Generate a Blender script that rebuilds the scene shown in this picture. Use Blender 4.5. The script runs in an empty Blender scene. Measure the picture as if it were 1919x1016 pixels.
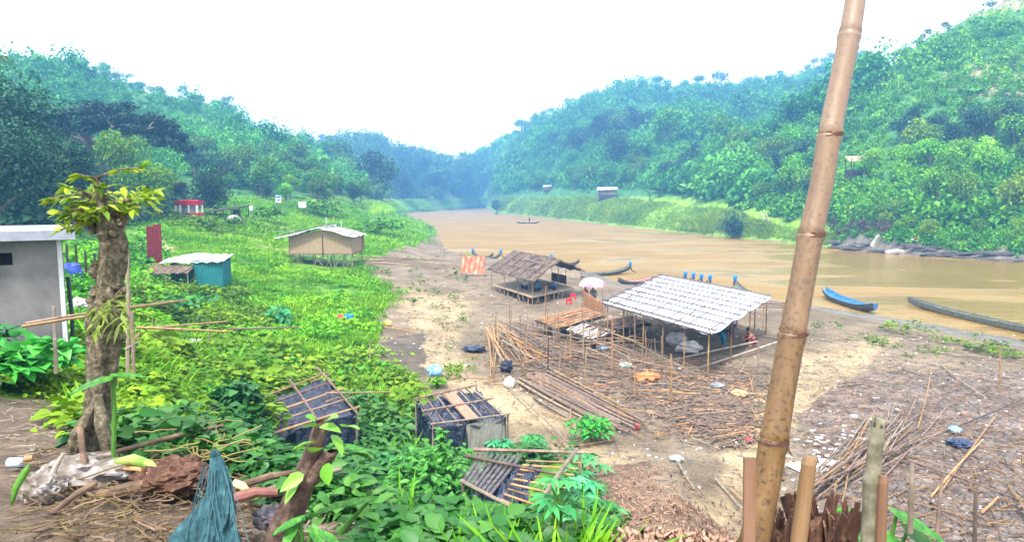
import bpy, math, random
import numpy as np
from mathutils import Vector, Matrix
random.seed(11); RG = np.random.default_rng(11)
PI = math.pi
S = bpy.context.scene
COL = S.collection

# ---------------------------------------------------------------- camera, sky, sun, exposure
F_PX, CAMZ = 1300.0, 9.0
PITCH = math.atan((508 - 372) / F_PX)
CT, ST = math.cos(PITCH), math.sin(PITCH)
cam_d = bpy.data.cameras.new('camera'); cam = bpy.data.objects.new('camera', cam_d); COL.objects.link(cam)
cam_d.sensor_width = 36; cam_d.lens = 36 * F_PX / 1919; cam_d.clip_end = 6000; cam_d.clip_start = 0.05
cam.location = (0, 0, CAMZ); cam.rotation_euler = (PI / 2 - PITCH, 0, 0)
S.camera = cam
S.view_settings.view_transform = 'Standard'; S.view_settings.look = 'None'
S.view_settings.exposure = 2.58; S.view_settings.gamma = 1
SUN_EL, SUN_AZ = math.radians(58), math.radians(200)     # light from behind the camera, high
W = bpy.data.worlds.new('World'); S.world = W; W.use_nodes = True
nt = W.node_tree; nt.nodes.clear()
out = nt.nodes.new('ShaderNodeOutputWorld'); bg = nt.nodes.new('ShaderNodeBackground')
sky = nt.nodes.new('ShaderNodeTexSky'); sky.sky_type = 'NISHITA'; sky.sun_disc = False
sky.sun_elevation = SUN_EL; sky.sun_rotation = SUN_AZ; sky.dust_density = 4; sky.air_density = 1.2
mx = nt.nodes.new('ShaderNodeMix'); mx.data_type = 'RGBA'
mx.inputs[0].default_value = 0.8
nt.links.new(sky.outputs[0], mx.inputs[6]); mx.inputs[7].default_value = (10.0, 9.9, 9.7, 1)   # the overcast cloud sheet
bg.inputs[1].default_value = 0.057
nt.links.new(mx.outputs[2], bg.inputs[0]); nt.links.new(bg.outputs[0], out.inputs[0])
sd_ = bpy.data.lights.new('sun', 'SUN'); sd_.energy = 1.5; sd_.angle = math.radians(10); sd_.color = (1, .96, .88)
sun = bpy.data.objects.new('sun', sd_); COL.objects.link(sun)
sun.rotation_euler = (PI / 2 - SUN_EL, 0, PI - SUN_AZ + 0.0)
S.cycles.max_bounces = 5; S.cycles.diffuse_bounces = 3; S.cycles.glossy_bounces = 2; S.cycles.transmission_bounces = 3
S.cycles.transparent_max_bounces = 6; S.cycles.volume_bounces = 0
S.cycles.use_denoising = True
S.cycles.sample_clamp_indirect = 4

# ---------------------------------------------------------------- pixels <-> rays (photo pixels 1919x1016)
def ray(px, py):
    u, v = (px - 960) / F_PX, (508 - py) / F_PX
    y = CT + v * ST
    return u / y, (-ST + v * CT) / y                    # dx/dy, dz/dy
def at(px, py, d):
    a, t = ray(px, py); return Vector((a * d, d, CAMZ + t * d))
def zat(py, d): return CAMZ + ray(960, py)[1] * d
def onz(px, py, z=0.0):
    a, t = ray(px, py); d = (z - CAMZ) / t; return Vector((a * d, d, z))
def proj(x, y, z):
    """world -> photo pixels (numpy)"""
    yc = y * CT - (z - CAMZ) * ST; zc = y * ST + (z - CAMZ) * CT
    yc = np.maximum(yc, 1e-3)
    return 960 + F_PX * x / yc, 508 - F_PX * zc / yc

# ---------------------------------------------------------------- noise
_perm = RG.random((256, 256))
def vnoise(x, y):
    xi = np.floor(x).astype(int); yi = np.floor(y).astype(int); fx = x - xi; fy = y - yi
    fx = fx * fx * (3 - 2 * fx); fy = fy * fy * (3 - 2 * fy)
    g = lambda i, j: _perm[(xi + i) & 255, (yi + j) & 255]
    return (g(0, 0) * (1 - fx) + g(1, 0) * fx) * (1 - fy) + (g(0, 1) * (1 - fx) + g(1, 1) * fx) * fy
def fbm(x, y, o=4):
    s = 0; a = .5; n = 0
    for k in range(o):
        s = s + a * vnoise(x * 2 ** k + 17.3 * k, y * 2 ** k - 9.1 * k); n += a; a *= .5
    return s / n - .5
def sstep(a, b, x):
    t = np.clip((x - a) / (b - a), 0, 1); return t * t * (3 - 2 * t)

# ---------------------------------------------------------------- terrain
NEAR = [(2200, 700, 0), (1919, 637, 0), (1640, 592, 0), (1460, 562, 0), (1200, 536, 0), (1060, 511, 0), (960, 499, 0), (870, 482, 0), (836, 468, 0), (822, 445, 0), (815, 425, 0), (770, 409, 0), (742, 402.5, 0)]
FAR = [(775, 398, 0), (850, 394.0, 0), (900, 390.6, 0), (908, 390.0, 0), (914, 390.6, 0), (916, 392, 0), (930, 399, 0), (1000, 406, 0), (1080, 415, 0), (1200, 428, 0), (1340, 443, 0), (1440, 452, 0), (1560, 465, 0), (1720, 480, 0), (1919, 490, 0), (2300, 512, 0)]
river = [(120.0, -10.0), (62.0, 20.0)] + [tuple(onz(*p)[:2]) for p in NEAR] + [tuple(onz(*p)[:2]) for p in FAR] + [(170.0, 60.0), (220.0, 20.0)]
RIV = np.array(river)
def poly_sd(x, y, P):
    """signed distance to polygon, negative inside"""
    d = np.full(x.shape, 1e18); ins = np.zeros(x.shape, bool)
    for i in range(len(P)):
        ax, ay = P[i]; bx, by = P[(i + 1) % len(P)]
        ex, ey = bx - ax, by - ay; wx, wy = x - ax, y - ay
        t = np.clip((wx * ex + wy * ey) / (ex * ex + ey * ey + 1e-12), 0, 1)
        d = np.minimum(d, (wx - ex * t) ** 2 + (wy - ey * t) ** 2)
        c = ((ay > y) != (by > y)) & (x < (bx - ax) * (y - ay) / (by - ay + 1e-12) + ax)
        ins ^= c
    d = np.sqrt(d); return np.where(ins, -d, d)
def in_poly(x, y, P):
    ins = np.zeros(np.shape(x), bool)
    for i in range(len(P)):
        ax, ay = P[i]; bx, by = P[(i + 1) % len(P)]
        ins ^= ((ay > y) != (by > y)) & (x < (bx - ax) * (y - ay) / (by - ay + 1e-12) + ax)
    return ins
# columns: photo px : list of (depth, z) ; a value given as 'p123' is the photo row where that depth shows
def P(py, d): return (d, zat(py, d))
COLS = {
 -500: [(0, 7.3), (8, 7.1), (14, 6.4), (35, 6.5), (60, 9), (85, 16), (150, 34), (330, 85), (450, 70), (900, 40)],
 -200: [(0, 7.3), (8, 7.1), (14, 6.3), (30, 5.9), (60, 7), (80, 11), (150, 24), P(150, 330), (420, 50), (900, 30)],
 0: [(0, 7.3), (6.5, 7.0), (8, 6.5), (13, 6.1), (30, 5.8), (60, 6.6), (75, 8), (150, 19), P(160, 330), (430, 45), (900, 30)],
 120: [(0, 7.3), (6.5, 6.95), (8, 6.4), (13, 5.8), (30, 5.2), (60, 6.3), (80, 8), (150, 17), P(140, 335), (430, 45), (900, 30)],
 230: [(0, 7.3), (6, 6.9), (10, 5.7), (20, 4.6), (44, 4.0), (65, 5.5), (90, 6.8), (110, 8.5), (160, 16), P(170, 340), (430, 40), (900, 30)],
 330: [(0, 7.3), (5.7, 6.9), (9, 5.5), (16, 3.9), (30, 3.0), (44, 3.2), (65, 4.7), (90, 6.4), (115, 8), (160, 14), P(210, 340), (430, 40), (900, 30)],
 430: [(0, 7.3), (5.3, 6.9), (8, 5.5), (15, 3.3), (30, 2.6), (44, 2.9), (65, 4.0), (90, 5.6), (120, 7.2), (160, 11.5), P(237, 350), (430, 40), (900, 40)],
 540: [(0, 7.3), (5.0, 6.9), (8, 5.2), (14, 2.9), (20, 2.1), (30, 1.9), (45, 2.2), (65, 3.0), (90, 4.2), (120, 5.9), (160, 9.6), (200, 14), P(282, 370), (450, 34), (600, 50), (900, 40)],
 640: [(0, 7.3), (4.6, 6.9), (8, 4.7), (14, 2.5), (20, 1.8), (30, 1.6), (45, 1.8), (65, 2.5), (90, 3.4), (120, 4.8), (180, 8.5), (220, 12), P(318, 360), (440, 26), P(274, 640), (800, 40)],
 700: [(0, 7.3), (4.3, 6.95), (8, 4.6), (14, 2.4), (20, 1.7), (40, 1.5), (65, 2.0), (90, 2.8), (130, 3.6), (200, 6), (260, 8), (330, 12), (430, 14), P(268, 640), (800, 40)],
 760: [(0, 7.3), (4.1, 7.0), (8, 4.6), (14, 2.4), (20, 1.6), (40, 1.4), (65, 1.6), (90, 2.0), (130, 2.5), (200, 2.6), (340, 1.5), (430, 3), (480, 7), (560, 20), P(292, 640), (800, 40)],
 820: [(0, 7.3), (3.8, 7.05), (8, 4.6), (13, 2.6), (20, 1.6), (40, 1.3), (65, 1.2), (110, 1.0), (400, 1.5), (470, 4), (500, 7.5), (600, 22), P(304, 680), (1000, 30)],
 870: [(0, 7.3), (3.6, 7.1), (8, 4.6), (12, 3.0), (20, 1.6), (40, 1.2), (65, 1.1), (400, 1.5), (530, 4), (560, 8), (600, 22), P(291, 660), (800, 40), (1000, 30)],
 906: [(0, 7.3), (3.5, 7.1), (8, 4.6), (12, 3.0), (20, 1.6), (40, 1.2), (65, 1.1), (400, 1.5), (630, 2), (650, 7), P(279, 700), (1000, 40)],
 930: [(0, 7.3), (3.5, 7.15), (8, 4.6), (12, 3.0), (20, 1.6), (40, 1.2), (65, 1.1), (400, 1.5), (440, 5), (520, 11), (580, 24), P(266, 660), (900, 40)],
 962: [(0, 7.3), (3.5, 7.15), (8, 4.6), (12, 3.0), (20, 1.6), (40, 1.1), (65, 1.1), (370, 1.5), (400, 4), (450, 11), (520, 22), P(254, 650), (900, 40)],
 1000: [(0, 7.3), (3.4, 7.2), (8, 4.6), (12, 3.1), (20, 1.5), (40, 1.1), (65, 1.0), (330, 1.5), (345, 3), (380, 8), (430, 18), P(238, 600), (900, 50)],
 1070: [(0, 7.3), (3.4, 7.2), (8, 4.6), (12, 3.3), (19, 1.6), (40, 1.1), (65, .9), (265, 1.5), (280, 3), (310, 7.5), (350, 16), P(285, 430), P(222, 560), (900, 50)],
 1150: [(0, 7.3), (3.4, 7.2), (8, 4.7), (12, 3.5), (19, 1.7), (26, 1.2), (65, .8), (225, 1.5), (240, 4), (270, 7.5), (320, 18), P(250, 430), P(185, 560), (900, 60)],
 1280: [(0, 7.3), (3.4, 7.2), (8, 4.7), (12, 3.4), (19, 1.6), (26, 1.2), (60, .8), (180, 1.5), (195, 4), (215, 7), (260, 15), P(240, 400), (450, 52), P(175, 570), (900, 60)],
 1370: [(0, 7.3), (3.4, 7.2), (8, 4.4), (12, 2.6), (19, 1.5), (26, 1.2), (60, .8), (155, 1.5), (166, 3.5), (190, 8), (240, 20), P(255, 380), (450, 60), P(175, 570), (900, 60)],
 1450: [(0, 7.3), (3.3, 7.2), (6, 5), (10, 3), (16, 1.5), (26, 1.2), (58, .8), (142, 1.5), (150, 3.5), (175, 10), P(262, 260), (330, 30), (450, 70), P(155, 560), (900, 60)],
 1540: [(0, 7.3), (3.2, 7.2), (6, 5), (10, 2.8), (15, 1.5), (26, 1.2), (55, .7), (128, 1.5), (136, 4), (160, 12), P(215, 245), (320, 36), (450, 80), P(132, 560), (900, 60)],
 1620: [(0, 7.3), (3.2, 7.2), (6, 5), (10, 2.6), (15, 1.5), (26, 1.2), (52, .6), (119, 1.5), (127, 4.5), (150, 14.5), (156, 15), P(158, 240), (320, 46), (450, 80), P(116, 560), (900, 60)],
 1740: [(0, 7.3), (3.2, 7.2), (6, 5), (9, 2.6), (14, 1.5), (26, 1.2), (48, .5), (108, 1.5), (114, 3), (122, 6), (150, 19), P(70, 230), (300, 55), (500, 80), (900, 60)],
 1830: [(0, 7.3), (3.2, 7.2), (6, 5), (9, 2.6), (14, 1.5), (26, 1.2), (46, .4), (104, 1.5), (112, 4), (120, 7), (145, 19), P(26, 225), (300, 62), (500, 80), (900, 60)],
 1930: [(0, 7.3), (3.2, 7.2), (6, 5), (9, 2.6), (14, 1.5), (26, 1.2), (44, .4), (99, 1.5), (107, 4), (116, 7), (140, 19), P(-12, 220), (300, 75), (500, 80), (900, 60)],
 2500: [(0, 7.3), (3.2, 7.2), (6, 5), (9, 2.6), (14, 1.5), (26, 1.2), (35, .4), (75, 1.5), (90, 5), (130, 26), (220, 95), (300, 95), (500, 80), (900, 60)],
}
CK = sorted(COLS); CA = np.array([(k - 960) / F_PX * CT for k in CK])
LY = np.linspace(math.log(1.0), math.log(1500), 900)
def _prof(c):
    d = np.array([p[0] for p in c]); z = np.array([p[1] for p in c])
    d = np.append(d, 1500.); z = np.append(z, 30.)
    v = np.interp(np.exp(LY), d, z)
    k = np.hanning(23); k /= k.sum()
    return np.convolve(np.pad(v, 11, mode='edge'), k, 'valid')
PROF = np.array([_prof(COLS[k]) for k in CK])
def base_h(x, y):
    yy = np.maximum(y, 1.0); a = x / np.maximum(y, 2.0)
    a = np.clip(a, CA[0] + 1e-6, CA[-1] - 1e-6)
    i = np.clip(np.searchsorted(CA, a) - 1, 0, len(CA) - 2); f = (a - CA[i]) / (CA[i + 1] - CA[i])
    f = f * f * (3 - 2 * f) * .6 + f * .4
    r = np.clip((np.log(yy) - LY[0]) / (LY[1] - LY[0]), 0, len(LY) - 1.001); j = r.astype(int); g = r - j
    h0 = PROF[i, j] * (1 - g) + PROF[i, j + 1] * g; h1 = PROF[i + 1, j] * (1 - g) + PROF[i + 1, j + 1] * g
    return h0 * (1 - f) + h1 * f
def height(x, y):
    x = np.asarray(x, float); y = np.asarray(y, float)
    h = base_h(x, y)
    far = sstep(100, 260, y) * sstep(6, 25, h)
    h = h + far * (8 + fbm(x / 46, y / 60, 4) * 15) + far * (np.abs(fbm(x / 28 + 5, y / 90, 3)) * -12)
    h = h + sstep(4, 12, h) * sstep(60, 120, y) * fbm(x / 14, y / 14, 3) * 3
    h = h + fbm(x / 2.1, y / 2.1, 4) * .16 * sstep(2, 9, y) + fbm(x / 9, y / 9, 3) * .35 * sstep(10, 40, y)
    h = h + fbm(x / .45, y / .45, 3) * .05
    s = poly_sd(x, y, RIV) + fbm(x / 5, y / 5, 3) * 2.2 + fbm(x / 1.3, y / 1.3, 2) * .5
    w = 2.5 + np.maximum(y - 60, 0) * .012 + 5 * (x < 40) * (y < 75)
    k = sstep(0, 1, s / w)
    return np.where(s > 0, .03 + k * (np.maximum(h, .25) - .03), -.03 + np.maximum(s * .12, -1.2))
def hz(x, y): return float(height(np.array([x]), np.array([y]))[0])
NS, NR = 640, 700
ss = np.linspace(-1.05, 1.05, NS); ylog = np.concatenate([np.linspace(-6, 2, 25)[:-1], np.exp(np.linspace(math.log(2), math.log(990), NR - 24))])
GX = ss[None, :] * (ylog[:, None] + 9); GY = np.repeat(ylog[:, None], NS, 1)
GZ = height(GX, GY)
LR = ylog
def ghz(x, y):
    """height from the mesh grid (numpy)"""
    r = np.clip(np.searchsorted(LR, y) - 1, 0, NR - 2); g = np.clip((y - LR[r]) / (LR[r + 1] - LR[r]), 0, 1)
    c = np.clip((x / (y + 9) - ss[0]) / (ss[1] - ss[0]), 0, NS - 1.001); i = c.astype(int); f = c - i
    return (GZ[r, i] * (1 - f) + GZ[r, i + 1] * f) * (1 - g) + (GZ[r + 1, i] * (1 - f) + GZ[r + 1, i + 1] * f) * g
MD = np.exp(np.linspace(math.log(2.0), math.log(1200), 420))
def march(px, py):
    """photo pixels -> ground points (numpy arrays); NaN where the ray misses"""
    px = np.asarray(px, float); py = np.asarray(py, float); n = len(px)
    X = np.full(n, np.nan); Y = np.full(n, np.nan); Z = np.full(n, np.nan)
    for s0 in range(0, n, 4000):
        sl = slice(s0, min(n, s0 + 4000)); a, t = ray(px[sl], py[sl])
        x = a[:, None] * MD; z = CAMZ + t[:, None] * MD
        h = ghz(x, np.broadcast_to(MD, x.shape)); b = z < np.maximum(h, 0)
        hit = b.any(1); k = np.maximum(b.argmax(1), 1); r = np.arange(len(a))
        d0 = (z - np.maximum(h, 0))[r, k - 1]; d1 = (z - np.maximum(h, 0))[r, k]; f = d0 / np.maximum(d0 - d1, 1e-9)
        d = MD[k - 1] + (MD[k] - MD[k - 1]) * f
        d = np.where(hit, d, np.nan)
        X[sl] = a * d; Y[sl] = d; Z[sl] = CAMZ + t * d
    return X, Y, Z
def g(px, py, dz=0.0):
    x, y, z = march([px], [py])
    if np.isnan(y[0]): raise ValueError('no ground at %s %s' % (px, py))
    return Vector((x[0], y[0], max(hz(x[0], y[0]), 0) + dz))

# ---------------------------------------------------------------- materials
MATS = {}
def srgb(c):
    return tuple((v / 255 / 12.92) if v / 255 <= .04045 else ((v / 255 + .055) / 1.055) ** 2.4 for v in c)
def nmat(name, cols, rough=.8, scale=6, detail=4, bump=.2, stretch=(1, 1, 1), spec=.3, metal=0, trans=0, rnd=.0, bdist=.02, coord='Object', wave=None):
    """procedural material: colour ramp of noise over a list of colours, bump from the same noise; rnd = per-object value spread"""
    if name in MATS: return MATS[name]
    m = bpy.data.materials.new(name); m.use_nodes = True; t = m.node_tree; N = t.nodes; L = t.links
    b = N['Principled BSDF']; b.inputs['Roughness'].default_value = rough; b.inputs['Metallic'].default_value = metal
    b.inputs['Specular IOR Level'].default_value = spec
    tc = N.new('ShaderNodeTexCoord'); mp = N.new('ShaderNodeMapping'); mp.inputs['Scale'].default_value = stretch
    L.new(tc.outputs[coord], mp.inputs[0])
    nz = N.new('ShaderNodeTexNoise'); nz.inputs['Scale'].default_value = scale; nz.inputs['Detail'].default_value = detail; nz.inputs['Roughness'].default_value = .65
    L.new(mp.outputs[0], nz.inputs[0])
    r = N.new('ShaderNodeValToRGB'); e = r.color_ramp.elements
    k = len(cols)
    while len(e) < k: e.new(.5)
    for i, c in enumerate(cols):
        e[i].position = .3 + .4 * i / max(k - 1, 1); e[i].color = (*c, 1)
    L.new(nz.outputs[0], r.inputs[0]); src = r.outputs[0]
    if rnd:
        oi = N.new('ShaderNodeObjectInfo'); hv = N.new('ShaderNodeHueSaturation'); mr = N.new('ShaderNodeMapRange')
        mr.inputs[3].default_value = 1 - rnd; mr.inputs[4].default_value = 1 + rnd
        L.new(oi.outputs['Random'], mr.inputs[0]); L.new(mr.outputs[0], hv.inputs['Value']); L.new(src, hv.inputs['Color']); src = hv.outputs[0]
    L.new(src, b.inputs['Base Color'])
    if bump:
        bp = N.new('ShaderNodeBump'); bp.inputs['Strength'].default_value = bump; bp.inputs['Distance'].default_value = bdist
        if wave:
            wv = N.new('ShaderNodeTexWave'); wv.inputs['Scale'].default_value = wave; wv.bands_direction = 'X'; L.new(mp.outputs[0], wv.inputs[0]); L.new(wv.outputs[1], bp.inputs['Height'])
        else: L.new(nz.outputs[0], bp.inputs['Height'])
        L.new(bp.outputs[0], b.inputs['Normal'])
    if trans:
        tr = N.new('ShaderNodeBsdfTranslucent'); ms = N.new('ShaderNodeMixShader'); ms.inputs[0].default_value = trans
        L.new(src, tr.inputs[0]); L.new(b.outputs[0], ms.inputs[1]); L.new(tr.outputs[0], ms.inputs[2]); L.new(ms.outputs[0], N['Material Output'].inputs[0])
    MATS[name] = m; return m
def leafmat(name, dark, mid, light, rough=.55, trans=.3):
    """foliage: colour from the per-leaf attribute rnd"""
    if name in MATS: return MATS[name]
    m = bpy.data.materials.new(name); m.use_nodes = True; t = m.node_tree; N = t.nodes; L = t.links
    b = N['Principled BSDF']; b.inputs['Roughness'].default_value = rough; b.inputs['Specular IOR Level'].default_value = .25
    at_ = N.new('ShaderNodeAttribute'); at_.attribute_name = 'rnd'
    r = N.new('ShaderNodeValToRGB'); e = r.color_ramp.elements
    e[0].color = (*dark, 1); e[1].color = (*light, 1); q = e.new(.5); q.color = (*mid, 1)
    oi = N.new('ShaderNodeObjectInfo'); hv = N.new('ShaderNodeHueSaturation')
    mr = N.new('ShaderNodeMapRange'); mr.inputs[3].default_value = .6; mr.inputs[4].default_value = 1.3
    mh = N.new('ShaderNodeMapRange'); mh.inputs[3].default_value = .485; mh.inputs[4].default_value = .525
    L.new(oi.outputs['Random'], mr.inputs[0]); L.new(oi.outputs['Random'], mh.inputs[0])
    L.new(at_.outputs['Fac'], r.inputs[0]); L.new(r.outputs[0], hv.inputs['Color']); L.new(mr.outputs[0], hv.inputs['Value']); L.new(mh.outputs[0], hv.inputs['Hue'])
    L.new(hv.outputs[0], b.inputs['Base Color'])
    tr = N.new('ShaderNodeBsdfTranslucent'); ms = N.new('ShaderNodeMixShader'); ms.inputs[0].default_value = trans
    L.new(hv.outputs[0], tr.inputs[0]); L.new(b.outputs[0], ms.inputs[1]); L.new(tr.outputs[0], ms.inputs[2]); L.new(ms.outputs[0], N['Material Output'].inputs[0])
    MATS[name] = m; return m

# ---------------------------------------------------------------- objects
def tag(o, label=None, cat=None, group=None, kind=None):
    if label: o['label'] = label
    if cat: o['category'] = cat
    if group: o['group'] = group
    if kind: o['kind'] = kind
    return o
def empty(name, loc, label, cat, group=None, rz=0):
    o = bpy.data.objects.new(name, None); COL.objects.link(o); o.location = loc; o.rotation_euler = (0, 0, rz); o.empty_display_size = .2
    return tag(o, label, cat, group)
def quads(name, V, Fq, m, rnd=None, parent=None, smooth=False, loc=None):
    V = np.asarray(V, np.float32); Fq = np.asarray(Fq, np.int32)
    me = bpy.data.meshes.new(name); n = len(Fq)
    me.vertices.add(len(V)); me.vertices.foreach_set('co', V.ravel())
    me.loops.add(n * 4); me.loops.foreach_set('vertex_index', Fq.ravel())
    me.polygons.add(n); me.polygons.foreach_set('loop_start', np.arange(n, dtype=np.int32) * 4)
    me.update(calc_edges=True)
    if smooth: me.polygons.foreach_set('use_smooth', np.ones(n, bool))
    if rnd is not None:
        a = me.attributes.new('rnd', 'FLOAT', 'POINT'); a.data.foreach_set('value', np.asarray(rnd, np.float32))
    me.validate()
    if m: me.materials.append(m)
    o = bpy.data.objects.new(name, me); COL.objects.link(o)
    if loc is not None: o.location = loc
    if parent: o.parent = parent
    return o
class MB:
    """collects pieces of ONE part"""
    def __init__(s): s.v = []; s.f = []
    def add(s, vs, fs):
        k = len(s.v); s.v += [tuple(p) for p in vs]; s.f += [tuple(i + k for i in q) for q in fs]; return s
    def tube(s, pts, rad, n=7, cap=True):
        pts = [Vector(p) for p in pts]; m = len(pts)
        if not hasattr(rad, '__len__'): rad = [rad] * m
        ref = None; vs = []; fs = []
        for i, p in enumerate(pts):
            t = (pts[min(i + 1, m - 1)] - pts[max(i - 1, 0)]).normalized()
            if ref is None: ref = Vector((0, 0, 1)) if abs(t.z) < .9 else Vector((1, 0, 0))
            u = t.cross(ref).normalized(); w = u.cross(t).normalized(); ref = w
            for k in range(n):
                an = 2 * PI * k / n; vs.append(p + (u * math.cos(an) + w * math.sin(an)) * rad[i])
        for i in range(m - 1):
            for k in range(n):
                a, b = i * n + k, i * n + (k + 1) % n; fs.append((a, b, b + n, a + n))
        if cap: fs.append(tuple(range(n))[::-1]); fs.append(tuple(range((m - 1) * n, m * n)))
        return s.add(vs, fs)
    def box(s, c, d, rz=0, M=None):
        R = M or Matrix.Rotation(rz, 3, 'Z'); vs = []
        for x in (-1, 1):
            for y in (-1, 1):
                for z in (-1, 1): vs.append(Vector(c) + R @ Vector((x * d[0] / 2, y * d[1] / 2, z * d[2] / 2)))
        return s.add(vs, [(0, 1, 3, 2), (4, 6, 7, 5), (0, 4, 5, 1), (2, 3, 7, 6), (0, 2, 6, 4), (1, 5, 7, 3)])
    def plank(s, a, b, w, t, up=(0, 0, 1)):
        a = Vector(a); b = Vector(b); d = (b - a).normalized(); u = Vector(up); sd = d.cross(u).normalized(); u = sd.cross(d).normalized()
        vs = []
        for p in (a, b):
            for i, j in ((-1, -1), (1, -1), (1, 1), (-1, 1)): vs.append(p + sd * (i * w / 2) + u * (j * t / 2))
        return s.add(vs, [(3, 2, 1, 0), (4, 5, 6, 7), (0, 1, 5, 4), (1, 2, 6, 5), (2, 3, 7, 6), (3, 0, 4, 7)])
    def grid(s, fn, nu, nv, close=False):
        """fn(u,v) in 0..1 -> point"""
        vs = [fn(i / nu, j / nv) for i in range(nu + 1) for j in range(nv + 1)]
        fs = [(i * (nv + 1) + j, (i + 1) * (nv + 1) + j, (i + 1) * (nv + 1) + j + 1, i * (nv + 1) + j + 1) for i in range(nu) for j in range(nv)]
        return s.add(vs, fs)
    def sheet(s, fn, nu, nv, t=.01, up=(0, 0, 1)):
        """a sheet of real thickness"""
        up = Vector(up) * t; k = (nu + 1) * (nv + 1)
        top = [Vector(fn(i / nu, j / nv)) for i in range(nu + 1) for j in range(nv + 1)]; bot = [p - up for p in top]
        q = [(i * (nv + 1) + j, (i + 1) * (nv + 1) + j, (i + 1) * (nv + 1) + j + 1, i * (nv + 1) + j + 1) for i in range(nu) for j in range(nv)]
        fs = q + [(d + k, c + k, b + k, a + k) for a, b, c, d in q]
        for i in range(nu):
            for j in (0, nv):
                a = i * (nv + 1) + j; b = a + nv + 1; fs.append((a, b, b + k, a + k) if j else (b, a, a + k, b + k))
        for j in range(nv):
            for i in (0, nu):
                a = i * (nv + 1) + j; b = a + 1; fs.append((b, a, a + k, b + k) if i else (a, b, b + k, a + k))
        return s.add(top + bot, fs)
    def ball(s, c, r, nu=10, nv=7, jit=0, M=None):
        c = Vector(c); r = Vector(r if hasattr(r, '__len__') else (r, r, r)); vs = []; k = len(s.v)
        for j in range(nv + 1):
            for i in range(nu):
                th = PI * j / nv; ph = 2 * PI * i / nu; q = 1 + (random.uniform(-jit, jit) if 0 < j < nv else 0)
                v = Vector((math.sin(th) * math.cos(ph) * r.x, math.sin(th) * math.sin(ph) * r.y, math.cos(th) * r.z)) * q
                vs.append(c + (M @ v if M else v))
        fs = [(j * nu + i, (j + 1) * nu + i, (j + 1) * nu + (i + 1) % nu, j * nu + (i + 1) % nu) for j in range(nv) for i in range(nu)]
        return s.add(vs, fs)
    def build(s, name, m, parent=None, smooth=False, org=None, rnd=None):
        me = bpy.data.meshes.new(name); o_ = Vector(org) if org is not None else Vector((0, 0, 0))
        me.from_pydata([tuple(Vector(p) - o_) for p in s.v], [], s.f)
        if smooth: me.polygons.foreach_set('use_smooth', [True] * len(me.polygons))
        me.materials.append(m)
        o = bpy.data.objects.new(name, me); COL.objects.link(o); o.location = o_
        if parent:
            o.parent = parent; o.matrix_parent_inverse = parent.matrix_basis.inverted()
        return o
def copy_tree(o, loc, rz=0, sc=1, label=None, group=None):
    c = o.copy(); COL.objects.link(c); c.location = loc; c.rotation_euler = (0, 0, rz); c.scale = sc if hasattr(sc, '__len__') else (sc, sc, sc)
    if label: c['label'] = label
    if group: c['group'] = group
    for ch in list(o.children):
        d = ch.copy(); COL.objects.link(d); d.parent = c
        for q in list(ch.children):
            e = q.copy(); COL.objects.link(e); e.parent = d
    return c

# ---------------------------------------------------------------- leaf and crown templates (numpy)
def leaf_set(C, D, L_, W_, rng, droop=.25):
    """C nx3 centres(base), D nx3 directions, lengths, widths -> V,F : one folded quad per leaf"""
    n = len(C); up = np.tile([0, 0, 1.], (n, 1)); side = np.cross(D, up + rng.normal(0, .5, (n, 3))); side /= np.linalg.norm(side, axis=1)[:, None] + 1e-9
    L_ = np.broadcast_to(L_, n)[:, None]; W_ = np.broadcast_to(W_, n)[:, None]
    mid = C + D * L_ * .5; tip = C + D * L_ - up * L_ * droop
    V = np.stack([C, mid + side * W_ / 2 , tip, mid - side * W_ / 2], 1).reshape(-1, 3)
    return V, np.arange(n * 4).reshape(-1, 4)
def crown(n, R=1., h=.8, lumps=10, leaf=.16, seed=0, flat=0, shell=.75):
    """leafy crown around origin: clumps of leaf faces"""
    r = np.random.default_rng(seed)
    c = r.normal(0, 1, (lumps, 3)); c /= np.linalg.norm(c, axis=1)[:, None]; c *= (r.random((lumps, 1)) ** .4) * .62
    c[:, 2] = c[:, 2] * h * (1 - flat * .6); lr = r.uniform(.28, .5, lumps)
    k = r.integers(0, lumps, n); d = r.normal(0, 1, (n, 3)); d[:, 2] += .25; d /= np.linalg.norm(d, axis=1)[:, None]
    rad = lr[k] * (shell + (1 - shell) * r.random(n)) * (1 + .18 * np.sin(d[:, 0] * 7 + k) * np.cos(d[:, 1] * 6))
    p = c[k] + d * rad[:, None] * np.array([1, 1, h * (1 - flat * .5)])
    t = d * .6 + r.normal(0, .7, (n, 3)); t[:, 2] -= .15; t /= np.linalg.norm(t, axis=1)[:, None]
    V, Fq = leaf_set(p * R, t, leaf * R * r.uniform(.7, 1.3, n), leaf * R * .8 * r.uniform(.6, 1.2, n), r)
    # rnd: random per clump and per leaf, raised on the upper side of each clump
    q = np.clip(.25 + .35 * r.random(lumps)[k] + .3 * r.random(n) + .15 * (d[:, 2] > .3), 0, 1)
    return V, Fq, np.repeat(q, 4)
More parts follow.
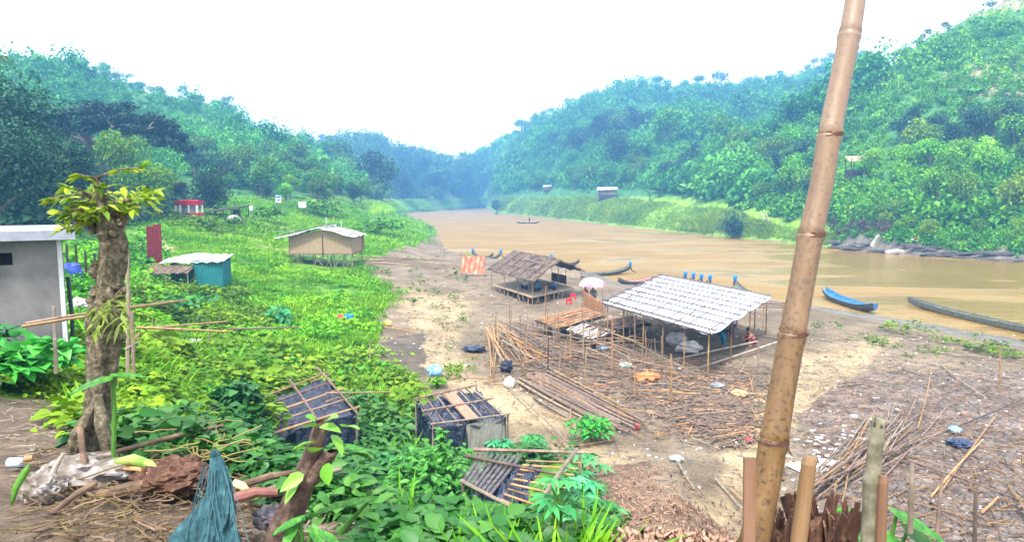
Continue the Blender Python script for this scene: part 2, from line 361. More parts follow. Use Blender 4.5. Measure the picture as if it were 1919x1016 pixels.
def leaf2(C, D, L_, W_, rng, droop=.25, fold=.25):
    n = len(C); up = np.tile([0, 0, 1.], (n, 1)); side = np.cross(D, up + rng.normal(0, .35, (n, 3))); side /= np.linalg.norm(side, axis=1)[:, None] + 1e-9
    nrm = np.cross(side, D); L_ = np.broadcast_to(L_, n)[:, None]; W_ = np.broadcast_to(W_, n)[:, None]
    p = lambda t, w, u: C + D * L_ * t + side * W_ * w + nrm * W_ * u - up * L_ * droop * t * t
    V = np.stack([p(0, 0, 0), p(.5, 0, -.02), p(1, 0, 0)] + [p(t, sg * w, fold * .5 * w / .5) for sg in (1, -1) for t, w in ((.13, .34), (.42, .5), (.78, .27))], 1).reshape(-1, 3)
    k = np.arange(n)[:, None] * 9
    return V, np.concatenate([k + [[0, 3, 4, 1]], k + [[1, 4, 5, 2]], k + [[0, 1, 7, 6]], k + [[1, 2, 8, 7]]], 1).reshape(-1, 4)
def plume(nb=26, seed=0, arch=.75):
    """bamboo plume: many arching leafy culms"""
    r = np.random.default_rng(seed); C = []; D = []
    for k in range(nb):
        an = r.random() * 6.28; L = r.uniform(.7, 1.25)
        for j in range(7):
            t = (j + 1) / 7; C.append((math.cos(an) * arch * t * t * .8, math.sin(an) * arch * t * t * .8, L * 1.5 * (t - .42 * t ** 3) - .5)); D.append((math.cos(an) + r.normal(0, .6), math.sin(an) + r.normal(0, .6), -.5 + r.normal(0, .3)))
    C = np.array(C); D = np.array(D); D /= np.linalg.norm(D, axis=1)[:, None]; V, Fq = leaf_set(C, D, .34 * r.uniform(.6, 1.3, len(C)), .11, r, .3)
    return V, Fq, np.repeat(np.clip(.35 + .6 * r.random(len(C)), 0, 1), 4)
def plant2(nl=18, h=.5, spread=.4, leaf=.2, w=.7, seed=0, upright=.3, droop=.3):
    r = np.random.default_rng(seed); an = r.random(nl) * 2 * PI; rr = spread * np.sqrt(r.random(nl)); z = h * (1 - (rr / spread) ** 2 * .6) * r.uniform(.3, 1, nl)
    C = np.stack([np.cos(an) * rr, np.sin(an) * rr, z], 1)
    D = np.stack([np.cos(an) + r.normal(0, .5, nl), np.sin(an) + r.normal(0, .5, nl), r.normal(upright, .3, nl)], 1); D /= np.linalg.norm(D, axis=1)[:, None]
    V, Fq = leaf2(C, D, leaf * r.uniform(.6, 1.3, nl), leaf * w * r.uniform(.7, 1.2, nl), r, droop)
    return V, Fq, np.repeat(np.clip(r.random(nl) * .6 + .4 * z / h, 0, 1), 9)
def plant(nl=18, h=.5, spread=.4, leaf=.2, w=.7, seed=0, upright=.5):
    r = np.random.default_rng(seed); an = r.random(nl) * 2 * PI; rr = spread * np.sqrt(r.random(nl)); z = h * r.random(nl) ** .7
    C = np.stack([np.cos(an) * rr * .6, np.sin(an) * rr * .6, z], 1)
    D = np.stack([np.cos(an), np.sin(an), r.normal(upright, .35, nl)], 1); D /= np.linalg.norm(D, axis=1)[:, None]
    V, Fq = leaf_set(C, D, leaf * r.uniform(.6, 1.3, nl), leaf * w * r.uniform(.7, 1.2, nl), r, .3)
    return V, Fq, np.repeat(np.clip(r.random(nl) * .7 + .3 * z / h, 0, 1), 4)
def tuft(nb=14, h=.5, seed=0, w=.05):
    r = np.random.default_rng(seed); an = r.random(nb) * 2 * PI
    C = np.stack([np.cos(an) * .12, np.sin(an) * .12, np.zeros(nb)], 1) * r.random((nb, 1)) * 2
    D = np.stack([np.cos(an) * .5, np.sin(an) * .5, np.full(nb, 1.)], 1) + r.normal(0, .2, (nb, 3)); D /= np.linalg.norm(D, axis=1)[:, None]
    V, Fq = leaf_set(C, D, h * r.uniform(.6, 1.2, nb), w, r, .15)
    return V, Fq, np.repeat(r.random(nb), 4)
def scatter(name, temps, P3, sc, m, seed=0, tint=None, tilt=.1, zsc=None, kind='stuff', label=None, cat=None):
    """one object of many template copies at points P3"""
    r = np.random.default_rng(seed); n = len(P3); ti = r.integers(0, len(temps), n); VV = []; FF = []; QQ = []; off = 0
    an = r.random(n) * 2 * PI; ax = r.normal(0, tilt, n); ay = r.normal(0, tilt, n)
    tint = r.random(n) if tint is None else tint
    zs = np.ones(n) if zsc is None else zsc
    for k, (V, Fq, q) in enumerate(temps):
        ix = np.nonzero(ti == k)[0]
        if not len(ix): continue
        s = sc[ix][:, None]; ca, sa = np.cos(an[ix])[:, None], np.sin(an[ix])[:, None]
        x = V[None, :, 0] * ca - V[None, :, 1] * sa; y = V[None, :, 0] * sa + V[None, :, 1] * ca; z = np.broadcast_to(V[None, :, 2] * zs[ix][:, None], x.shape)
        x = (x + z * ax[ix][:, None]) * s + P3[ix, 0:1]; y = (y + z * ay[ix][:, None]) * s + P3[ix, 1:2]; z = z * s + P3[ix, 2:3]
        VV.append(np.stack([x, y, z], 2).reshape(-1, 3))
        FF.append((Fq[None] + (np.arange(len(ix)) * len(V))[:, None, None]).reshape(-1, 4) + off); off += len(ix) * len(V)
        QQ.append(np.clip(q[None] * .55 + tint[ix][:, None] * .5, 0, 1).ravel())
    o = quads(name, np.concatenate(VV), np.concatenate(FF), m, np.concatenate(QQ))
    return tag(o, label, cat, kind=kind)
def sample_px(polys, n, seed=0, soft=0):
    """random photo pixels inside polygons -> ground points n x 3 (+pixels)"""
    r = np.random.default_rng(seed); outp = []
    ar = [max(1, abs(sum(p[i][0] * p[(i + 1) % len(p)][1] - p[(i + 1) % len(p)][0] * p[i][1] for i in range(len(p)))) / 2) for p in polys]
    for p, a in zip(polys, ar):
        q = np.array(p, float); m = int(n * a / sum(ar)); lo, hi = q.min(0), q.max(0); got = np.zeros((0, 2))
        while len(got) < m:
            c = lo + r.random((m * 2, 2)) * (hi - lo); got = np.concatenate([got, c[in_poly(c[:, 0], c[:, 1], q)]])
        outp.append(got[:m])
    px = np.concatenate(outp)
    if soft: px = px + r.normal(0, 1, px.shape) * np.array([soft, soft * .45])
    X, Y, Z = march(px[:, 0], px[:, 1]); ok = ~np.isnan(Y) & (Y < 1150)
    return np.stack([X, Y, Z], 1)[ok], px[ok]
#@@PART2

# ================================================================ GROUND
cover_green = [(-900, 560), (-100, 440), (300, 370), (760, 366), (800, 392), (818, 420), (822, 440), (800, 452), (745, 466), (700, 486), (668, 500), (725, 535), (740, 560), (700, 590), (695, 640), (690, 680), (760, 725), (790, 790), (830, 850), (950, 850), (1080, 870), (1140, 985), (1160, 1200), (640, 1200), (760, 985), (650, 960), (540, 925), (430, 880), (330, 850), (200, 840), (140, 765), (-900, 740)]
sand_poly = [[(775, 575), (860, 572), (872, 600), (850, 650), (880, 700), (960, 720), (1080, 800), (1130, 850), (1200, 862), (1260, 900), (1290, 940), (1190, 960), (1120, 880), (1010, 860), (950, 850), (940, 800), (830, 720), (790, 690), (775, 640)], [(1480, 655), (1680, 640), (1560, 740), (1500, 800), (1450, 900), (1350, 1000), (1300, 960), (1400, 800)], [(725, 560), (800, 545), (900, 560), (880, 590), (760, 590)]]
litter_poly = [(1125, 885), (1210, 865), (1300, 930), (1400, 1000), (1500, 1200), (1100, 1200)]
pebble_poly = [(1500, 780), (1560, 720), (1700, 690), (1919, 700), (2600, 720), (2600, 1300), (1480, 1300), (1560, 900)]
mud_poly = [(700, 650), (790, 620), (800, 700), (760, 720), (700, 690)]
path_poly = [[(250, 462), (300, 445), (340, 452), (330, 470), (280, 478)], [(455, 408), (470, 405), (560, 430), (545, 436)], [(120, 500), (250, 490), (240, 520), (120, 530)], [(400, 440), (470, 446), (560, 470), (540, 474), (400, 450)]]
def ground_colour(x, y, z):
    px, py = proj(x, y, z); n1 = fbm(x / 3, y / 3, 4); n2 = fbm(x / .7, y / .7, 3); wob = np.clip(60 / np.maximum(y, 3), .3, 6) * 6
    qx = px + n1 * wob * 4 + n2 * wob * 2; qy = py + fbm(x / 2 + 40, y / 2, 3) * wob * 2
    c = np.zeros(x.shape + (3,)); c[:] = (.20, .15, .10)                     # grey brown mud of the beach
    k = np.clip(n1 * 3 + .5, 0, 1)[..., None]; c = c * (1 - k) + np.array((.31, .24, .165)) * k
    def put(m, col, col2=None):
        kk = np.clip(n2 * 3 + .5, 0, 1)[..., None]; cc = np.array(col) * (1 - kk) + np.array(col2 or col) * kk
        return np.where(m[..., None], cc, c)
    for p in sand_poly:
        kk = (sstep(14, -14, poly_sd(qx, qy, np.array(p, float))) * np.clip(.75 + n1 * 1.6, .2, 1))[..., None]; c = c * (1 - kk) + np.array((.55, .42, .25)) * kk
    c = put(in_poly(qx, qy, mud_poly), (.13, .105, .08), (.18, .145, .11))
    c = put(in_poly(qx, qy, litter_poly), (.20, .125, .085), (.33, .22, .15))
    c = put(in_poly(qx, qy, pebble_poly), (.18, .135, .105), (.29, .235, .19))
    s = poly_sd(x, y, RIV)
    c = put((s < 3.2) & ((y < 92) | (px < 1300)) & (y < 115) & (x > -20) & (px > 830), (.20, .19, .17), (.26, .24, .21))
    ledge = (y < 9) & (z > 5.9); c = put(ledge, (.17, .125, .09), (.26, .20, .145))
    gr = in_poly(qx, qy, cover_green) & ~(ledge & (py > 735 + n2 * 60) & (px < 150))
    bank = (s > 0) & (px > 700) & (y > 96) & ((px > 870) | (y > 380))
    gr = gr | bank | (z > 8) & (y > 60)
    c = put(gr, (.035, .12, .006), (.10, .21, .012))
    c = put((s > 0) & (px > 900) & (y > 96) & (z < 12) & (px < 1600), (.10, .22, .012), (.2, .34, .03))
    hill = (z > 9.5) & (y > 90); c = put(hill, (.03, .11, .03), (.06, .18, .04))
    rs = (px > 1000) & hill & (y < 300) & (fbm(x / 30, z / 18, 3) > .17); c = put(rs, (.16, .17, .07), (.26, .22, .12))
    rocky = (px > 1560) & (py > 440 + n1 * 50) & (y > 96) & (y < 130) & (s > 0) & (s < 2.5); c = put(rocky, (.09, .08, .06), (.16, .14, .11))
    far_bar = (py < 402) & (px > 690) & (px < 870) & (s > 0) & (s < 30) & (y > 300); c = put(far_bar, (.16, .20, .08), (.25, .24, .12))
    for p in path_poly: c = put(in_poly(qx, qy, p), (.36, .27, .18), (.28, .22, .14))
    c = c * np.where(gr | hill, 1.0, .56)[..., None]
    peb = in_poly(qx, qy, pebble_poly).astype(float)
    return c, peb, gr
GC, GPEB, GGR = ground_colour(GX, GY, GZ)
def ground_mat():
    m = bpy.data.materials.new('soil_and_turf'); m.use_nodes = True; t = m.node_tree; N = t.nodes; L = t.links; b = N['Principled BSDF']
    b.inputs['Roughness'].default_value = .85; b.inputs['Specular IOR Level'].default_value = .2
    a = N.new('ShaderNodeAttribute'); a.attribute_name = 'soil'; pb = N.new('ShaderNodeAttribute'); pb.attribute_name = 'pebbly'
    ge = N.new('ShaderNodeNewGeometry')
    n1 = N.new('ShaderNodeTexNoise'); n1.inputs['Scale'].default_value = 9; n1.inputs['Detail'].default_value = 6; n1.inputs['Roughness'].default_value = .75
    n2 = N.new('ShaderNodeTexNoise'); n2.inputs['Scale'].default_value = .8; n2.inputs['Detail'].default_value = 5
    vo = N.new('ShaderNodeTexVoronoi'); vo.inputs['Scale'].default_value = 5.5
    mp = N.new('ShaderNodeMapping'); mp.inputs['Scale'].default_value = (1, 1.0, 1); L.new(ge.outputs['Position'], mp.inputs[0])
    for n in (n1, n2): L.new(ge.outputs['Position'], n.inputs[0])
    L.new(mp.outputs[0], vo.inputs[0])
    r1 = N.new('ShaderNodeMapRange'); r1.inputs[1].default_value = .3; r1.inputs[2].default_value = .7; r1.inputs[3].default_value = .45; r1.inputs[4].default_value = 1.6; L.new(n1.outputs[0], r1.inputs[0])
    r2 = N.new('ShaderNodeMapRange'); r2.inputs[1].default_value = .3; r2.inputs[2].default_value = .7; r2.inputs[3].default_value = .75; r2.inputs[4].default_value = 1.25; L.new(n2.outputs[0], r2.inputs[0])
    mu = N.new('ShaderNodeMath'); mu.operation = 'MULTIPLY'; L.new(r1.outputs[0], mu.inputs[0]); L.new(r2.outputs[0], mu.inputs[1])
    vm = N.new('ShaderNodeVectorMath'); vm.operation = 'SCALE'; L.new(a.outputs['Color'], vm.inputs[0]); L.new(mu.outputs[0], vm.inputs['Scale'])
    hs = N.new('ShaderNodeMix'); hs.data_type = 'RGBA'; hs.blend_type = 'MULTIPLY'; L.new(pb.outputs['Fac'], hs.inputs[0]); L.new(vm.outputs[0], hs.inputs[6])
    pr = N.new('ShaderNodeValToRGB'); pr.color_ramp.elements[0].color = (.75, .6, .55, 1); pr.color_ramp.elements[1].color = (1.5, 1.45, 1.45, 1)
    sp = N.new('ShaderNodeSeparateColor'); L.new(vo.outputs['Color'], sp.inputs[0]); L.new(sp.outputs[0], pr.inputs[0]); L.new(pr.outputs[0], hs.inputs[7])
    L.new(hs.outputs[2], b.inputs['Base Color'])
    bp = N.new('ShaderNodeBump'); bp.inputs['Strength'].default_value = .6; bp.inputs['Distance'].default_value = .12; L.new(n1.outputs[0], bp.inputs['Height'])
    b2 = N.new('ShaderNodeBump'); b2.inputs['Distance'].default_value = .1; b2.invert = True; L.new(pb.outputs['Fac'], b2.inputs['Strength']); L.new(vo.outputs['Distance'], b2.inputs['Height']); L.new(bp.outputs[0], b2.inputs['Normal'])
    L.new(b2.outputs[0], b.inputs['Normal']); return m
GM = ground_mat()
idx = np.arange(NR * NS).reshape(NR, NS)
FQ = np.stack([idx[:-1, :-1], idx[:-1, 1:], idx[1:, 1:], idx[1:, :-1]], -1).reshape(-1, 4)
fz = GZ.reshape(-1)[FQ].mean(1); fy = GY.reshape(-1)[FQ].mean(1)
ishill = (fz > 9.5) & (fy > 90)
VG = np.stack([GX, GY, GZ], -1).reshape(-1, 3)
for nm, msk in (('ground', ~ishill), ('hills', ishill)):
    fq = FQ[msk]; u, inv = np.unique(fq, return_inverse=True)
    o = quads(nm, VG[u], inv.reshape(-1, 4), GM, smooth=True)
    ca = o.data.attributes.new('soil', 'FLOAT_COLOR', 'POINT'); ca.data.foreach_set('color', np.concatenate([GC.reshape(-1, 3)[u], np.ones((len(u), 1))], 1).astype(np.float32).ravel())
    pa = o.data.attributes.new('pebbly', 'FLOAT', 'POINT'); pa.data.foreach_set('value', GPEB.reshape(-1)[u].astype(np.float32))
    tag(o, kind='structure')
# river
def water_mat():
    m = bpy.data.materials.new('muddy_water'); m.use_nodes = True; t = m.node_tree; N = t.nodes; L = t.links; b = N['Principled BSDF']
    b.inputs['Roughness'].default_value = .2; b.inputs['Specular IOR Level'].default_value = .5; b.inputs['IOR'].default_value = 1.5
    ge = N.new('ShaderNodeNewGeometry'); mp = N.new('ShaderNodeMapping'); mp.inputs['Rotation'].default_value = (0, 0, math.radians(35)); mp.inputs['Scale'].default_value = (.35, 1.7, 1)
    L.new(ge.outputs['Position'], mp.inputs[0])
    a = N.new('ShaderNodeTexNoise'); a.inputs['Scale'].default_value = .75; a.inputs['Detail'].default_value = 5; a.inputs['Roughness'].default_value = .6; a.inputs['Distortion'].default_value = .6
    c = N.new('ShaderNodeTexNoise'); c.inputs['Scale'].default_value = .09; c.inputs['Detail'].default_value = 3
    L.new(mp.outputs[0], a.inputs[0]); L.new(ge.outputs['Position'], c.inputs[0])
    r = N.new('ShaderNodeValToRGB'); r.color_ramp.elements[0].position = .35; r.color_ramp.elements[1].position = .65
    r.color_ramp.elements[0].color = (.175, .098, .010, 1); r.color_ramp.elements[1].color = (.22, .135, .022, 1); L.new(c.outputs[0], r.inputs[0]); L.new(r.outputs[0], b.inputs['Base Color'])
    bp = N.new('ShaderNodeBump'); bp.inputs['Strength'].default_value = .9; bp.inputs['Distance'].default_value = .7; L.new(a.outputs[0], bp.inputs['Height']); L.new(bp.outputs[0], b.inputs['Normal'])
    w = N.new('ShaderNodeTexNoise'); w.inputs['Scale'].default_value = .045; w.inputs['Detail'].default_value = 4; w.inputs['Distortion'].default_value = .8; mq = N.new('ShaderNodeMapping'); mq.inputs['Scale'].default_value = (1, 2.2, 1); mq.inputs['Rotation'].default_value = (0, 0, math.radians(38)); L.new(ge.outputs['Position'], mq.inputs[0]); L.new(mq.outputs[0], w.inputs[0])
    sx = N.new('ShaderNodeSeparateXYZ'); L.new(ge.outputs['Position'], sx.inputs[0]); gx = N.new('ShaderNodeMapRange'); gx.inputs[1].default_value = 48; gx.inputs[2].default_value = 12; gx.inputs[3].default_value = -.14; gx.inputs[4].default_value = .1; L.new(sx.outputs[0], gx.inputs[0]); ad = N.new('ShaderNodeMath'); ad.operation = 'ADD'; L.new(w.outputs[0], ad.inputs[0]); L.new(gx.outputs[0], ad.inputs[1])   # the open reach is choppier than the lee of the bank
    wr = N.new('ShaderNodeMapRange'); wr.inputs[1].default_value = .42; wr.inputs[2].default_value = .6; wr.inputs[3].default_value = .2; wr.inputs[4].default_value = 1.0; gy = N.new('ShaderNodeMapRange'); gy.inputs[1].default_value = 85; gy.inputs[2].default_value = 200; gy.inputs[3].default_value = 0; gy.inputs[4].default_value = .16; L.new(sx.outputs[1], gy.inputs[0]); a2 = N.new('ShaderNodeMath'); a2.operation = 'ADD'; L.new(ad.outputs[0], a2.inputs[0]); L.new(gy.outputs[0], a2.inputs[1]); ad = a2; L.new(ad.outputs[0], wr.inputs[0]); L.new(wr.outputs[0], bp.inputs['Strength'])
    rr_ = N.new('ShaderNodeMapRange'); rr_.inputs[1].default_value = .40; rr_.inputs[2].default_value = .62; rr_.inputs[3].default_value = .15; rr_.inputs[4].default_value = .7; L.new(ad.outputs[0], rr_.inputs[0]); L.new(rr_.outputs[0], b.inputs['Roughness']); return m
rp = RIV; lo, hi = rp.min(0), rp.max(0)
wx = np.linspace(lo[0] - 15, hi[0] + 10, 60); wy = np.linspace(-12, hi[1] + 15, 120)
WXg, WYg = np.meshgrid(wx, wy); wi = np.arange(WXg.size).reshape(WXg.shape)
wf = np.stack([wi[:-1, :-1], wi[:-1, 1:], wi[1:, 1:], wi[1:, :-1]], -1).reshape(-1, 4)
cx = WXg.reshape(-1)[wf].mean(1); cy = WYg.reshape(-1)[wf].mean(1); wf = wf[poly_sd(cx, cy, RIV) < 22]
tag(quads('river', np.stack([WXg.ravel(), WYg.ravel(), np.zeros(WXg.size)], 1), wf, water_mat()), kind='structure')

# ================================================================ FOREST
LM_teal = leafmat('leaf_teal', (.006, .04, .008), (.035, .14, .014), (.14, .32, .025), .6, .2)
LM_dark = leafmat('leaf_dark', (.003, .018, .012), (.01, .045, .02), (.03, .11, .035), .6, .15)
LM_green = leafmat('leaf_green', (.010, .055, .002), (.065, .20, .002), (.24, .46, .004), .55, .22)
LM_lime = leafmat('leaf_lime', (.018, .10, .002), (.10, .28, .003), (.34, .52, .008), .55, .25)
LM_grass = leafmat('leaf_grass', (.035, .14, .005), (.12, .30, .008), (.32, .50, .025), .7, .22)
LM_bank = leafmat('leaf_bank', (.10, .26, .008), (.24, .46, .02), (.42, .60, .05), .7, .25)
BARK = nmat('bark', [(.06, .045, .035), (.13, .10, .08), (.2, .165, .135)], scale=8, bump=.7, bdist=.04, stretch=(1, 1, .35))
FC = [crown(150, 1, .8, 9, .26, s) for s in range(5)] + [crown(240, 1, 1.3, 12, .17, 40 + s) for s in range(3)] + [crown(130, 1.15, .55, 5, .22, 50 + s, .5) for s in range(2)] + [plume(20, s) for s in range(3)] + [crown(60, .8, 1.7, 4, .3, 60)]
FCs = [crown(70, 1, .75, 6, .34, 20 + s) for s in range(4)] + [plume(12, 9), crown(110, 1, 1.2, 7, .22, 28)]
HP = dict(
 left=[(-250, 120), (0, 120), (100, 100), (230, 130), (330, 180), (430, 215), (540, 245), (640, 262), (700, 290), (740, 372), (430, 352), (330, 330), (0, 360), (-250, 400)],
 centre=[(600, 262), (700, 245), (760, 272), (830, 300), (930, 280), (930, 372), (700, 376), (640, 330)],
 mid=[(850, 310), (960, 240), (1060, 195), (1150, 150), (1280, 145), (1460, 120), (1640, 100), (1640, 170), (1450, 250), (1400, 300), (1440, 388), (1330, 368), (1200, 356), (1080, 352), (930, 364)],
 right=[(1400, 260), (1600, 160), (1740, 70), (1850, 10), (1960, -70), (2200, -90), (2200, 470), (1919, 460), (1560, 436), (1440, 405), (1370, 385)])
def forest(name, poly, n, r0, r1, m, seed, label, temps=FC, mind=4, minz=4):
    P3, px = sample_px([poly], n, seed); r = np.random.default_rng(seed)
    ok = (P3[:, 2] > minz) & (poly_sd(P3[:, 0], P3[:, 1], RIV) > mind); P3 = P3[ok]
    pn = np.clip(.5 + 2.2 * fbm(P3[:, 0] / 40 + 9, P3[:, 1] / 55, 3), 0, 1); sc = (r0 + (r1 - r0) * r.random(len(P3)) ** 1.8) * (.5 + 1.0 * pn); P3[:, 2] += sc * r.uniform(.25, .8, len(P3))
    return scatter(name, temps, P3, sc, m, seed, zsc=r.uniform(.7, 1.5, len(P3)), tint=np.clip(.5 + 1.6 * fbm(P3[:, 0] / 22, P3[:, 1] / 30, 3) + r.normal(0, .22, len(P3)), 0, 1), label=label, cat='forest')
forest('forest', HP['left'], 3600, 1.8, 4.6, LM_teal, 1, 'hazy woodland covering the slope of the long hill')
forest('forest', HP['centre'], 900, 3.0, 6.5, LM_teal, 2, 'blue hazy woodland on the farthest hill at the end of the river')
forest('forest', HP['mid'], 4200, 2.4, 6.0, LM_teal, 3, 'bluish woodland on the high ridge behind the far bank')
forest('forest', HP['right'], 4600, .9, 2.6, LM_green, 4, 'scrubby green growth covering the steep slope over the river', FCs + FC[:2])
#@@TREES
# ================================================================ HAZE
def haze():
    mb = MB().box((0, 480, 67), (2300, 1060, 142)); m = bpy.data.materials.new('haze_air'); m.use_nodes = True; t = m.node_tree; t.nodes.clear()
    o_ = t.nodes.new('ShaderNodeOutputMaterial'); v = t.nodes.new('ShaderNodeVolumePrincipled'); v.inputs['Color'].default_value = (.18, .50, 1, 1); v.inputs['Density'].default_value = .00102
    v.inputs['Anisotropy'].default_value = .0
    t.links.new(v.outputs[0], o_.inputs['Volume']); o = mb.build('haze', m); tag(o, kind='stuff'); return o

# ================================================================ TREES AS THINGS
def skyline(px):
    """ground point of the ridge seen at photo column px"""
    a = ray(px, 200)[0]; d = MD[MD > 90]; h = ghz(a * d, d); t = (h - CAMZ) / d; k = int(np.argmax(t)); return a * d[k], d[k], h[k]
def trunk_mb(h, r, seed, limbs=5, lean=.05, spread=.45, top=.8):
    rr = random.Random(seed); mb = MB(); lx, ly = rr.uniform(-lean, lean), rr.uniform(-lean, lean)
    pts = [(lx * h * t + .04 * h * math.sin(3 * t + seed), ly * h * t, h * t * top) for t in (0, .15, .35, .6, .85, 1)]
    mb.tube(pts, [r * 1.5, r, r * .85, r * .7, r * .45, r * .2], 8)
    for k in range(limbs):
        b = Vector(pts[2 + k % 3]); an = 2 * PI * k / limbs + rr.uniform(-.4, .4); L = h * spread * rr.uniform(.6, 1)
        q = [b, b + Vector((math.cos(an) * L * .45, math.sin(an) * L * .45, L * .45)), b + Vector((math.cos(an) * L, math.sin(an) * L, L * rr.uniform(.6, .9)))]
        mb.tube(q, [r * .5, r * .35, r * .1], 5)
    return mb
PROTO = {}
def tree_proto(key, mat, nface, leaf, H, R, lumps, seed, hz_=.8, flat=0, name='broadleaf_tree', bark=BARK, crown_fn=crown):
    root = empty(name, (0, 0, -500), 'tree', 'tree')
    V, Fq, q = crown_fn(nface, R, hz_, lumps, leaf, seed, flat)
    V = V + np.array([0, 0, H - R * hz_ * .85]); c = quads('crown', V, Fq, mat, q); c.parent = root
    t = trunk_mb(H, R * .06 + .05, seed, spread=.35).build('trunk', bark); t.parent = root
    PROTO[key] = [root, 0]; return root
def put_tree(key, x, y, z, s, label, group=None, zs=None):
    p = PROTO[key]; loc = (x, y, z); rz = random.uniform(0, 6.28); sc = (s, s, s * (zs or random.uniform(.85, 1.2)))
    if p[1] == 0:
        o = p[0]; o.location = loc; o.rotation_euler = (0, 0, rz); o.scale = sc; o['label'] = label
        if group: o['group'] = group
    else: o = copy_tree(p[0], loc, rz, sc, label, group)
    if not group and 'group' in o: del o['group']
    p[1] += 1; return o
for k, (m, kk) in enumerate(((LM_teal, 'teal'), (LM_green, 'green'), (LM_dark, 'dark'), (LM_lime, 'lime'))):
    for v in range(3): tree_proto('%s%d' % (kk, v), m, 1100, .13, 9, 4.2, 13, 100 + k * 10 + v)
for v in range(2): tree_proto('big%d' % v, LM_dark, 6500, .065, 12, 5.5, 22, 200 + v, .95, name='shade_tree')
tree_proto('bright', LM_green, 5000, .07, 10, 4.5, 16, 210, .9)
for v in range(3): tree_proto('sky%d' % v, LM_teal, 420, .13, 9, 3.6, 6, 220 + v, .6, .5, name='ridge_tree')
def many(polys, n, keys, r0, r1, label, group, seed, sink=.25):
    P3, px = sample_px(polys, n, seed); rr = random.Random(seed)
    for (x, y, z) in P3[:n]:
        if poly_sd(np.array([x]), np.array([y]), RIV)[0] < 3: continue
        s = rr.uniform(r0, r1); put_tree(rr.choice(keys), x, y, z - s * sink * 4, s, label, group)
# the dark wall of trees behind the outhouse
DARKS = [(-60, 62, 1.1, 'tall dark tree at the edge of the picture behind the grey outhouse roof'), (20, 68, 1.25, 'highest dark tree in the clump behind the grey outhouse'),
         (70, 60, .75, 'dark dense tree standing just behind the flat roof of the outhouse'), (118, 72, .75, 'dark tree between the outhouse and the lopped trunk'),
         (165, 78, .5, 'dark tree directly behind the lopped trunk, over the open shelter'), (-10, 52, .85, 'low dark tree filling the gap above the outhouse roof'), (210, 92, .5, 'small dark tree behind the yellow green sprouts of the lopped trunk')]
for i, (px, d, s, lb) in enumerate(DARKS):
    a = ray(px, 400)[0]; put_tree('big%d' % (i % 2), a * d, d, hz(a * d, d) - 1.2, s, lb)
a = ray(272, 380)[0]; put_tree('bright', a * 88, 88, hz(a * 88, 88) - 1, .95, 'bright green rounded tree beside the red kiosk')
a = ray(236, 380)[0]; put_tree('bright', a * 96, 96, hz(a * 96, 96) - 1, 1.0, 'bright green tree under the umbrella shaped crown')
a = ray(396, 380)[0]; put_tree('big0', a * 112, 112, hz(a * 112, 112) - 2.5, .72, 'round dark blue green tree behind the low open shed')
a = ray(320, 380)[0]; put_tree('big1', a * 118, 118, hz(a * 118, 118) - 3, .7, 'dark tree right behind the red kiosk')
def rain_tree():
    d = 112; a = ray(195, 380)[0]; x = a * d; z0 = hz(x, d); root = empty('rain_tree', (x, d, z0), 'huge dark umbrella shaped tree with bare spreading limbs under its crown', 'tree')
    H = 26 - z0; mb = MB(); rr = random.Random(5); mb.tube([(0, 0, -1), (.3, 0, 3), (0, 0, 6)], [1.1, .8, .75], 9)
    lc = []
    for k in range(11):
        an = 2 * PI * k / 11 + rr.uniform(-.2, .2); L = rr.uniform(7, 13)
        e = Vector((math.cos(an) * L, math.sin(an) * L * .8, H - 3.2 - .02 * L * L)); m1 = Vector((math.cos(an) * L * .4, math.sin(an) * L * .32, 9.5))
        mb.tube([(0, 0, 5), m1 * .6 + Vector((0, 0, 3)), m1, e], [.5, .34, .26, .08], 6)
        for j in range(3):
            f = m1.lerp(e, .3 + .25 * j); mb.tube([f, f + Vector((rr.uniform(-3, 3), rr.uniform(-3, 3), 2.6))], [.12, .04], 4)
    mb.build('trunk', BARK).parent = root
    r = np.random.default_rng(8); n = 22000; K = 90
    cr = 13.2 * np.sqrt(r.random(K)); ca = r.random(K) * 2 * PI; C = np.stack([np.cos(ca) * cr, np.sin(ca) * cr * .8, H - 1.8 - .028 * cr ** 2 - r.random(K) * 2.6], 1)
    k = r.integers(0, K, n); dd = r.normal(0, 1, (n, 3)); dd /= np.linalg.norm(dd, axis=1)[:, None]
    p = C[k] + dd * np.array([2.1, 2.1, .75]) * (r.random((n, 1)) ** .4); t = r.normal(0, 1, (n, 3)); t[:, 2] *= .35; t /= np.linalg.norm(t, axis=1)[:, None]
    V, Fq = leaf_set(p, t, .55 * r.uniform(.7, 1.3, n), .34, r, .1)
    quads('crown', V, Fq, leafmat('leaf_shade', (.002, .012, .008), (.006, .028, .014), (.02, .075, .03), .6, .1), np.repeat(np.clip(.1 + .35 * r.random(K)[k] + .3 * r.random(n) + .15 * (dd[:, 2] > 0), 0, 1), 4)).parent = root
rain_tree()
many([[(420, 345), (560, 350), (690, 375), (700, 388), (540, 385), (420, 362)]], 34, ['teal0', 'teal1', 'dark2', 'green1'], .5, .9, 'green tree in the belt at the foot of the long wooded hill', 'trees at the foot of the long hill', 31)
many([[(330, 300), (600, 320), (680, 345), (420, 345), (340, 340)]], 24, ['teal0', 'teal2', 'dark0'], .7, 1.1, 'tree standing out on the lower slope of the long wooded hill', 'trees low on the long hill', 32)
many([[(705, 355), (800, 340), (925, 345), (925, 376), (705, 378)]], 26, ['dark1', 'teal1', 'dark0'], 1.5, 2.3, 'distant blue green tree in the belt across the river bend', 'trees across the river bend', 33)
many([[(930, 352), (1150, 338), (1190, 352), (1100, 358), (935, 368)]], 22, ['teal0', 'teal1', 'green1'], .7, 1.3, 'tree in the belt above the far grassy bank', 'trees above the far bank', 34)
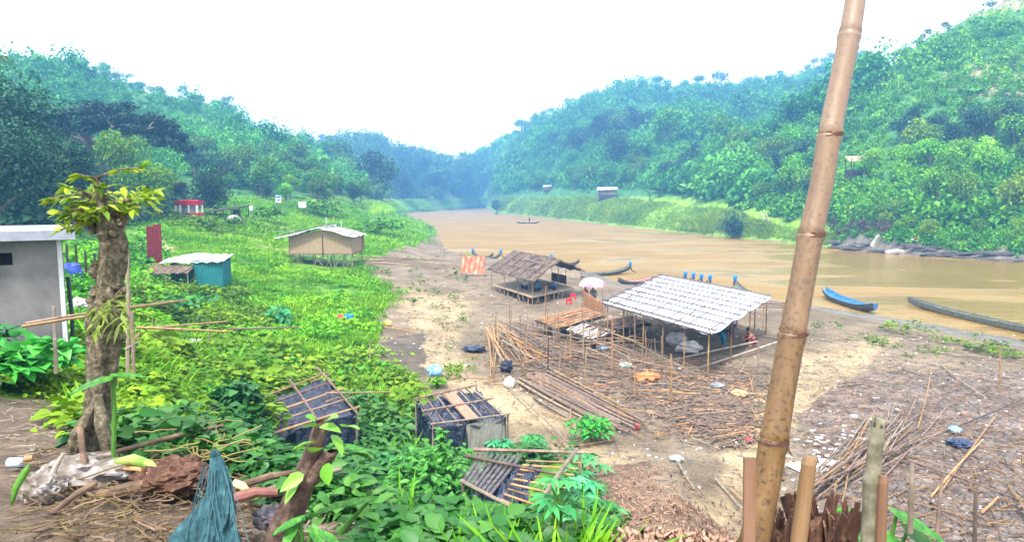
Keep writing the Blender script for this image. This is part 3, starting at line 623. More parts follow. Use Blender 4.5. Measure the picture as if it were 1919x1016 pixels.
many([[(1180, 325), (1300, 295), (1420, 285), (1540, 310), (1540, 385), (1440, 388), (1330, 360), (1190, 352)]], 52, ['green0', 'green1', 'teal2', 'dark1', 'green2'], .6, 1.15, 'leafy tree on the green foot of the hill across the river', 'trees at the foot of the near far bank hill', 35)
many([[(960, 290), (1130, 230), (1380, 220), (1380, 290), (1180, 330), (980, 345)]], 34, ['teal0', 'teal1', 'teal2', 'dark0'], 1.1, 2.0, 'large tree standing out on the hazy middle slope across the river', 'large trees on the middle slope', 36)
many([[(1570, 400), (1740, 405), (1920, 425), (2100, 440), (2100, 475), (1920, 470), (1740, 452), (1570, 445)]], 26, ['green0', 'dark2', 'lime1', 'green2'], .3, .55, 'low bushy tree hanging over the rock shelves at the waterline', 'low bushes over the waterline', 39, .6)
cvr = lambda nm, po, n, r0, r1, m, sd, lb: forest(nm, po, n, r0, r1, m, sd, lb, FCs, 1.6, .8)
cvr('undergrowth', [(-200, 395), (130, 398), (230, 400), (330, 372), (330, 395), (240, 425), (120, 442), (-200, 445)], 420, .8, 1.7, LM_dark, 61, 'dark scrub under the big trees behind the outhouse')
cvr('undergrowth', [(1560, 400), (1740, 400), (1960, 420), (2150, 430), (2150, 500), (1930, 486), (1740, 472), (1560, 455)], 900, .45, 1.0, LM_green, 62, 'green scrub hanging over the rock shelves')
cvr('undergrowth', [(1560, 375), (1690, 372), (1740, 425), (1660, 440), (1560, 440)], 150, .6, 1.3, leafmat('leaf_dead', (.05, .035, .03), (.12, .075, .055), (.2, .14, .09)), 63, 'dead brown vines on the bank below the small pale roofed hut')
many([[(1600, 330), (1700, 290), (1960, 280), (2150, 300), (2150, 440), (1900, 420), (1740, 420), (1640, 390)]], 50, ['lime0', 'lime1', 'lime2', 'green0', 'green1'], .5, .95, 'bright green bushy tree on the bank over the rock shelves', 'bright bushy trees over the rocks', 37)
many([[(1640, 250), (1960, 220), (2150, 220), (2150, 300), (1960, 280), (1660, 300)]], 26, ['dark0', 'dark1', 'teal2', 'dark2'], .5, .9, 'dark blue green tree in the belt across the steep slope', 'dark trees across the steep slope', 38)
for px, d, s, lb in ((1376, 158, .95, 'dark rounded tree alone at the water side of the grassy far bank'), (931, 400, 1.25, 'dark tree on the very tip of the far bank at the river bend'), (1300, 250, 1.3, 'tall dark tree above the pale banana clump across the river')):
    a = ray(px, 400)[0]; put_tree('dark%d' % (px % 3), a * d, d, hz(a * d, d) - 2.5, s, lb)
rr = random.Random(7)
for side, (p0, p1), nn, grp, lb in (('l', (5, 640), 34, 'skyline trees on the long hill', 'slender hazy tree on the skyline of the long wooded hill'), ('r', (960, 1690), 34, 'skyline trees on the blue ridge', 'hazy tree on the skyline of the blue ridge'), ('n', (1690, 1915), 10, 'skyline trees on the steep slope', 'tree on the skyline of the steep slope')):
    for k in range(nn):
        x, y, z = skyline(rr.uniform(p0, p1)); s = rr.uniform(.6, 1.35) * (y / 340); put_tree('sky%d' % rr.randrange(3), x, y, z - 4.2 * s, s, lb, grp)
a = ray(424, 190)[0]; put_tree('sky1', a * 350, 350, float(ghz(np.array([a * 350]), np.array([350.]))[0]) + .5, 1.35, 'lone small tree against the sky halfway down the long hill')

# ---------------------------------------------------------------- ground cover
CLEAR = [[(478, 735), (608, 695), (675, 770), (665, 850), (520, 850), (478, 800)], [(775, 745), (900, 722), (960, 780), (950, 880), (830, 870), (778, 800)], [(880, 850), (1090, 850), (1060, 930), (1010, 1000), (880, 950)], [(470, 700), (600, 680), (690, 770), (660, 800), (500, 800)]]
def cover(name, polys, n, temps, s0, s1, m, seed, label, ref=30., power=.55, keep=None):
    P3, px = sample_px(polys, n, seed, 12 if ref < 70 else 3); r = np.random.default_rng(seed)
    ok = poly_sd(P3[:, 0], P3[:, 1], RIV) > .6
    qx_, qy_ = proj(P3[:, 0], P3[:, 1], P3[:, 2] + .25)
    ok &= ~in_poly(qx_, qy_, [(538, 468), (668, 468), (668, 500), (607, 508), (538, 500)])
    if ref < 25:
        for c_ in CLEAR[:3]: ok &= ~in_poly(qx_, qy_, c_)
    ok &= fbm(P3[:, 0] / 1.7 + seed, P3[:, 1] / 1.7, 3) > (keep if keep is not None else -1)
    P3 = P3[ok]; sc = (s0 + (s1 - s0) * r.random(len(P3)) ** 1.5) * (np.maximum(P3[:, 1], 4) / ref) ** power * np.clip(.95 + 2.2 * fbm(P3[:, 0] / (ref * .06) + seed, P3[:, 1] / (ref * .08), 3), .45, 1.8)
    P3[:, 2] -= .03
    return scatter(name, temps, P3, sc, m, seed, tint=np.clip(.5 + 1.8 * fbm(P3[:, 0] / (P3[:, 1].mean() * .08), P3[:, 1] / (P3[:, 1].mean() * .08), 3) + r.normal(0, .2, len(P3)), 0, 1), label=label, cat='ground cover')
DEEPc = leafmat('leaf_deepc', (.005, .05, .02), (.015, .12, .03), (.05, .26, .05), .45, .2)
LM_mid = leafmat('leaf_mid', (.008, .07, .015), (.025, .18, .03), (.10, .36, .05), .45, .2)
P_t = [plant2(26, .22, .35, .075, .7, 30 + s) for s in range(5)]
TF = [tuft(12, .5, s, .06) for s in range(5)]; P_s = [plant(16, .35, .35, .2, .6, s) for s in range(5)]; P_b = [plant2(30, .32, .4, .15, .75, 10 + s) for s in range(5)]
M1 = [(250, 385), (430, 372), (620, 385), (760, 388), (812, 420), (800, 448), (745, 462), (700, 482), (520, 500), (430, 470), (430, 540), (300, 440)]
M2 = [(430, 470), (520, 500), (665, 500), (722, 535), (738, 560), (700, 595), (692, 680), (560, 680), (250, 620), (250, 560), (430, 548)]
M3 = [(-150, 600), (120, 660), (250, 620), (560, 670), (692, 676), (760, 730), (785, 790), (640, 770), (480, 800), (360, 810), (200, 820), (140, 750), (-150, 700)]
M4 = [(200, 800), (480, 780), (640, 760), (790, 780), (830, 850), (950, 850), (1060, 870), (1110, 950), (1130, 1110), (800, 1110), (770, 985), (650, 965), (540, 925), (430, 880), (330, 850), (205, 840)]
cover('grass', [M1], 9000, TF, .7, 1.3, LM_grass, 41, 'grass and low weeds on the open meadow below the kiosk', ref=60)
cover('weeds', [M1], 1500, P_s, .6, 1.2, LM_lime, 42, 'leafy weeds over the open meadow', ref=60, keep=.0)
cover('grass', [M2], 9000, TF, .5, 1.0, LM_grass, 43, 'bright grass around the stilt hut and the teal shed', ref=40, keep=-.1)
cover('weeds', [M2], 5200, P_s, .5, 1.15, LM_lime, 44, 'bright green creeping weeds in front of the stilt hut', ref=40, keep=-.05)
cover('weeds', [[(240, 540), (430, 548), (520, 600), (420, 640), (250, 610)], [(280, 405), (420, 400), (520, 440), (440, 445), (330, 425)]], 1100, P_s, .9, 1.6, LM_green, 45, 'dark leafy weeds round the teal shed and under the kiosk', ref=40)
cover('weeds', [M3], 9000, P_t + P_b[:1], .8, 1.7, LM_grass, 46, 'yellow green weeds on the slope behind the black sheeted sheds', ref=20)
cover('undergrowth', [M3], 700, P_b, .7, 1.3, LM_green, 47, 'darker broad leaved weeds among the yellow green ones', ref=20, keep=.02)
cover('undergrowth', [M4], 3400, P_b, .6, 1.3, LM_mid, 48, 'broad leaved undergrowth on the bank below the rubbish heap', ref=13)
cover('grass', [M3, M3, M4], 1700, [tuft(14, .5, 60 + s, .025) for s in range(4)], .7, 1.5, LM_grass, 55, 'tall grass blades among the weeds of the bank', ref=16, keep=.03)
cover('grass', [[(918, 372), (1150, 372), (1345, 395), (1470, 425), (1560, 440), (1560, 458), (1440, 450), (1340, 441), (1200, 426), (1080, 414), (1000, 405), (935, 397)]], 9000, TF, 1.7, 2.9, LM_bank, 49, 'tall bright grass on the far bank', ref=200, power=.5)
cover('grass', [[(690, 380), (912, 374), (912, 388), (780, 397), (700, 402)]], 2500, TF, 3.5, 5, LM_bank, 50, 'reedy grass strip beyond the river bend', ref=400, power=.5)
cover('weeds', [[(-150, 430), (60, 430), (130, 440), (250, 440), (300, 430), (300, 560), (250, 620), (120, 640), (-150, 620)]], 3000, P_s, .7, 1.4, LM_green, 52, 'leafy weeds around the outhouse and the open shelter', ref=30, keep=-.1)
cover('weeds', [M3], 3500, P_t, .8, 1.8, LM_lime, 53, 'small leaved bright weeds filling the upper bank', ref=14, keep=-.02)
cover('weeds', [M4], 5500, P_t + P_b[:2], .6, 1.4, LM_mid, 56, 'mid green leafy weeds filling the lower bank', ref=14, keep=-.04)
cover('weeds', [[(700, 500), (780, 480), (830, 470), (880, 560), (870, 620), (900, 690), (860, 720), (820, 700), (840, 620), (760, 560), (700, 540)], [(1500, 590), (1919, 640), (1919, 690), (1650, 650), (1500, 620)]], 700, P_s, .5, 1.1, LM_green, 51, 'thin weeds growing on the mud at the edge of the beach', ref=40, keep=.03)

# ================================================================ MATERIALS FOR THINGS
BAM = nmat('bamboo_tan', [(.15, .08, .03), (.24, .145, .065), (.31, .2, .1)], .55, 5, stretch=(1, 1, .4), bump=.15, rnd=.3)
BAMG = nmat('bamboo_grey', [(.10, .08, .06), (.18, .145, .11), (.26, .215, .165)], .7, 5, bump=.2, rnd=.35)
BAMR = nmat('bamboo_brown', [(.075, .048, .038), (.15, .10, .078), (.24, .17, .13)], .65, 5, bump=.2, rnd=.4)
BAMD = nmat('bamboo_dark', [(.03, .022, .018), (.06, .045, .035), (.1, .075, .06)], .7, 5, rnd=.3)
BAMO = nmat('bamboo_orange', [(.26, .10, .04), (.36, .17, .07), (.42, .25, .13)], .6, 5, rnd=.25)
TARPK = nmat('black_plastic', [(.004, .006, .016), (.010, .015, .04), (.03, .042, .085)], .24, 5, bump=1, bdist=.09, spec=.6, detail=5)
TARPW = nmat('white_tarp', [(.55, .57, .62), (.66, .68, .72), (.74, .75, .78)], .5, 1.2, bump=.3, bdist=.05)
THATCH = nmat('thatch', [(.055, .038, .032), (.12, .09, .075), (.2, .155, .125)], .9, 3.5, bump=.9, bdist=.06, stretch=(1, 1, 1), detail=8)
MATW = nmat('woven_mat', [(.2, .14, .08), (.27, .195, .115), (.33, .245, .155)], .75, 9, bump=.3, detail=6)
CONC = nmat('render_wall', [(.085, .08, .085), (.14, .135, .14), (.185, .178, .18)], .85, 1.6, bump=.1, detail=6)
SLAB = nmat('pale_slab', [(.2, .21, .26), (.3, .32, .38)], .8, 4, bump=.2)
TEAL = nmat('teal_paint', [(.008, .115, .125), (.014, .15, .155)], .6, 2.5, bump=.1)
REDP = nmat('red_paint', [(.42, .012, .02), (.55, .02, .03)], .5, 4, bump=.05)
MAROON = nmat('maroon_sheet', [(.10, .010, .014), (.17, .018, .022)], .6, 5, bump=.15)
WHITEP = nmat('white_paint', [(.6, .62, .66), (.72, .74, .76)], .5, 5, bump=.05)
DARKT = nmat('dark_timber', [(.02, .018, .016), (.05, .04, .034)], .8, 6)
SKIN = nmat('skin', [(.17, .075, .045), (.22, .1, .06)], .6, 12, bump=.05)
HAIR = nmat('hair', [(.008, .007, .007), (.016, .013, .012)], .6, 20)
def cloth(c, name): return nmat('cloth_' + name, [tuple(v * .75 for v in c), c], .85, 14, bump=.15)
BLUEM = nmat('blue_cowl', [(.01, .13, .45), (.02, .2, .6)], .4, 4, bump=.05)
BLUEB = nmat('blue_boat_paint', [(.03, .14, .32), (.06, .22, .42)], .5, 5, bump=.2)
HULL = nmat('dark_hull', [(.03, .035, .035), (.06, .065, .06), (.10, .09, .08)], .6, 4, bump=.2)
HULLG = nmat('grey_green_hull', [(.07, .085, .07), (.13, .14, .11), (.2, .2, .165)], .7, 4, bump=.3)

def bam(mb, a, b, r=.03, bend=0, n=6, nodes=True):
    """a culm: tapering tube with node rings"""
    a = Vector(a); b = Vector(b); L = (b - a).length; k = max(2, int(L / .45)); side = Vector((random.uniform(-1, 1), random.uniform(-1, 1), random.uniform(-.3, .6))) * bend * L; pts = []; rad = []
    for i in range(k + 1):
        t = i / k; p = a.lerp(b, t) + side * math.sin(PI * t); q = r * (1 - .3 * t)
        if nodes and 0 < i < k: 
            d = (b - a) / L * .012; pts += [p - d, p, p + d]; rad += [q, q * 1.22, q * .97]
        else: pts.append(p); rad.append(q)
    return mb.tube(pts, rad, n)
def pole(a, b, r, m, label, group=None, name='bamboo_pole', bend=.01, cat='pole', n=6, nodes=True):
    a = Vector(a); b = Vector(b); o = bam(MB(), a, b, r, bend, n, nodes).build(name, m, org=a); return tag(o, label, cat, group)

# ================================================================ FOREGROUND BAMBOO AND STAKES
def big_bamboo():
    m = bpy.data.materials.new('weathered_culm'); m.use_nodes = True; t = m.node_tree; N = t.nodes; L = t.links; b = N['Principled BSDF']; b.inputs['Roughness'].default_value = .5
    ge = N.new('ShaderNodeNewGeometry'); mp = N.new('ShaderNodeMapping'); mp.inputs['Scale'].default_value = (1, 1, .22); L.new(ge.outputs['Position'], mp.inputs[0])
    n = N.new('ShaderNodeTexNoise'); n.inputs['Scale'].default_value = 14; n.inputs['Detail'].default_value = 7; n.inputs['Roughness'].default_value = .7; L.new(mp.outputs[0], n.inputs[0])
    n2 = N.new('ShaderNodeTexNoise'); n2.inputs['Scale'].default_value = 70; n2.inputs['Detail'].default_value = 4; L.new(ge.outputs['Position'], n2.inputs[0])
    r = N.new('ShaderNodeValToRGB'); e = r.color_ramp.elements; e[0].position = .3; e[0].color = (.065, .032, .007, 1); e[1].position = .72; e[1].color = (.19, .125, .065, 1); q = e.new(.5); q.color = (.125, .066, .019, 1)
    L.new(n.outputs[0], r.inputs[0]); r2 = N.new('ShaderNodeValToRGB'); r2.color_ramp.elements[0].position = .36; r2.color_ramp.elements[0].color = (.3, .24, .2, 1); r2.color_ramp.elements[1].position = .46; r2.color_ramp.elements[1].color = (1, 1, 1, 1); L.new(n2.outputs[0], r2.inputs[0])
    mu = N.new('ShaderNodeMix'); mu.data_type = 'RGBA'; mu.blend_type = 'MULTIPLY'; mu.inputs[0].default_value = .8; L.new(r.outputs[0], mu.inputs[6]); L.new(r2.outputs[0], mu.inputs[7])
    # the old culm is greyer towards its top
    sp = N.new('ShaderNodeSeparateXYZ'); L.new(ge.outputs['Position'], sp.inputs[0]); mr = N.new('ShaderNodeMapRange'); mr.inputs[1].default_value = 8.3; mr.inputs[2].default_value = 9.6; mr.inputs[4].default_value = .6; L.new(sp.outputs[2], mr.inputs[0])
    m3 = N.new('ShaderNodeMix'); m3.data_type = 'RGBA'; L.new(mr.outputs[0], m3.inputs[0]); L.new(mu.outputs[2], m3.inputs[6]); m3.inputs[7].default_value = (.21, .155, .125, 1); L.new(m3.outputs[2], b.inputs['Base Color'])
    bp = N.new('ShaderNodeBump'); bp.inputs['Strength'].default_value = .5; bp.inputs['Distance'].default_value = .004; L.new(n.outputs[0], bp.inputs['Height']); L.new(bp.outputs[0], b.inputs['Normal'])
    a = at(1415, 1016, 2.0); t_ = at(1603, 0, 2.28); d = (t_ - a)
    lo_ = a - d * .42; hi_ = a + d * 1.35; nod = [1225, 1030, 836, 640, 455, 265, 68, -120, -300]; pts = [lo_]; rad = [.056]
    def pt(py):
        v = (1016 - py) / 1016; return a + d * v
    rr = lambda py: .0285 + .0155 * (py + 300) / 1300
    for k, py in enumerate(nod):
        w = rr(py); s = random.uniform(-.004, .004); P0 = pt(py) + Vector((s, 0, 0))
        dv = d.normalized()
        pts += [P0 - dv * .03, P0 - dv * .009, P0 - dv * .002, P0 + dv * .003, P0 + dv * .009, P0 + dv * .03]; rad += [w * .985, w * 1.07, w * 1.10, w * .93, w * 1.05, w * .97]
        if k < len(nod) - 1:
            pm = pt((py + nod[k + 1]) / 2) + Vector((random.uniform(-.004, .004), 0, 0)); pts.append(pm); rad.append(w * .93)
    pts.append(hi_); rad.append(.03)
    root = empty('bamboo_post', lo_, 'very tall thick leaning bamboo culm that rises out of the top of the picture', 'bamboo post')
    cu_ = MB().tube(pts, rad, 28).build('culm', m, root, smooth=True)
    db = MB()
    for py in (455, 836, 265, 640):
        w = rr(py); c = pt(py) + d.normalized() * .006
        vs = []
        for i in range(15):
            an = -PI * .95 + PI * .75 * i / 14; u = Vector((math.cos(an), math.sin(an), 0)); j = random.uniform(.4, 1)
            vs += [c + u * (w * 1.10) + d.normalized() * .010 * j, c + u * (w * 1.14) - d.normalized() * .008 * j]
        db.add(vs, [(2 * i, 2 * i + 1, 2 * i + 3, 2 * i + 2) for i in range(14)])
    db.build('node_rings_pattern', nmat('node_scar', [(.035, .012, .01), (.09, .035, .022)], .8, 40), cu_)
big_bamboo()
STK = nmat('split_stake', [(.12, .06, .035), (.19, .105, .065)], .7, 12, stretch=(1, 1, .1), bump=.3, bdist=.003)
tag(MB().plank(at(1402, 1190, 1.80), at(1405, 858, 1.84), .031, .012, (0, 1, 0)).build('wooden_stake', STK), 'flat reddish split stake standing against the thick leaning bamboo', 'stake')
o = MB().tube([at(1478, 1230, 2.02), at(1497, 1016, 2.05), at(1516, 872, 2.09), at(1519, 862, 2.1), at(1519, 859, 2.1)], [.027, .025, .023, .0235, .020], 14).build('bamboo_stake', nmat('stake_bamboo', [(.14, .08, .035), (.2, .12, .06)], .55, 10, stretch=(1, 1, .15)), smooth=False); tag(o, 'plain tan bamboo stake with a clean cut top before the brown stump', 'stake')
def grey_stake():
    gm = nmat('lichen_culm', [(.07, .065, .04), (.13, .12, .08), (.2, .185, .14)], .75, 22, bump=.4, bdist=.004)
    p = lambda px, py, d=2.2: at(px, py, d)
    root = empty('bamboo_stake', p(1626, 1250), 'grey green bamboo stake with a jagged broken top and knotty nodes', 'stake')
    mb = MB(); w = .026
    mb.tube([p(1612, 1250), p(1626, 1030), p(1629, 1016), p(1634, 912), p(1635, 905), p(1635, 898), p(1637, 890), p(1641, 832), p(1642, 827), p(1644, 822), p(1648, 795), p(1649, 785)], [w, w, w, w * 1.0, w * 1.15, w * 1.2, w * .95, w * .9, w * .98, w * .88, w * .85, w * .8], 16, cap=True)
    for k in range(7):
        an = 2 * PI * k / 7; c = p(1649, 787) + Vector((math.cos(an) * w * .72, math.sin(an) * w * .72, 0)); mb.tube([c - Vector((0, 0, .02)), c + Vector((0, 0, random.uniform(.005, .03)))], [.007, .001], 5)
    mb.build('culm', gm, root, smooth=True)
    MB().tube([p(1655, 1250, 2.17), p(1651, 1016, 2.17), p(1655, 905, 2.17), p(1657, 893, 2.17)], [.017, .017, .016, .011], 9).build('splint', STK, root)
grey_stake()
tag(MB().tube([at(1706, 1000, 2.9), at(1709, 905, 2.9), at(1710, 868, 2.92)], [.012, .011, .008], 7).build('wooden_stake', BAMG), 'short thin grey stick standing beyond the jagged grey green stake', 'stake')
tag(MB().tube([at(1826, 1060, 4), at(1829, 920, 4.05)], [.012, .010], 7).build('wooden_stake', BAMD), 'thin nearly black stick standing over the stones', 'stake')
tag(MB().tube([at(1757, 1000, 4), at(1766, 895, 4.1)], [.012, .009], 7).build('wooden_stake', BAMR), 'thin brown leaning stick between the jagged stake and the black stick', 'stake')
FIB = nmat('rotten_fibre', [(.02, .009, .006), (.07, .032, .02), (.17, .09, .055)], .9, 22, stretch=(1, 1, .25), bump=.9, bdist=.02, detail=7)
def stump(cx, cy, d, w, h, label, n=46, seed=1):
    rr = random.Random(seed); base = at(cx, cy, d); mb = MB(); pts = []
    def f(u, v):
        an = 2 * PI * u; q = w * (1 + .22 * math.sin(3 * an + seed) + .13 * math.sin(7 * an + 2 * seed) + .05 * math.sin(17 * an)) * (1 - .15 * v); return (base.x + math.cos(an) * q, base.y + math.sin(an) * q, base.z + h * v - .3 * (1 - v) + (.05 * math.sin(9 * an) if v > .9 else 0))
    mb.grid(f, 44, 6)
    for k in range(n):
        an = rr.uniform(0, 2 * PI); q = w * rr.uniform(.3, 1.12); b = base + Vector((math.cos(an) * q, math.sin(an) * q, h * rr.uniform(.1, .8))); L = h * rr.uniform(.25, .6)
        mb.plank(b, b + Vector((math.cos(an) * L * .25 + rr.uniform(-.02, .02), math.sin(an) * L * .2, L)), rr.uniform(.012, .04), .006, (math.sin(an), -math.cos(an), .2))
        if k % 2 == 0:
            e = b + Vector((math.cos(an) * L * .3, math.sin(an) * L * .2, L * .8)); mb.tube([b, e], [.014, .003], 5)
    mb.ball(base + Vector((0, 0, h * .55)), (w * .85, w * .85, h * .3), 12, 7, .12)
    tag(mb.build('tree_stump', FIB), label, 'stump')
stump(1538, 1052, 2.5, .105, .19, 'shredded dark brown stump behind the clean cut bamboo stake', 60, 2)
stump(1447, 1052, 2.45, .062, .14, 'small dark rotten stump beside the foot of the thick bamboo', 30, 5)

# ================================================================ LOPPED TRUNKS
def gnarly(pts, rad, seed, nu=26, nvk=7, amp=.3):
    """trunk surface with lumps and ridges along a poly line"""
    pts = [Vector(p) for p in pts]; m = len(pts)
    def ev(v):
        t = v * (m - 1); i = min(int(t), m - 2); f = t - i; return pts[i].lerp(pts[i + 1], f), rad[i] + (rad[i + 1] - rad[i]) * f
    def f(u, v):
        c, r = ev(v); an = 2 * PI * u; x = math.cos(an); y = math.sin(an)
        n1 = float(fbm(np.array([x * 1.3 + seed]), np.array([v * nvk + y * 1.3]), 4)[0]); n2 = float(fbm(np.array([x * 4 + seed * 3]), np.array([v * nvk * 1.2 + y * 4]), 3)[0])
        q = r * (1 + amp * 3.2 * n1 + amp * 1.6 * n2 + amp * .35 * math.sin(an * 5 + v * 6)); return c + Vector((x * q, y * q, 0))
    return MB().grid(f, nu, nvk * 11)
BARKP = nmat('lopped_bark', [(.012, .010, .007), (.10, .085, .05), (.25, .205, .15)], .9, 22, bump=1, bdist=.03, detail=8)
DEBARK = nmat('peeled_bark', [(.025, .015, .012), (.075, .045, .034), (.16, .11, .085)], .9, 14, bump=1, bdist=.02, detail=8)
YEL = leafmat('leaf_yellow', (.10, .30, .01), (.28, .50, .02), (.52, .62, .05), .45, .35)
NEARG = leafmat('leaf_near', (.03, .13, .02), (.06, .25, .03), (.13, .40, .05), .4, .25)
def leaves_at(cs, ds, L_, W_, seed, m, parent, droop=.35, name='leaves'):
    r = np.random.default_rng(seed); C = np.array([tuple(c) for c in cs]); D = np.array([tuple(v) for v in ds], float); D /= np.linalg.norm(D, axis=1)[:, None]; n = len(C)
    V, Fq = leaf2(C, D, np.asarray(L_) * r.uniform(.75, 1.25, n), np.asarray(W_) * r.uniform(.8, 1.2, n), r, droop); o = quads(name, V, Fq, m, np.repeat(r.random(n), 9)); o.parent = parent
    if parent: o.matrix_parent_inverse = parent.matrix_basis.inverted()
    return o
def lopped():
    b = g(163, 858); d = b.y; k = d / 1300
    p = lambda px, py, dd=0: at(px, py, d + dd)
    root = empty('lopped_tree', b, 'gnarled lopped trunk crowned with yellow green shoots at the edge of the yard', 'tree')
    c = [(160, 905, 95), (166, 850, 82), (176, 800, 66), (186, 740, 60), (192, 690, 60), (198, 640, 68), (200, 600, 84), (200, 565, 76), (206, 535, 52), (211, 490, 56), (213, 455, 60), (205, 425, 62), (194, 402, 60), (190, 385, 36), (186, 360, 24), (182, 330, 13)]
    gnarly([p(x, y) for x, y, w in c], [w * k * .37 for x, y, w in c], 3).build('trunk', BARKP, root)
    rr = random.Random(4); st = MB()
    for k2 in range(9):                        # stubs and buttress
        py = rr.choice([380, 400, 420, 560, 590, 610, 640]); px = 198 + rr.choice((-1, 1)) * 22; q = p(px, py); st.tube([q, q + Vector(((px - 198) / 22 * .11, rr.uniform(-.1, 0), rr.uniform(.0, .09)))], [.035, .02], 7)
    for (x0, y0, x1, y1, w) in ((175, 760, 130, 870, .06), (185, 740, 205, 850, .05), (150, 800, 142, 878, .045)): st.tube([p(x0, y0, -.12), p((x0 + x1) / 2 - 4, (y0 + y1) / 2, -.2), p(x1, y1, -.22)], [w * .5, w, w * .8], 8)
    for k2 in range(26):
        py = rr.uniform(395, 640) if k2 % 3 else rr.uniform(540, 620); w_ = (26 if 380 < py < 440 or py > 550 else 20) * k; an = rr.uniform(PI, 2 * PI); c_ = p(200 + (4 if py < 500 else 0), py); st.ball(c_ + Vector((math.cos(an) * w_ * 1.0, math.sin(an) * w_ * .9, 0)), (rr.uniform(.025, .055), .04, rr.uniform(.02, .06)), 10, 7, .22)
    st  .build('bark_growths', BARKP, root)
    cs = []; ds = []; bx = MB()
    for k2 in range(26):
        a0 = p(rr.uniform(172, 205), rr.uniform(335, 425)); an = rr.uniform(0, 2 * PI); L = rr.uniform(.14, .5); e = a0 + Vector((math.cos(an) * L, math.sin(an) * L * .6, rr.uniform(-.06, .12))); bx.tube([a0, a0.lerp(e, .5) + Vector((0, 0, .03)), e], [.010, .008, .004], 5)
        for j in range(11):
            f = rr.uniform(.35, 1); cs.append(a0.lerp(e, f)); ds.append((math.cos(an) + rr.uniform(-.8, .8), math.sin(an) * .7 + rr.uniform(-.6, .6), rr.uniform(-.3, .7)))
    for k2 in range(90): cs.append(p(rr.uniform(195, 290), rr.uniform(350, 395), rr.uniform(-.2, .2))); ds.append((rr.uniform(.2, 1), rr.uniform(-.5, .2), rr.uniform(-.5, .4)))
    bx.build('twig', BARKP, root)
    leaves_at(cs, ds, .095, .042, 1, YEL, root, .3)
    cs = [p(rr.uniform(175, 250), rr.uniform(555, 625), rr.uniform(-.3, -.1)) for _ in range(60)]; ds = [(rr.uniform(-1, 1), rr.uniform(-1, 0), rr.uniform(-.6, .5)) for _ in cs]
    leaves_at(cs, ds, .085, .03, 2, leafmat('leaf_olive', (.08, .10, .02), (.15, .2, .03), (.25, .32, .05)), root, .6, 'sprouts')
lopped()
def lopped2():
    d = 3.7; k = d / 1300; p = lambda px, py, dd=0: at(px, py, d + dd); root = empty('lopped_tree', p(520, 1090), 'brown leaning lopped stem with a few round leaves near its tip', 'tree')
    c = [(500, 1110, 66), (520, 1016, 62), (548, 950, 56), (572, 890, 46), (588, 850, 38), (598, 815, 32), (604, 790, 27)]
    gnarly([p(x, y) for x, y, w in c], [w * k * .5 for x, y, w in c], 8, 22, 5, .1).build('trunk', DEBARK, root)
    gnarly([p(578, 908), p(598, 880, -.03), p(618, 852, -.05), p(624, 846, -.05)], [.055, .05, .045, .03], 2, 16, 3, .1).build('branch', DEBARK, root)
    L = [(600, 800, 1, .1, .17), (596, 800, -1, .3, .10), (640, 800, .6, .2, .12), (590, 830, -.9, .0, .12), (605, 870, .3, -.5, .13), (570, 890, -.6, -.2, .14), (585, 850, .4, .5, .11), (612, 790, .8, .6, .12), (560, 905, -.5, -.6, .10), (592, 790, -.6, .7, .1), (622, 815, .5, -.6, .12)]
    leaves_at([p(x, y, -.08) for x, y, *_ in L], [(a, -.35, b_) for x, y, a, b_, l in L], [l for *_, l in L], .085, 3, leafmat('leaf_lime2', (.10, .25, .02), (.17, .36, .035), (.24, .44, .06), .4, .3), root, .25)
lopped2()

# ================================================================ FENCE, OUTHOUSE
def gp(px, py, top, r, m, label, group=None, lean=0, name='fence_post', h=None):
    """vertical post: ground pixel, photo row of its top"""
    b = g(px, py); t = at(px + lean, top, b.y); t.z = max(t.z, b.z + .2); return pole(b - Vector((0, 0, .15)), t, r, m, label, group, name=name, cat='post', bend=.008)
def lay(x0, y0, x1, y1, d0, d1, r, m, label, group=None, name='bamboo_rail'): return pole(at(x0, y0, d0), at(x1, y1, d1), r, m, label, group, name=name, cat='rail')
pole(at(240, 700, 7.4), at(241, 468, 7.4), .02, BAMG, 'grey bamboo post just behind the lopped trunk, the taller of the pair', name='fence_post', cat='post')
pole(at(252, 700, 7.6), at(236, 472, 7.6), .018, BAMR, 'brown bamboo post crossing the grey one behind the lopped trunk', name='fence_post', cat='post')
pole(at(251, 660, 7.2), at(249, 585, 7.2), .017, BAMG, 'short post beside the pair behind the lopped trunk', name='fence_post', cat='post')
pole(at(106, 700, 8.6), at(101, 574, 8.6), .026, BAMG, 'grey post in front of the outhouse wall carrying the leaning rail', name='fence_post', cat='post')
lay(44, 612, 200, 588, 8.3, 7.4, .024, BAM, 'tan bamboo rail across the front of the outhouse'); lay(50, 606, 170, 586, 8.4, 7.6, .018, BAMR, 'thin reddish rail behind the tan rail at the outhouse')
lay(236, 578, 346, 563, 7.4, 9.2, .024, BAM, 'tan bamboo rail jutting out past the lopped trunk toward the teal shed')
lay(236, 655, 262, 640, 7.3, 7.3, .015, BAMG, 'short grey rail low behind the lopped trunk')
lay(268, 616, 426, 603, 17, 17.5, .035, BAM, 'upper tan rail of the low fence in the weeds'); lay(258, 614, 428, 622, 16.5, 16, .035, BAM, 'lower tan rail of the low fence in the weeds'); lay(428, 617, 560, 614, 16, 17, .03, BAMG, 'greyish rail running on from the low fence')
gp(286, 648, 598, .03, BAMG, 'weathered post at the near end of the low fence'); gp(393, 658, 602, .03, BAMG, 'weathered post in the middle of the low fence')
lay(250, 640, 262, 625, 12, 12.5, .03, BAM, 'stub of a rail at the start of the low fence')
def box_part(root, name, m, c, d, M=None, rz=0): return MB().box(c, d, rz, M).build(name, m, root)
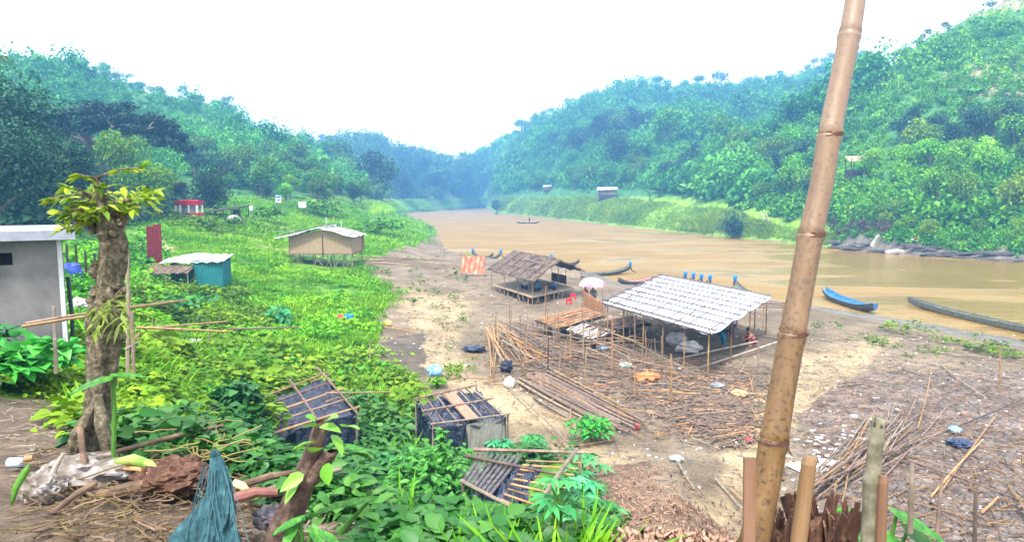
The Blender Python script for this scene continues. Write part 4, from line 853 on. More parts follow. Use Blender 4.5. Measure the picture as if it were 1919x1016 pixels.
def frame(o, rz):
    """local frame -> world"""
    c, s = math.cos(rz), math.sin(rz); o = Vector(o)
    return lambda x, y, z: Vector((o.x + c * x - s * y, o.y + s * x + c * y, o.z + z))
def outhouse():
    rz = math.radians(33); C = at(131, 655, 12.0); z0 = 5.9; h0 = at(112, 446, 12.3).z; f = frame((C.x, C.y, z0), rz); H = h0 - z0
    root = empty('outhouse', (C.x, C.y, z0), 'small grey plastered outhouse with a pale flat roof slab and a dark vent', 'building')
    mb = MB(); Wd, Dp = 4.6, 2.6; t = .15; vx0, vx1, vz0, vz1 = -1.02, -.72, H - .42, H - .21
    for (xa, xb, za, zb) in ((-Wd, vx0, -.6, H), (vx1, 0, -.6, H), (vx0, vx1, -.6, vz0), (vx0, vx1, vz1, H)):
        mb.box(f((xa + xb) / 2, t / 2, (za + zb) / 2), (xb - xa, t, zb - za), rz)
    mb.box(f(-t / 2, Dp / 2 + t / 2, (H - .6) / 2), (t, Dp - t, H + .6), rz); mb.box(f(-Wd + t / 2, Dp / 2 + t / 2, (H - .6) / 2), (t, Dp - t, H + .6), rz); mb.box(f(-Wd / 2, Dp + t / 2, (H - .6) / 2), (Wd, t, H + .6), rz)
    wl_ = mb.build('wall', CONC, root)
    MB().box(f(-.05, -.004, H / 2 - .2), (.07, .012, H + .36), rz).build('corner_strip', nmat('limewash', [(.4, .42, .46), (.5, .52, .55)], .8, 8), wl_)
    MB().box(f(-.22, -.006, .18), (.32, .012, .7), rz).build('plinth_paint', nmat('blue_plinth', [(.05, .06, .12), (.09, .1, .17)], .7, 6), wl_)
    MB().box(f(-Wd / 2 + .04, Dp / 2 - .08, H + .08), (Wd + .3, Dp + .4, .16), rz).build('roof', SLAB, root)
    MB().box(f((vx0 + vx1) / 2, .30, (vz0 + vz1) / 2), (.34, .02, .26), rz).build('vent', nmat('vent_dark', [(.01, .01, .015), (.02, .02, .03)], .8), wl_)
    MB().tube([f(.05, .35, H - .7), f(.07, .3, 1.0), f(.06, .3, .6)], [.035, .035, .035], 8).build('drain_pipe', nmat('black_pipe', [(.012, .03, .03), (.02, .05, .045)], .4), root)
outhouse()
def open_store():
    # open shelter with dark posts behind the outhouse
    root = empty('open_shelter', g(150, 520), 'row of dark posts with a blue sheet between the outhouse and the lopped trunk', 'shelter'); b = g(140, 520); d = b.y
    for k in range(7):
        q = at(128 + k * 17, 505, d + 1.2 * (k % 2)); q.z = hz(q.x, q.y); MB().tube([q - Vector((0, 0, .2)), q + Vector((0, 0, 1.5))], [.06, .05], 6).build('post', DARKT, root)
    q = at(134, 503, d - .3); MB().ball((q.x, q.y, hz(q.x, q.y) + .25), (.5, .4, .45), 12, 8, .15).build('blue_sheet', nmat('blue_sheet', [(.01, .03, .2), (.02, .06, .3)], .5, 6), root)
open_store()

# ================================================================ MEADOW BUILDINGS
def corr(mb, p0, p1, h, n=22, amp=.03, t=.012):
    """vertical corrugated sheet between two ground points"""
    p0 = Vector(p0); p1 = Vector(p1); d = (p1 - p0); nn = Vector((d.y, -d.x, 0)).normalized()
    f = lambda u, v: p0 + d * u + nn * (amp * math.sin(u * n * 2 * PI / 2)) + Vector((0, 0, h * v)); return mb.sheet(f, n * 4, 1, t, nn)
def teal_shed():
    b = g(418, 546); d = b.y; z = b.z; root = empty('shed', b, 'teal green corrugated shed under a pale blue white sheet roof', 'shed')
    A = at(364, 545, d + .3); B = at(419, 545, d); A.z = B.z = z - .1; h = at(400, 489, d).z - z + .1; back = Vector((-.5, 2.6, 0)); L0 = at(318, 545, d + .9); L0.z = z - .1
    mb = MB(); corr(mb, A, B, h, 14); corr(mb, B, B + back, h - .1, 18); corr(mb, A + back, B + back, h, 14); mb.build('wall', TEAL, root)
    m2 = MB(); corr(m2, L0 + Vector((0, .3, 0)), A + Vector((0, .3, 0)), h - .45, 12); corr(m2, L0 + Vector((0, .3, 0)), L0 + back, h - .3, 18); m2.build('side_wall', TEAL, root)
    q = [Vector((L0.x - .55, L0.y - .1, z + h - .33)), Vector((B.x + .25, B.y - .35, z + h - .1)), Vector((B.x - .35, B.y + 2.9, z + h + .12)), Vector((L0.x - .1, L0.y + 2.6, z + h + .1))]
    MB().sheet(lambda u, v: q[0].lerp(q[1], u).lerp(q[3].lerp(q[2], u), v) + Vector((0, 0, .04 * math.sin(u * 40) * (u > .45) + .07 * math.sin(u * 9 + v * 5) * (u < .5) + .02 * math.sin(v * 23))), 50, 8, .03).build('roof', nmat('blue_white_sheet', [(.42, .5, .62), (.6, .66, .74)], .45, 2, bump=.2), root)
    e0 = Vector((L0.x - 1.3, L0.y - .9, z + h - .95)); e1 = Vector((A.x + .1, A.y - .9, z + h - .8)); e2 = Vector((A.x + .1, A.y + .1, z + h - .45)); e3 = Vector((L0.x - 1.0, L0.y + .2, z + h - .5))
    MB().sheet(lambda u, v: e0.lerp(e1, u).lerp(e3.lerp(e2, u), v) + Vector((0, 0, .03 * math.sin(u * 31 + v * 7))), 30, 6, .05).build('lean_to_roof', THATCH, root)
    for k in range(13):
        u = random.random(); a = e0.lerp(e1, u) + Vector((0, -.1, .05)); c = e3.lerp(e2, min(1, max(0, u + random.uniform(-.12, .2)))) + Vector((0, 0, .08)); MB().tube([a, c], [.028, .022], 5).build('roof_lath', BAM, root)
    for u in (.02, .5, .97): a = e0.lerp(e1, u); MB().tube([(a.x, a.y + .1, z - .3), (a.x, a.y + .1, a.z)], [.045, .04], 6).build('post', BAMG, root)
    x = A.lerp(L0, .02); MB().plank((A.x + .05, A.y - .05, z - .1), (A.x + .02, A.y - .05, z + h - .4), .1, .04, (0, 1, 0)).build('door_frame', DARKT, root)
teal_shed()
def red_panel():
    b = g(290, 502); d = b.y; root = empty('metal_panel', b, 'upright dark red corrugated panel standing beside the teal shed', 'panel')
    for (x0, x1, yt) in ((274, 287, 424), (288, 301, 420)):
        A = at(x0 + 3, 497, d); B = at(x1 + 4, 497, d); A.z = B.z = b.z - .2; h = at(x0, yt, d).z - b.z + .2; lean = at(x0, yt, d).x - A.x
        p0, p1 = A + Vector((0, 0, .55)), B + Vector((0, 0, .55)); dd = p1 - p0
        MB().sheet(lambda u, v: p0 + dd * u + Vector((lean * v, -.035 * math.sin(u * 6 * PI), (h - .55) * v)), 22, 1, .02, (0, -1, 0)).build('sheet', MAROON, root)
        MB().plank(A.lerp(B, .5) + Vector((0, .06, 0)), A.lerp(B, .5) + Vector((lean, .06, h * .9)), .07, .05, (0, 1, 0)).build('post', nmat('rusty_post', [(.12, .05, .03), (.2, .09, .05)], .8), root)
red_panel()
def kiosk():
    b = g(347, 409); d = b.y; R_ = 27 * d / 1300; root = empty('kiosk', b, 'round red and white kiosk with a flat red roof under the trees', 'kiosk'); c = b + Vector((0, R_ * .7, 0)); s = d / 1300; n = 10
    def ring(z0, z1, r0, r1, nm, m):
        f = lambda u, v: c + Vector((math.cos(2 * PI * u) * (r0 + (r1 - r0) * v), math.sin(2 * PI * u) * (r0 + (r1 - r0) * v) * .8, z0 + (z1 - z0) * v)); mb = MB().grid(f, n, 1); f2 = lambda u, v: c + Vector((math.cos(2 * PI * u) * (r1 * v), math.sin(2 * PI * u) * r1 * v * .8, z1)); mb.grid(f2, n, 1); return mb.build(nm, m, root)
    ring(-.5, 10 * s, R_, R_ * .98, 'base_wall', REDP); rf_ = ring(24 * s, 33 * s, R_ * .93, R_ * 1.04, 'roof', REDP); ring(33.0 * s, 34 * s, R_ * .7, R_ * .6, 'roof_cap', REDP)
    MB().grid(lambda u, v: c + Vector((math.cos(2 * PI * u) * R_ * .5, math.sin(2 * PI * u) * R_ * .4, 8 * s + 17 * s * v)), n, 1).build('counter', nmat('kiosk_inside', [(.2, .26, .2), (.35, .38, .33)], .7, 8), root)
    for k in range(n):
        an = 2 * PI * k / n; MB().box(c + Vector((math.cos(an) * R_ * .9, math.sin(an) * R_ * .72, 17 * s)), (.16, .16, 14.6 * s)).build('post', WHITEP, root)
    for k in range(5): MB().tube([c + Vector((-.8 + .4 * k, -R_ * .6, 33 * s)), c + Vector((-.8 + .4 * k, -R_ * .6, 36 * s))], [.03, .03], 4).build('roof_spike', REDP, rf_)
kiosk()
def low_shed():
    b = g(410, 412); d = b.y; s = d / 1300; root = empty('open_shed', b, 'low open shed with a dark sloping roof beside the red kiosk', 'shed')
    P0 = at(378, 398, d); P1 = at(450, 388, d + .5); z0 = b.z
    q = [P0, P1, P1 + Vector((.3, 3, .25)), P0 + Vector((-.3, 3, .25))]
    MB().sheet(lambda u, v: q[0].lerp(q[1], u).lerp(q[3].lerp(q[2], u), v), 6, 2, .12).build('roof', DARKT, root)
    for u in (.05, .35, .55, .75, .97):
        for v in (.05, .95): a = q[0].lerp(q[1], u).lerp(q[3].lerp(q[2], u), v); MB().tube([(a.x, a.y, z0 - .5), (a.x, a.y, a.z - .05)], [.06, .06], 6).build('post', DARKT, root)
    for u, w in ((.14, .9), (.82, 1.1)):
        a = q[0].lerp(q[1], u) + Vector((0, 1.2, 0)); MB().box((a.x, a.y, (a.z + z0) / 2 - .2), (w, .1, (a.z - z0) * .95)).build('screen', TEAL if u < .5 else nmat('dark_screen', [(.01, .03, .035), (.02, .05, .055)], .7), root)
    c = g(438, 418); rr = random.Random(2)
    mb = MB().grid(lambda u, v: c + Vector((math.cos(2 * PI * u) * (1.5 - .9 * v) * (1 + .1 * math.sin(8 * PI * u)), math.sin(2 * PI * u) * (1.1 - .7 * v), -.2 + 1.15 * v + .05 * math.sin(10 * PI * u))), 28, 5); mb.grid(lambda u, v: c + Vector((math.cos(2 * PI * u) * .62 * (1 - v), math.sin(2 * PI * u) * .42 * (1 - v), .95 + .12 * v)), 28, 2)
    tag(mb.build('covered_heap', nmat('grey_sheet', [(.3, .33, .36), (.45, .48, .5)], .5, 3, bump=.4, bdist=.1)), 'heap under a pale grey sheet beside the low dark shed', 'heap')
low_shed()
def sign(px, py, top, w_px, h_px, label, m, head=None):
    b = g(px, py); d = b.y; s = d / 1300; root = empty('sign_board', b, label, 'sign'); t = at(px, top, d); w = w_px * s; h = h_px * s
    bd_ = MB().box((t.x, t.y, t.z - h / 2), (w, .06, h)).build('board', m, root)
    if head: MB().box((t.x, t.y - .035, t.z - h * .22), (w * .9, .02, h * .3)).build('header', BLUEM, bd_); MB().box((t.x, t.y - .035, t.z - h * .66), (w * .45, .02, h * .28)).build('notice', nmat('notice_dark', [(.04, .05, .09), (.1, .12, .16)], .7, 30), bd_)
    else:
        for k in range(4): MB().box((t.x + w * (-.33 + .22 * k), t.y - .035, t.z - h * .5), (w * .13, .015, h * .7)).build('notice', nmat('notice_grey', [(.3, .34, .38), (.42, .45, .5)], .7, 30), bd_)
    for sx in (-.36, .36): MB().box((t.x + w * sx, t.y + .02, (t.z + b.z - .4) / 2), (.09, .07, t.z - b.z + .36)).build('post', nmat('sign_post', [(.12, .07, .05), (.2, .13, .09)], .8), root)
sign(522, 407, 366, 10, 13, 'tall sign board with a blue header standing alone in the meadow', WHITEP, True)
sign(567, 405, 378, 14, 11, 'wide pale notice board on two posts, to the river side of the blue headed sign', WHITEP)
sign(470, 401, 386, 8, 9, 'small white board low in the grass between the dark shed and the blue headed sign', WHITEP)
for px, py, h, m, lb in ((533, 408, 12, WHITEP, 'short white marker post just right of the blue headed sign'), (553, 408, 9, BAM, 'short tan marker post before the wide notice board'), (589, 413, 10, BAMO, 'orange marker post above the roof of the stilt hut'), (626, 419, 13, nmat('yellow_cloth', [(.6, .4, .02), (.7, .55, .05)], .7), 'yellow marker post beyond the stilt hut ridge'), (640, 428, 14, nmat('pale_blue', [(.35, .5, .6), (.5, .62, .7)], .7), 'pale blue marker post just past the stilt hut roof'), (612, 424, 16, WHITEP, 'white flag post rising behind the stilt hut ridge')):
    b = g(px, py); s = b.y / 1300; tag(MB().tube([b - Vector((0, 0, .2)), b + Vector((.03, 0, h * s * .5)), b + Vector((0, 0, h * s))], [.07, .06, .05], 5).build('marker_post', m), lb, 'post')

def stilt_hut():
    b = g(607, 500); d = b.y; s = d / 1300; z0 = b.z; root = empty('stilt_hut', b, 'bamboo hut on crossed stilts with woven mat walls and a white sheeted gable roof', 'hut')
    X = lambda px: at(px, 470, d).x; xl, xr, xm = X(543), X(660), X(607); zb = at(600, 475, d).z; zt = at(543, 442, d).z; zr = at(607, 431, d).z; D = 4.2; y0 = d
    mb = MB(); mb.add([(xl, y0, zb), (xm, y0 - .25, zb), (xm, y0 - .25, zr), (xl, y0, zt), (xl, y0 + .05, zb), (xm, y0 - .2, zb), (xm, y0 - .2, zr), (xl, y0 + .05, zt)], [(0, 1, 2, 3), (7, 6, 5, 4)]); mb.build('mat_wall', MATW, root)
    MB().add([(xm, y0 - .25, zb), (xr, y0, zb), (xr, y0, zt), (xm, y0 - .25, zr), (xm, y0 - .2, zb), (xr, y0 + .05, zb), (xr, y0 + .05, zt), (xm, y0 - .2, zr)], [(0, 1, 2, 3), (7, 6, 5, 4)]).build('mat_wall', MATW, root)
    for x in (xl, xr): MB().box((x, y0 + D / 2, (zb + zt) / 2), (.05, D - .1, zt - zb)).build('mat_wall', MATW, root)
    MB().box((xm, y0 + D, (zb + zt) / 2), (xr - xl, .05, zt - zb)).build('mat_wall', MATW, root)
    MB().box(((xl + xr) / 2, y0 + D / 2 - .1, zb - .08), (xr - xl + .1, D + .2, .1)).build('floor_deck', BAMG, root)
    def slope(x0, z0_, x1, z1, nm, lift, seed):
        a = Vector((x0, y0 - .75, z0_)); c = Vector((x1, y0 - .75, z1))
        MB().sheet(lambda u, v: a.lerp(c, u) + Vector((0, (D + 1.3) * v, lift + .05 * math.sin(v * 17 + seed) * math.sin(u * 9 + seed) - .06 * (v < .01) * abs(math.sin(u * 22)))), 20, 12, .05).build(nm, TARPW, root)
        for k in range(6): v = (k + .2) / 6; q = lambda u: a.lerp(c, u) + Vector((0, (D + 1.3) * (v + .05 * math.sin(u * 7 + k)), lift + .08)); MB().tube([q(i / 8) for i in range(9)], .025, 5).build('tie_pole', BAMD, root)
        for k in range(3): u = .15 + .35 * k; MB().tube([a.lerp(c, u) + Vector((0, -.05, lift + .1)), a.lerp(c, u) + Vector((0, D + 1.3, lift + .1))], .025, 5).build('tie_pole', BAMD, root)
    zc = zr + .35; slope(X(521), zt - .18, X(609), zc, 'roof_sheet', 0, 1); slope(X(668), zt - .02, X(607), zc - .08, 'roof_sheet', -.03, 2)
    for px, yy in ((543, 0), (561, .4), (580, 1.2), (607, -.27), (625, .3), (643, .3), (660, 0), (543, D), (600, D), (660, D), (590, .2)):
        x = X(px); y = y0 + yy; zz = hz(x, y); MB().tube([(x, y, zz - .3), (x, y, zb if yy not in (0, -.27) else zt)], [.055, .045], 6).build('stilt', BAMD if yy == -.27 else BAMG, root)
    for pa, pb in ((545, 562), (562, 547), (585, 606), (606, 588), (609, 624), (622, 611), (626, 640), (640, 650), (652, 645), (648, 662), (570, 548)):
        x0, x1 = X(pa), X(pb); MB().tube([(x0, y0 + .1, hz(x0, y0) - .1), (x1, y0 + .1, zb - .1)], [.04, .035], 5).build('brace', BAMG, root)
stilt_hut()
def mini_hut(px, py, w_px, top, label, name='hut', roof=WHITEP, dark=True, legs=True):
    b = g(px, py); d = b.y; s = d / 1300; w = w_px * s; H = (py - top) * s; root = empty(name, b, label, 'hut')
    q = [Vector((b.x - w * .6, d - w * .35, b.z + H * .72)), Vector((b.x + w * .55, d - w * .35, b.z + H * .78)), Vector((b.x + w * .6, d + w * .4, b.z + H)), Vector((b.x - w * .5, d + w * .4, b.z + H * .97))]
    MB().sheet(lambda u, v: q[0].lerp(q[1], u).lerp(q[3].lerp(q[2], u), v) + Vector((0, 0, .04 * math.sin(u * 20))), 14, 4, .08).build('roof', roof, root)
    for sx in (-.45, 0, .45):
        for sy in (-.3, .35): MB().tube([(b.x + w * sx, d + w * sy, b.z - 1), (b.x + w * sx, d + w * sy, b.z + H * .85)], [.09, .08], 6).build('post', DARKT, root)
    MB().box((b.x, d + .1, b.z + H * .22), (w * .95, w * .6, H * .32)).build('deck', DARKT, root)
    if not legs: MB().box((b.x, d + .1, b.z + H * .42), (w * .98, w * .55, H * .7)).build('wall', BAMG, root)
# ================================================================ BEACH SHELTERS
GZb = 1.1
def thatch_shelter():
    E0 = onz(997, 527, 2.9); EU = onz(915, 505, 2.9) - E0; EV = onz(1095, 508, 2.9) - E0; b = Vector((E0.x, E0.y, hz(E0.x, E0.y)))
    root = empty('thatched_shelter', b, 'open thatched shelter over a raised bamboo platform near the water', 'shelter'); ap = E0 + EV * .5 + Vector((0, 0, 1.28))
    def slope(a, c, nm, sgn):
        def f(u, v): return a + EU * (u * 1.04 - .02) + (c - a) * (v * 1.03) + Vector((0, 0, .07 * math.sin(u * 37 + v * 3) * .6 + .05 * math.sin(u * 15 - v * 9) + .08 * float(fbm(np.array([u * 22.]), np.array([v * 9.]))[0])))
        MB().sheet(f, 44, 14, .09).build(nm, THATCH, root)
        rr = random.Random(sgn + 4); fr = MB()
        for k in range(420):
            u, v = rr.random(), rr.random(); p0 = f(u, v) + Vector((0, 0, .02)); p1 = f(u + rr.uniform(-.03, .03), max(-.04, v - .09)) + Vector((0, 0, .06)); fr.plank(p0, p1, rr.uniform(.04, .12), .008)
        fr.build('thatch_leaves', THATCH, root)
    slope(E0, ap, 'roof_thatch', 0); slope(E0 + EV, ap + Vector((.02, 0, -.02)), 'roof_thatch', 1)
    for u in (.0, .12, .3, .47, .65, .83, 1.0):
        a = E0 + EU * u + Vector((0, 0, .1)); c = ap + EU * u + Vector((0, 0, .14)); bam(MB(), a - (c - a) * .04, c, .04).build('roof_pole', BAMR if u else BAM, root)
    for v in (.3, .62, .95): a = E0.lerp(ap, v) + Vector((0, 0, .17)); bam(MB(), a, a + EU, .03, .01).build('roof_pole', BAMR, root)
    for u in (0, .33, .66, 1):
        for v in (0, .5, 1):
            if v == .5 and u in (.33, .66): continue
            q = E0 + EU * (u * .93 + .02) + EV * (v * .93 + .03); zt = 2.85 + (1.2 if v == .5 else 0); bam(MB(), (q.x, q.y, hz(q.x, q.y) - .2), (q.x, q.y, zt), .04).build('post', BAM if u == 0 and v == 0 else BAMG, root)
    P0 = E0 + EU * .03 + EV * .04; P0.z = b.z + .62; U2 = EU * .9; V2 = EV * .78; U2.z = V2.z = 0
    pf_ = MB().sheet(lambda u, v: P0 + U2 * u + V2 * v + Vector((0, 0, .012 * math.sin(v * 120))), 4, 60, .05).build('platform', nmat('worn_deck', [(.26, .21, .15), (.36, .3, .22)], .8, 3), root)
    for k, (a, c) in enumerate(((P0, P0 + U2), (P0, P0 + V2), (P0 + V2, P0 + V2 + U2))): bam(MB(), a + Vector((0, 0, -.06)), c + Vector((0, 0, -.06)), .04).build('edge_pole', BAM, pf_)
    rr = random.Random(12)
    for k in range(30):
        on = k % 2; t = rr.random(); a = P0 + (U2 if on else V2) * t; c = P0 + (U2 if on else V2) * min(1, max(0, t + rr.uniform(-.1, .1))); MB().tube([(a.x, a.y, hz(a.x, a.y) - .1), (c.x, c.y, P0.z - .05)], [.032, .026], 5).build('strut', BAMG if k % 3 else BAM, root)
    back = P0 + U2 * .55 + V2 * .97
    MB().sheet(lambda u, v: P0 + U2 * (.15 + .35 * u) + V2 * .98 + Vector((0, 0, .15 + .75 * v)), 8, 3, .03, (0, 1, 0)).build('side_panel', nmat('brown_panel', [(.13, .06, .04), (.2, .1, .07)], .8, 4), root)
    return P0, U2, V2
SP0, SU, SV = thatch_shelter()
GRIDP = nmat('lashed_pole', [(.035, .035, .055), (.08, .075, .10), (.13, .12, .14)], .7, 6, rnd=.3)
TARPD = nmat('weathered_tarp', [(.3, .32, .38), (.56, .59, .66), (.68, .7, .75), (.74, .75, .78)], .5, .9, bump=.5, bdist=.08, detail=8)
def canopy():
    z = 3.3; L0 = onz(1130, 566, z); F0 = onz(1337, 624, z); R0 = onz(1446, 556, z); B0 = onz(1238, 516, z + .25)
    b = Vector((F0.x, F0.y, hz(F0.x, F0.y))); root = empty('canopy', b, 'wide white sheet canopy gridded with bamboo poles and standing on thin posts', 'canopy')
    def f(u, v):                                   # u: front-left edge L->F, v: towards the back
        p = L0.lerp(F0, u).lerp(B0.lerp(R0, u), v); sag = -.11 * abs(math.sin(u * PI * 5)) * abs(math.sin(v * PI * 6)); edge = -.16 * abs(math.sin(u * PI * 7)) * (v < .01) - .12 * abs(math.sin(v * 12)) * (u > .99) - .1 * abs(math.sin(v * 9)) * (u < .01)
        return p + Vector((0, 0, sag + edge + .08 * float(fbm(np.array([u * 14.]), np.array([v * 11.]), 4)[0])))
    sh_ = MB().sheet(f, 80, 80, .02).build('sheet', TARPD, root, smooth=True)
    fl = lambda u, v: L0.lerp(F0, u).lerp(B0.lerp(R0, u), v) + Vector((0, 0, .085))
    for k in range(9): v = .02 + .96 * k / 8 + random.uniform(-.02, .02) * (0 < k < 8); bam(MB(), fl(-.01, v), fl(1.01, v + random.uniform(-.01, .01)), .048, .008).build('roof_pole', GRIDP, sh_)
    for k in range(7): u = .02 + .96 * k / 6; bam(MB(), fl(u, -.01) + Vector((0, 0, .03)), fl(u + random.uniform(-.01, .01), 1.01) + Vector((0, 0, .03)), .03, .008).build('roof_pole', GRIDP, sh_)
    for k in range(4): u = (.1, .4, .7, .98)[k]; bam(MB(), fl(u, 0) + Vector((0, 0, -.13)), fl(u, 1) + Vector((0, 0, -.13)), .04).build('rafter', BAMR, root)
    bam(MB(), fl(0, .0) + Vector((0, 0, -.17)), fl(1, .0) + Vector((0, 0, -.17)), .045).build('beam', BAMD, root)
    for u, v in ((.04, .02), (.22, .02), (.42, .02), (.6, .02), (.78, .02), (.96, .02), (.98, .3), (.98, .62), (.98, .97), (.66, .97), (.33, .97), (.02, .97), (.02, .5), (.5, .5), (.02, .28)):
        q = fl(u, v); bam(MB(), (q.x, q.y, hz(q.x, q.y) - .2), (q.x, q.y, q.z - .05), .04, .004).build('post', BAM if (u > .9 or v < .1) else BAMG, root)
    return L0, F0, R0, B0
CL, CF, CR, CB = canopy()
def side_frame():
    # bare frame next to the canopy, hung with reddish laths
    a = onz(1416, 574, 3.1); c = onz(1468, 574, 3.0); root = empty('bamboo_rack', Vector((a.x, a.y, hz(a.x, a.y))), 'bare bamboo frame topped with reddish laths at the end of the white canopy', 'frame')
    for q in (a, c, c + Vector((.4, 4, 0))): bam(MB(), (q.x, q.y, hz(q.x, q.y) - .2), (q.x, q.y, q.z), .045).build('post', BAM, root)
    for k in range(9): o_ = Vector((0, k * .16 - .5, .04 * (k % 3))); bam(MB(), a + o_ + Vector((-.5, 0, 0)), c + o_ + Vector((.7, random.uniform(-.2, .2), random.uniform(-.1, .1))), .03, .02).build('lath', BAMR, root)
    bam(MB(), a.lerp(c, 0) + Vector((0, .05, -1.6)), c + Vector((0, .05, -2.0)), .03).build('cross_rail', BAMD, root)
side_frame()
def mini_table(pxs, h, label, ms, seed, n=26):
    rr = random.Random(seed); cs = [onz(x, y, GZb + h) for x, y in pxs]; c0 = cs[0]; root = empty('bamboo_platform', Vector((c0.x, c0.y, hz(c0.x, c0.y))), label, 'platform')
    q = lambda u, v: cs[0].lerp(cs[1], u).lerp(cs[3].lerp(cs[2], u), v)
    MB().sheet(lambda u, v: q(u, v) + Vector((0, 0, -.02)), 2, 2, .08).build('deck', DARKT, root)
    for k in range(n):
        v = (k + .5) / n; a = q(rr.uniform(-.04, .1), v); c = q(rr.uniform(.9, 1.05), min(1, max(0, v + rr.uniform(-.06, .06)))); m = []
        for i in range(9): t = i / 8; m.append(a.lerp(c, t) + Vector((rr.uniform(-.02, .02), rr.uniform(-.02, .02), .04 + .07 * abs(math.sin(t * 6 + k * 1.7)) + .03 * rr.random())))
        mb = MB(); w = rr.uniform(.04, .09)
        for i in range(8): mb.plank(m[i], m[i + 1], w, .015)
        mb.build('slat', rr.choice(ms), root)
    for u in (.03, .5, .97):
        for v in (.04, .96): p = q(u, v); bam(MB(), (p.x, p.y, hz(p.x, p.y) - .15), (p.x, p.y, p.z + rr.choice((0, 0, .9 if v > .5 and u != .5 else 0))), .045).build('leg', BAMG, root)
    for v in (.02, .98): bam(MB(), q(0, v) + Vector((0, 0, -.07)), q(1, v) + Vector((0, 0, -.07)), .045).build('edge_pole', BAMD, root)
PINKB = nmat('pale_slat', [(.42, .27, .2), (.55, .4, .32)], .7, 6)
mini_table([(1003, 600), (1092, 579), (1136, 592), (1044, 620)], .75, 'orange slatted bamboo platform in front of the lattice rack', [BAMO, BAM, BAMO], 1)
mini_table([(1122, 602), (1178, 592), (1222, 606), (1160, 622)], .75, 'tan slatted bamboo platform half under the white canopy', [BAM, PINKB], 2, 20)
mini_table([(1062, 620), (1100, 609), (1152, 624), (1108, 640)], .6, 'pale slatted bamboo platform nearest the fallen frames', [PINKB, WHITEP, PINKB], 3, 18)
def rack():
    a = onz(1094, 575, GZb + .3); c = onz(1131, 593, GZb + .3); root = empty('lattice_rack', Vector((a.x, a.y, hz(a.x, a.y))), 'upright brown bamboo lattice rack between the orange platform and the umbrella', 'rack'); h = 1.15; d = c - a
    for k in range(7): u = k / 6; p = a + d * u; MB().tube([p + Vector((0, 0, -.6)), p + Vector((0, 0, h - .25 * u))], .03, 6).build('upright', BAM if k % 2 else BAMO, root)
    for k in range(8): z_ = .05 + h * .9 * k / 7; MB().tube([a + Vector((0, -.03, z_)), c + Vector((0, -.03, z_ - .25 * k / 7))], .026, 5).build('cross_lath', BAMO, root)
    MB().sheet(lambda u, v: a + d * u + Vector((0, .05, (h - .3) * v)), 4, 4, .02, (0, 1, 0)).build('mat', nmat('brown_mat', [(.18, .1, .045), (.28, .17, .08)], .8, 10), root)
rack()
def orange_screen():
    d = 70; a = at(866, 478, d); c = at(909, 481, d); gz = hz(a.x, a.y); root = empty('cloth_screen', Vector((a.x, a.y, gz)), 'orange and pink cloth hung on a frame beside the river', 'cloth')
    OM = nmat('orange_cloth', [(.62, .10, .05), (.7, .22, .13), (.75, .5, .38)], .8, 2.4, detail=6, bump=.8, bdist=.06, stretch=(1, 1, .7))
    MB().sheet(lambda u, v: a.lerp(c, u) + Vector((0, -.05 + .07 * math.sin(u * 30 + v * 4), -.02 - 1.75 * v - .05 * math.sin(u * 25))), 40, 14, .02, (0, 1, 0)).build('cloth', OM, root)
    for q in (a, c): bam(MB(), (q.x, q.y + .08, gz - .2), (q.x, q.y + .08, q.z + .15), .04).build('post', BAMG, root)
    bam(MB(), a + Vector((-.3, .04, .05)), c + Vector((.3, .04, .03)), .035).build('rail', BAMR, root)
    for q in (a, c): bam(MB(), (q.x - .2, q.y - .9, gz), (q.x, q.y, gz + 1.1), .03).build('brace', BAM, root)
orange_screen()

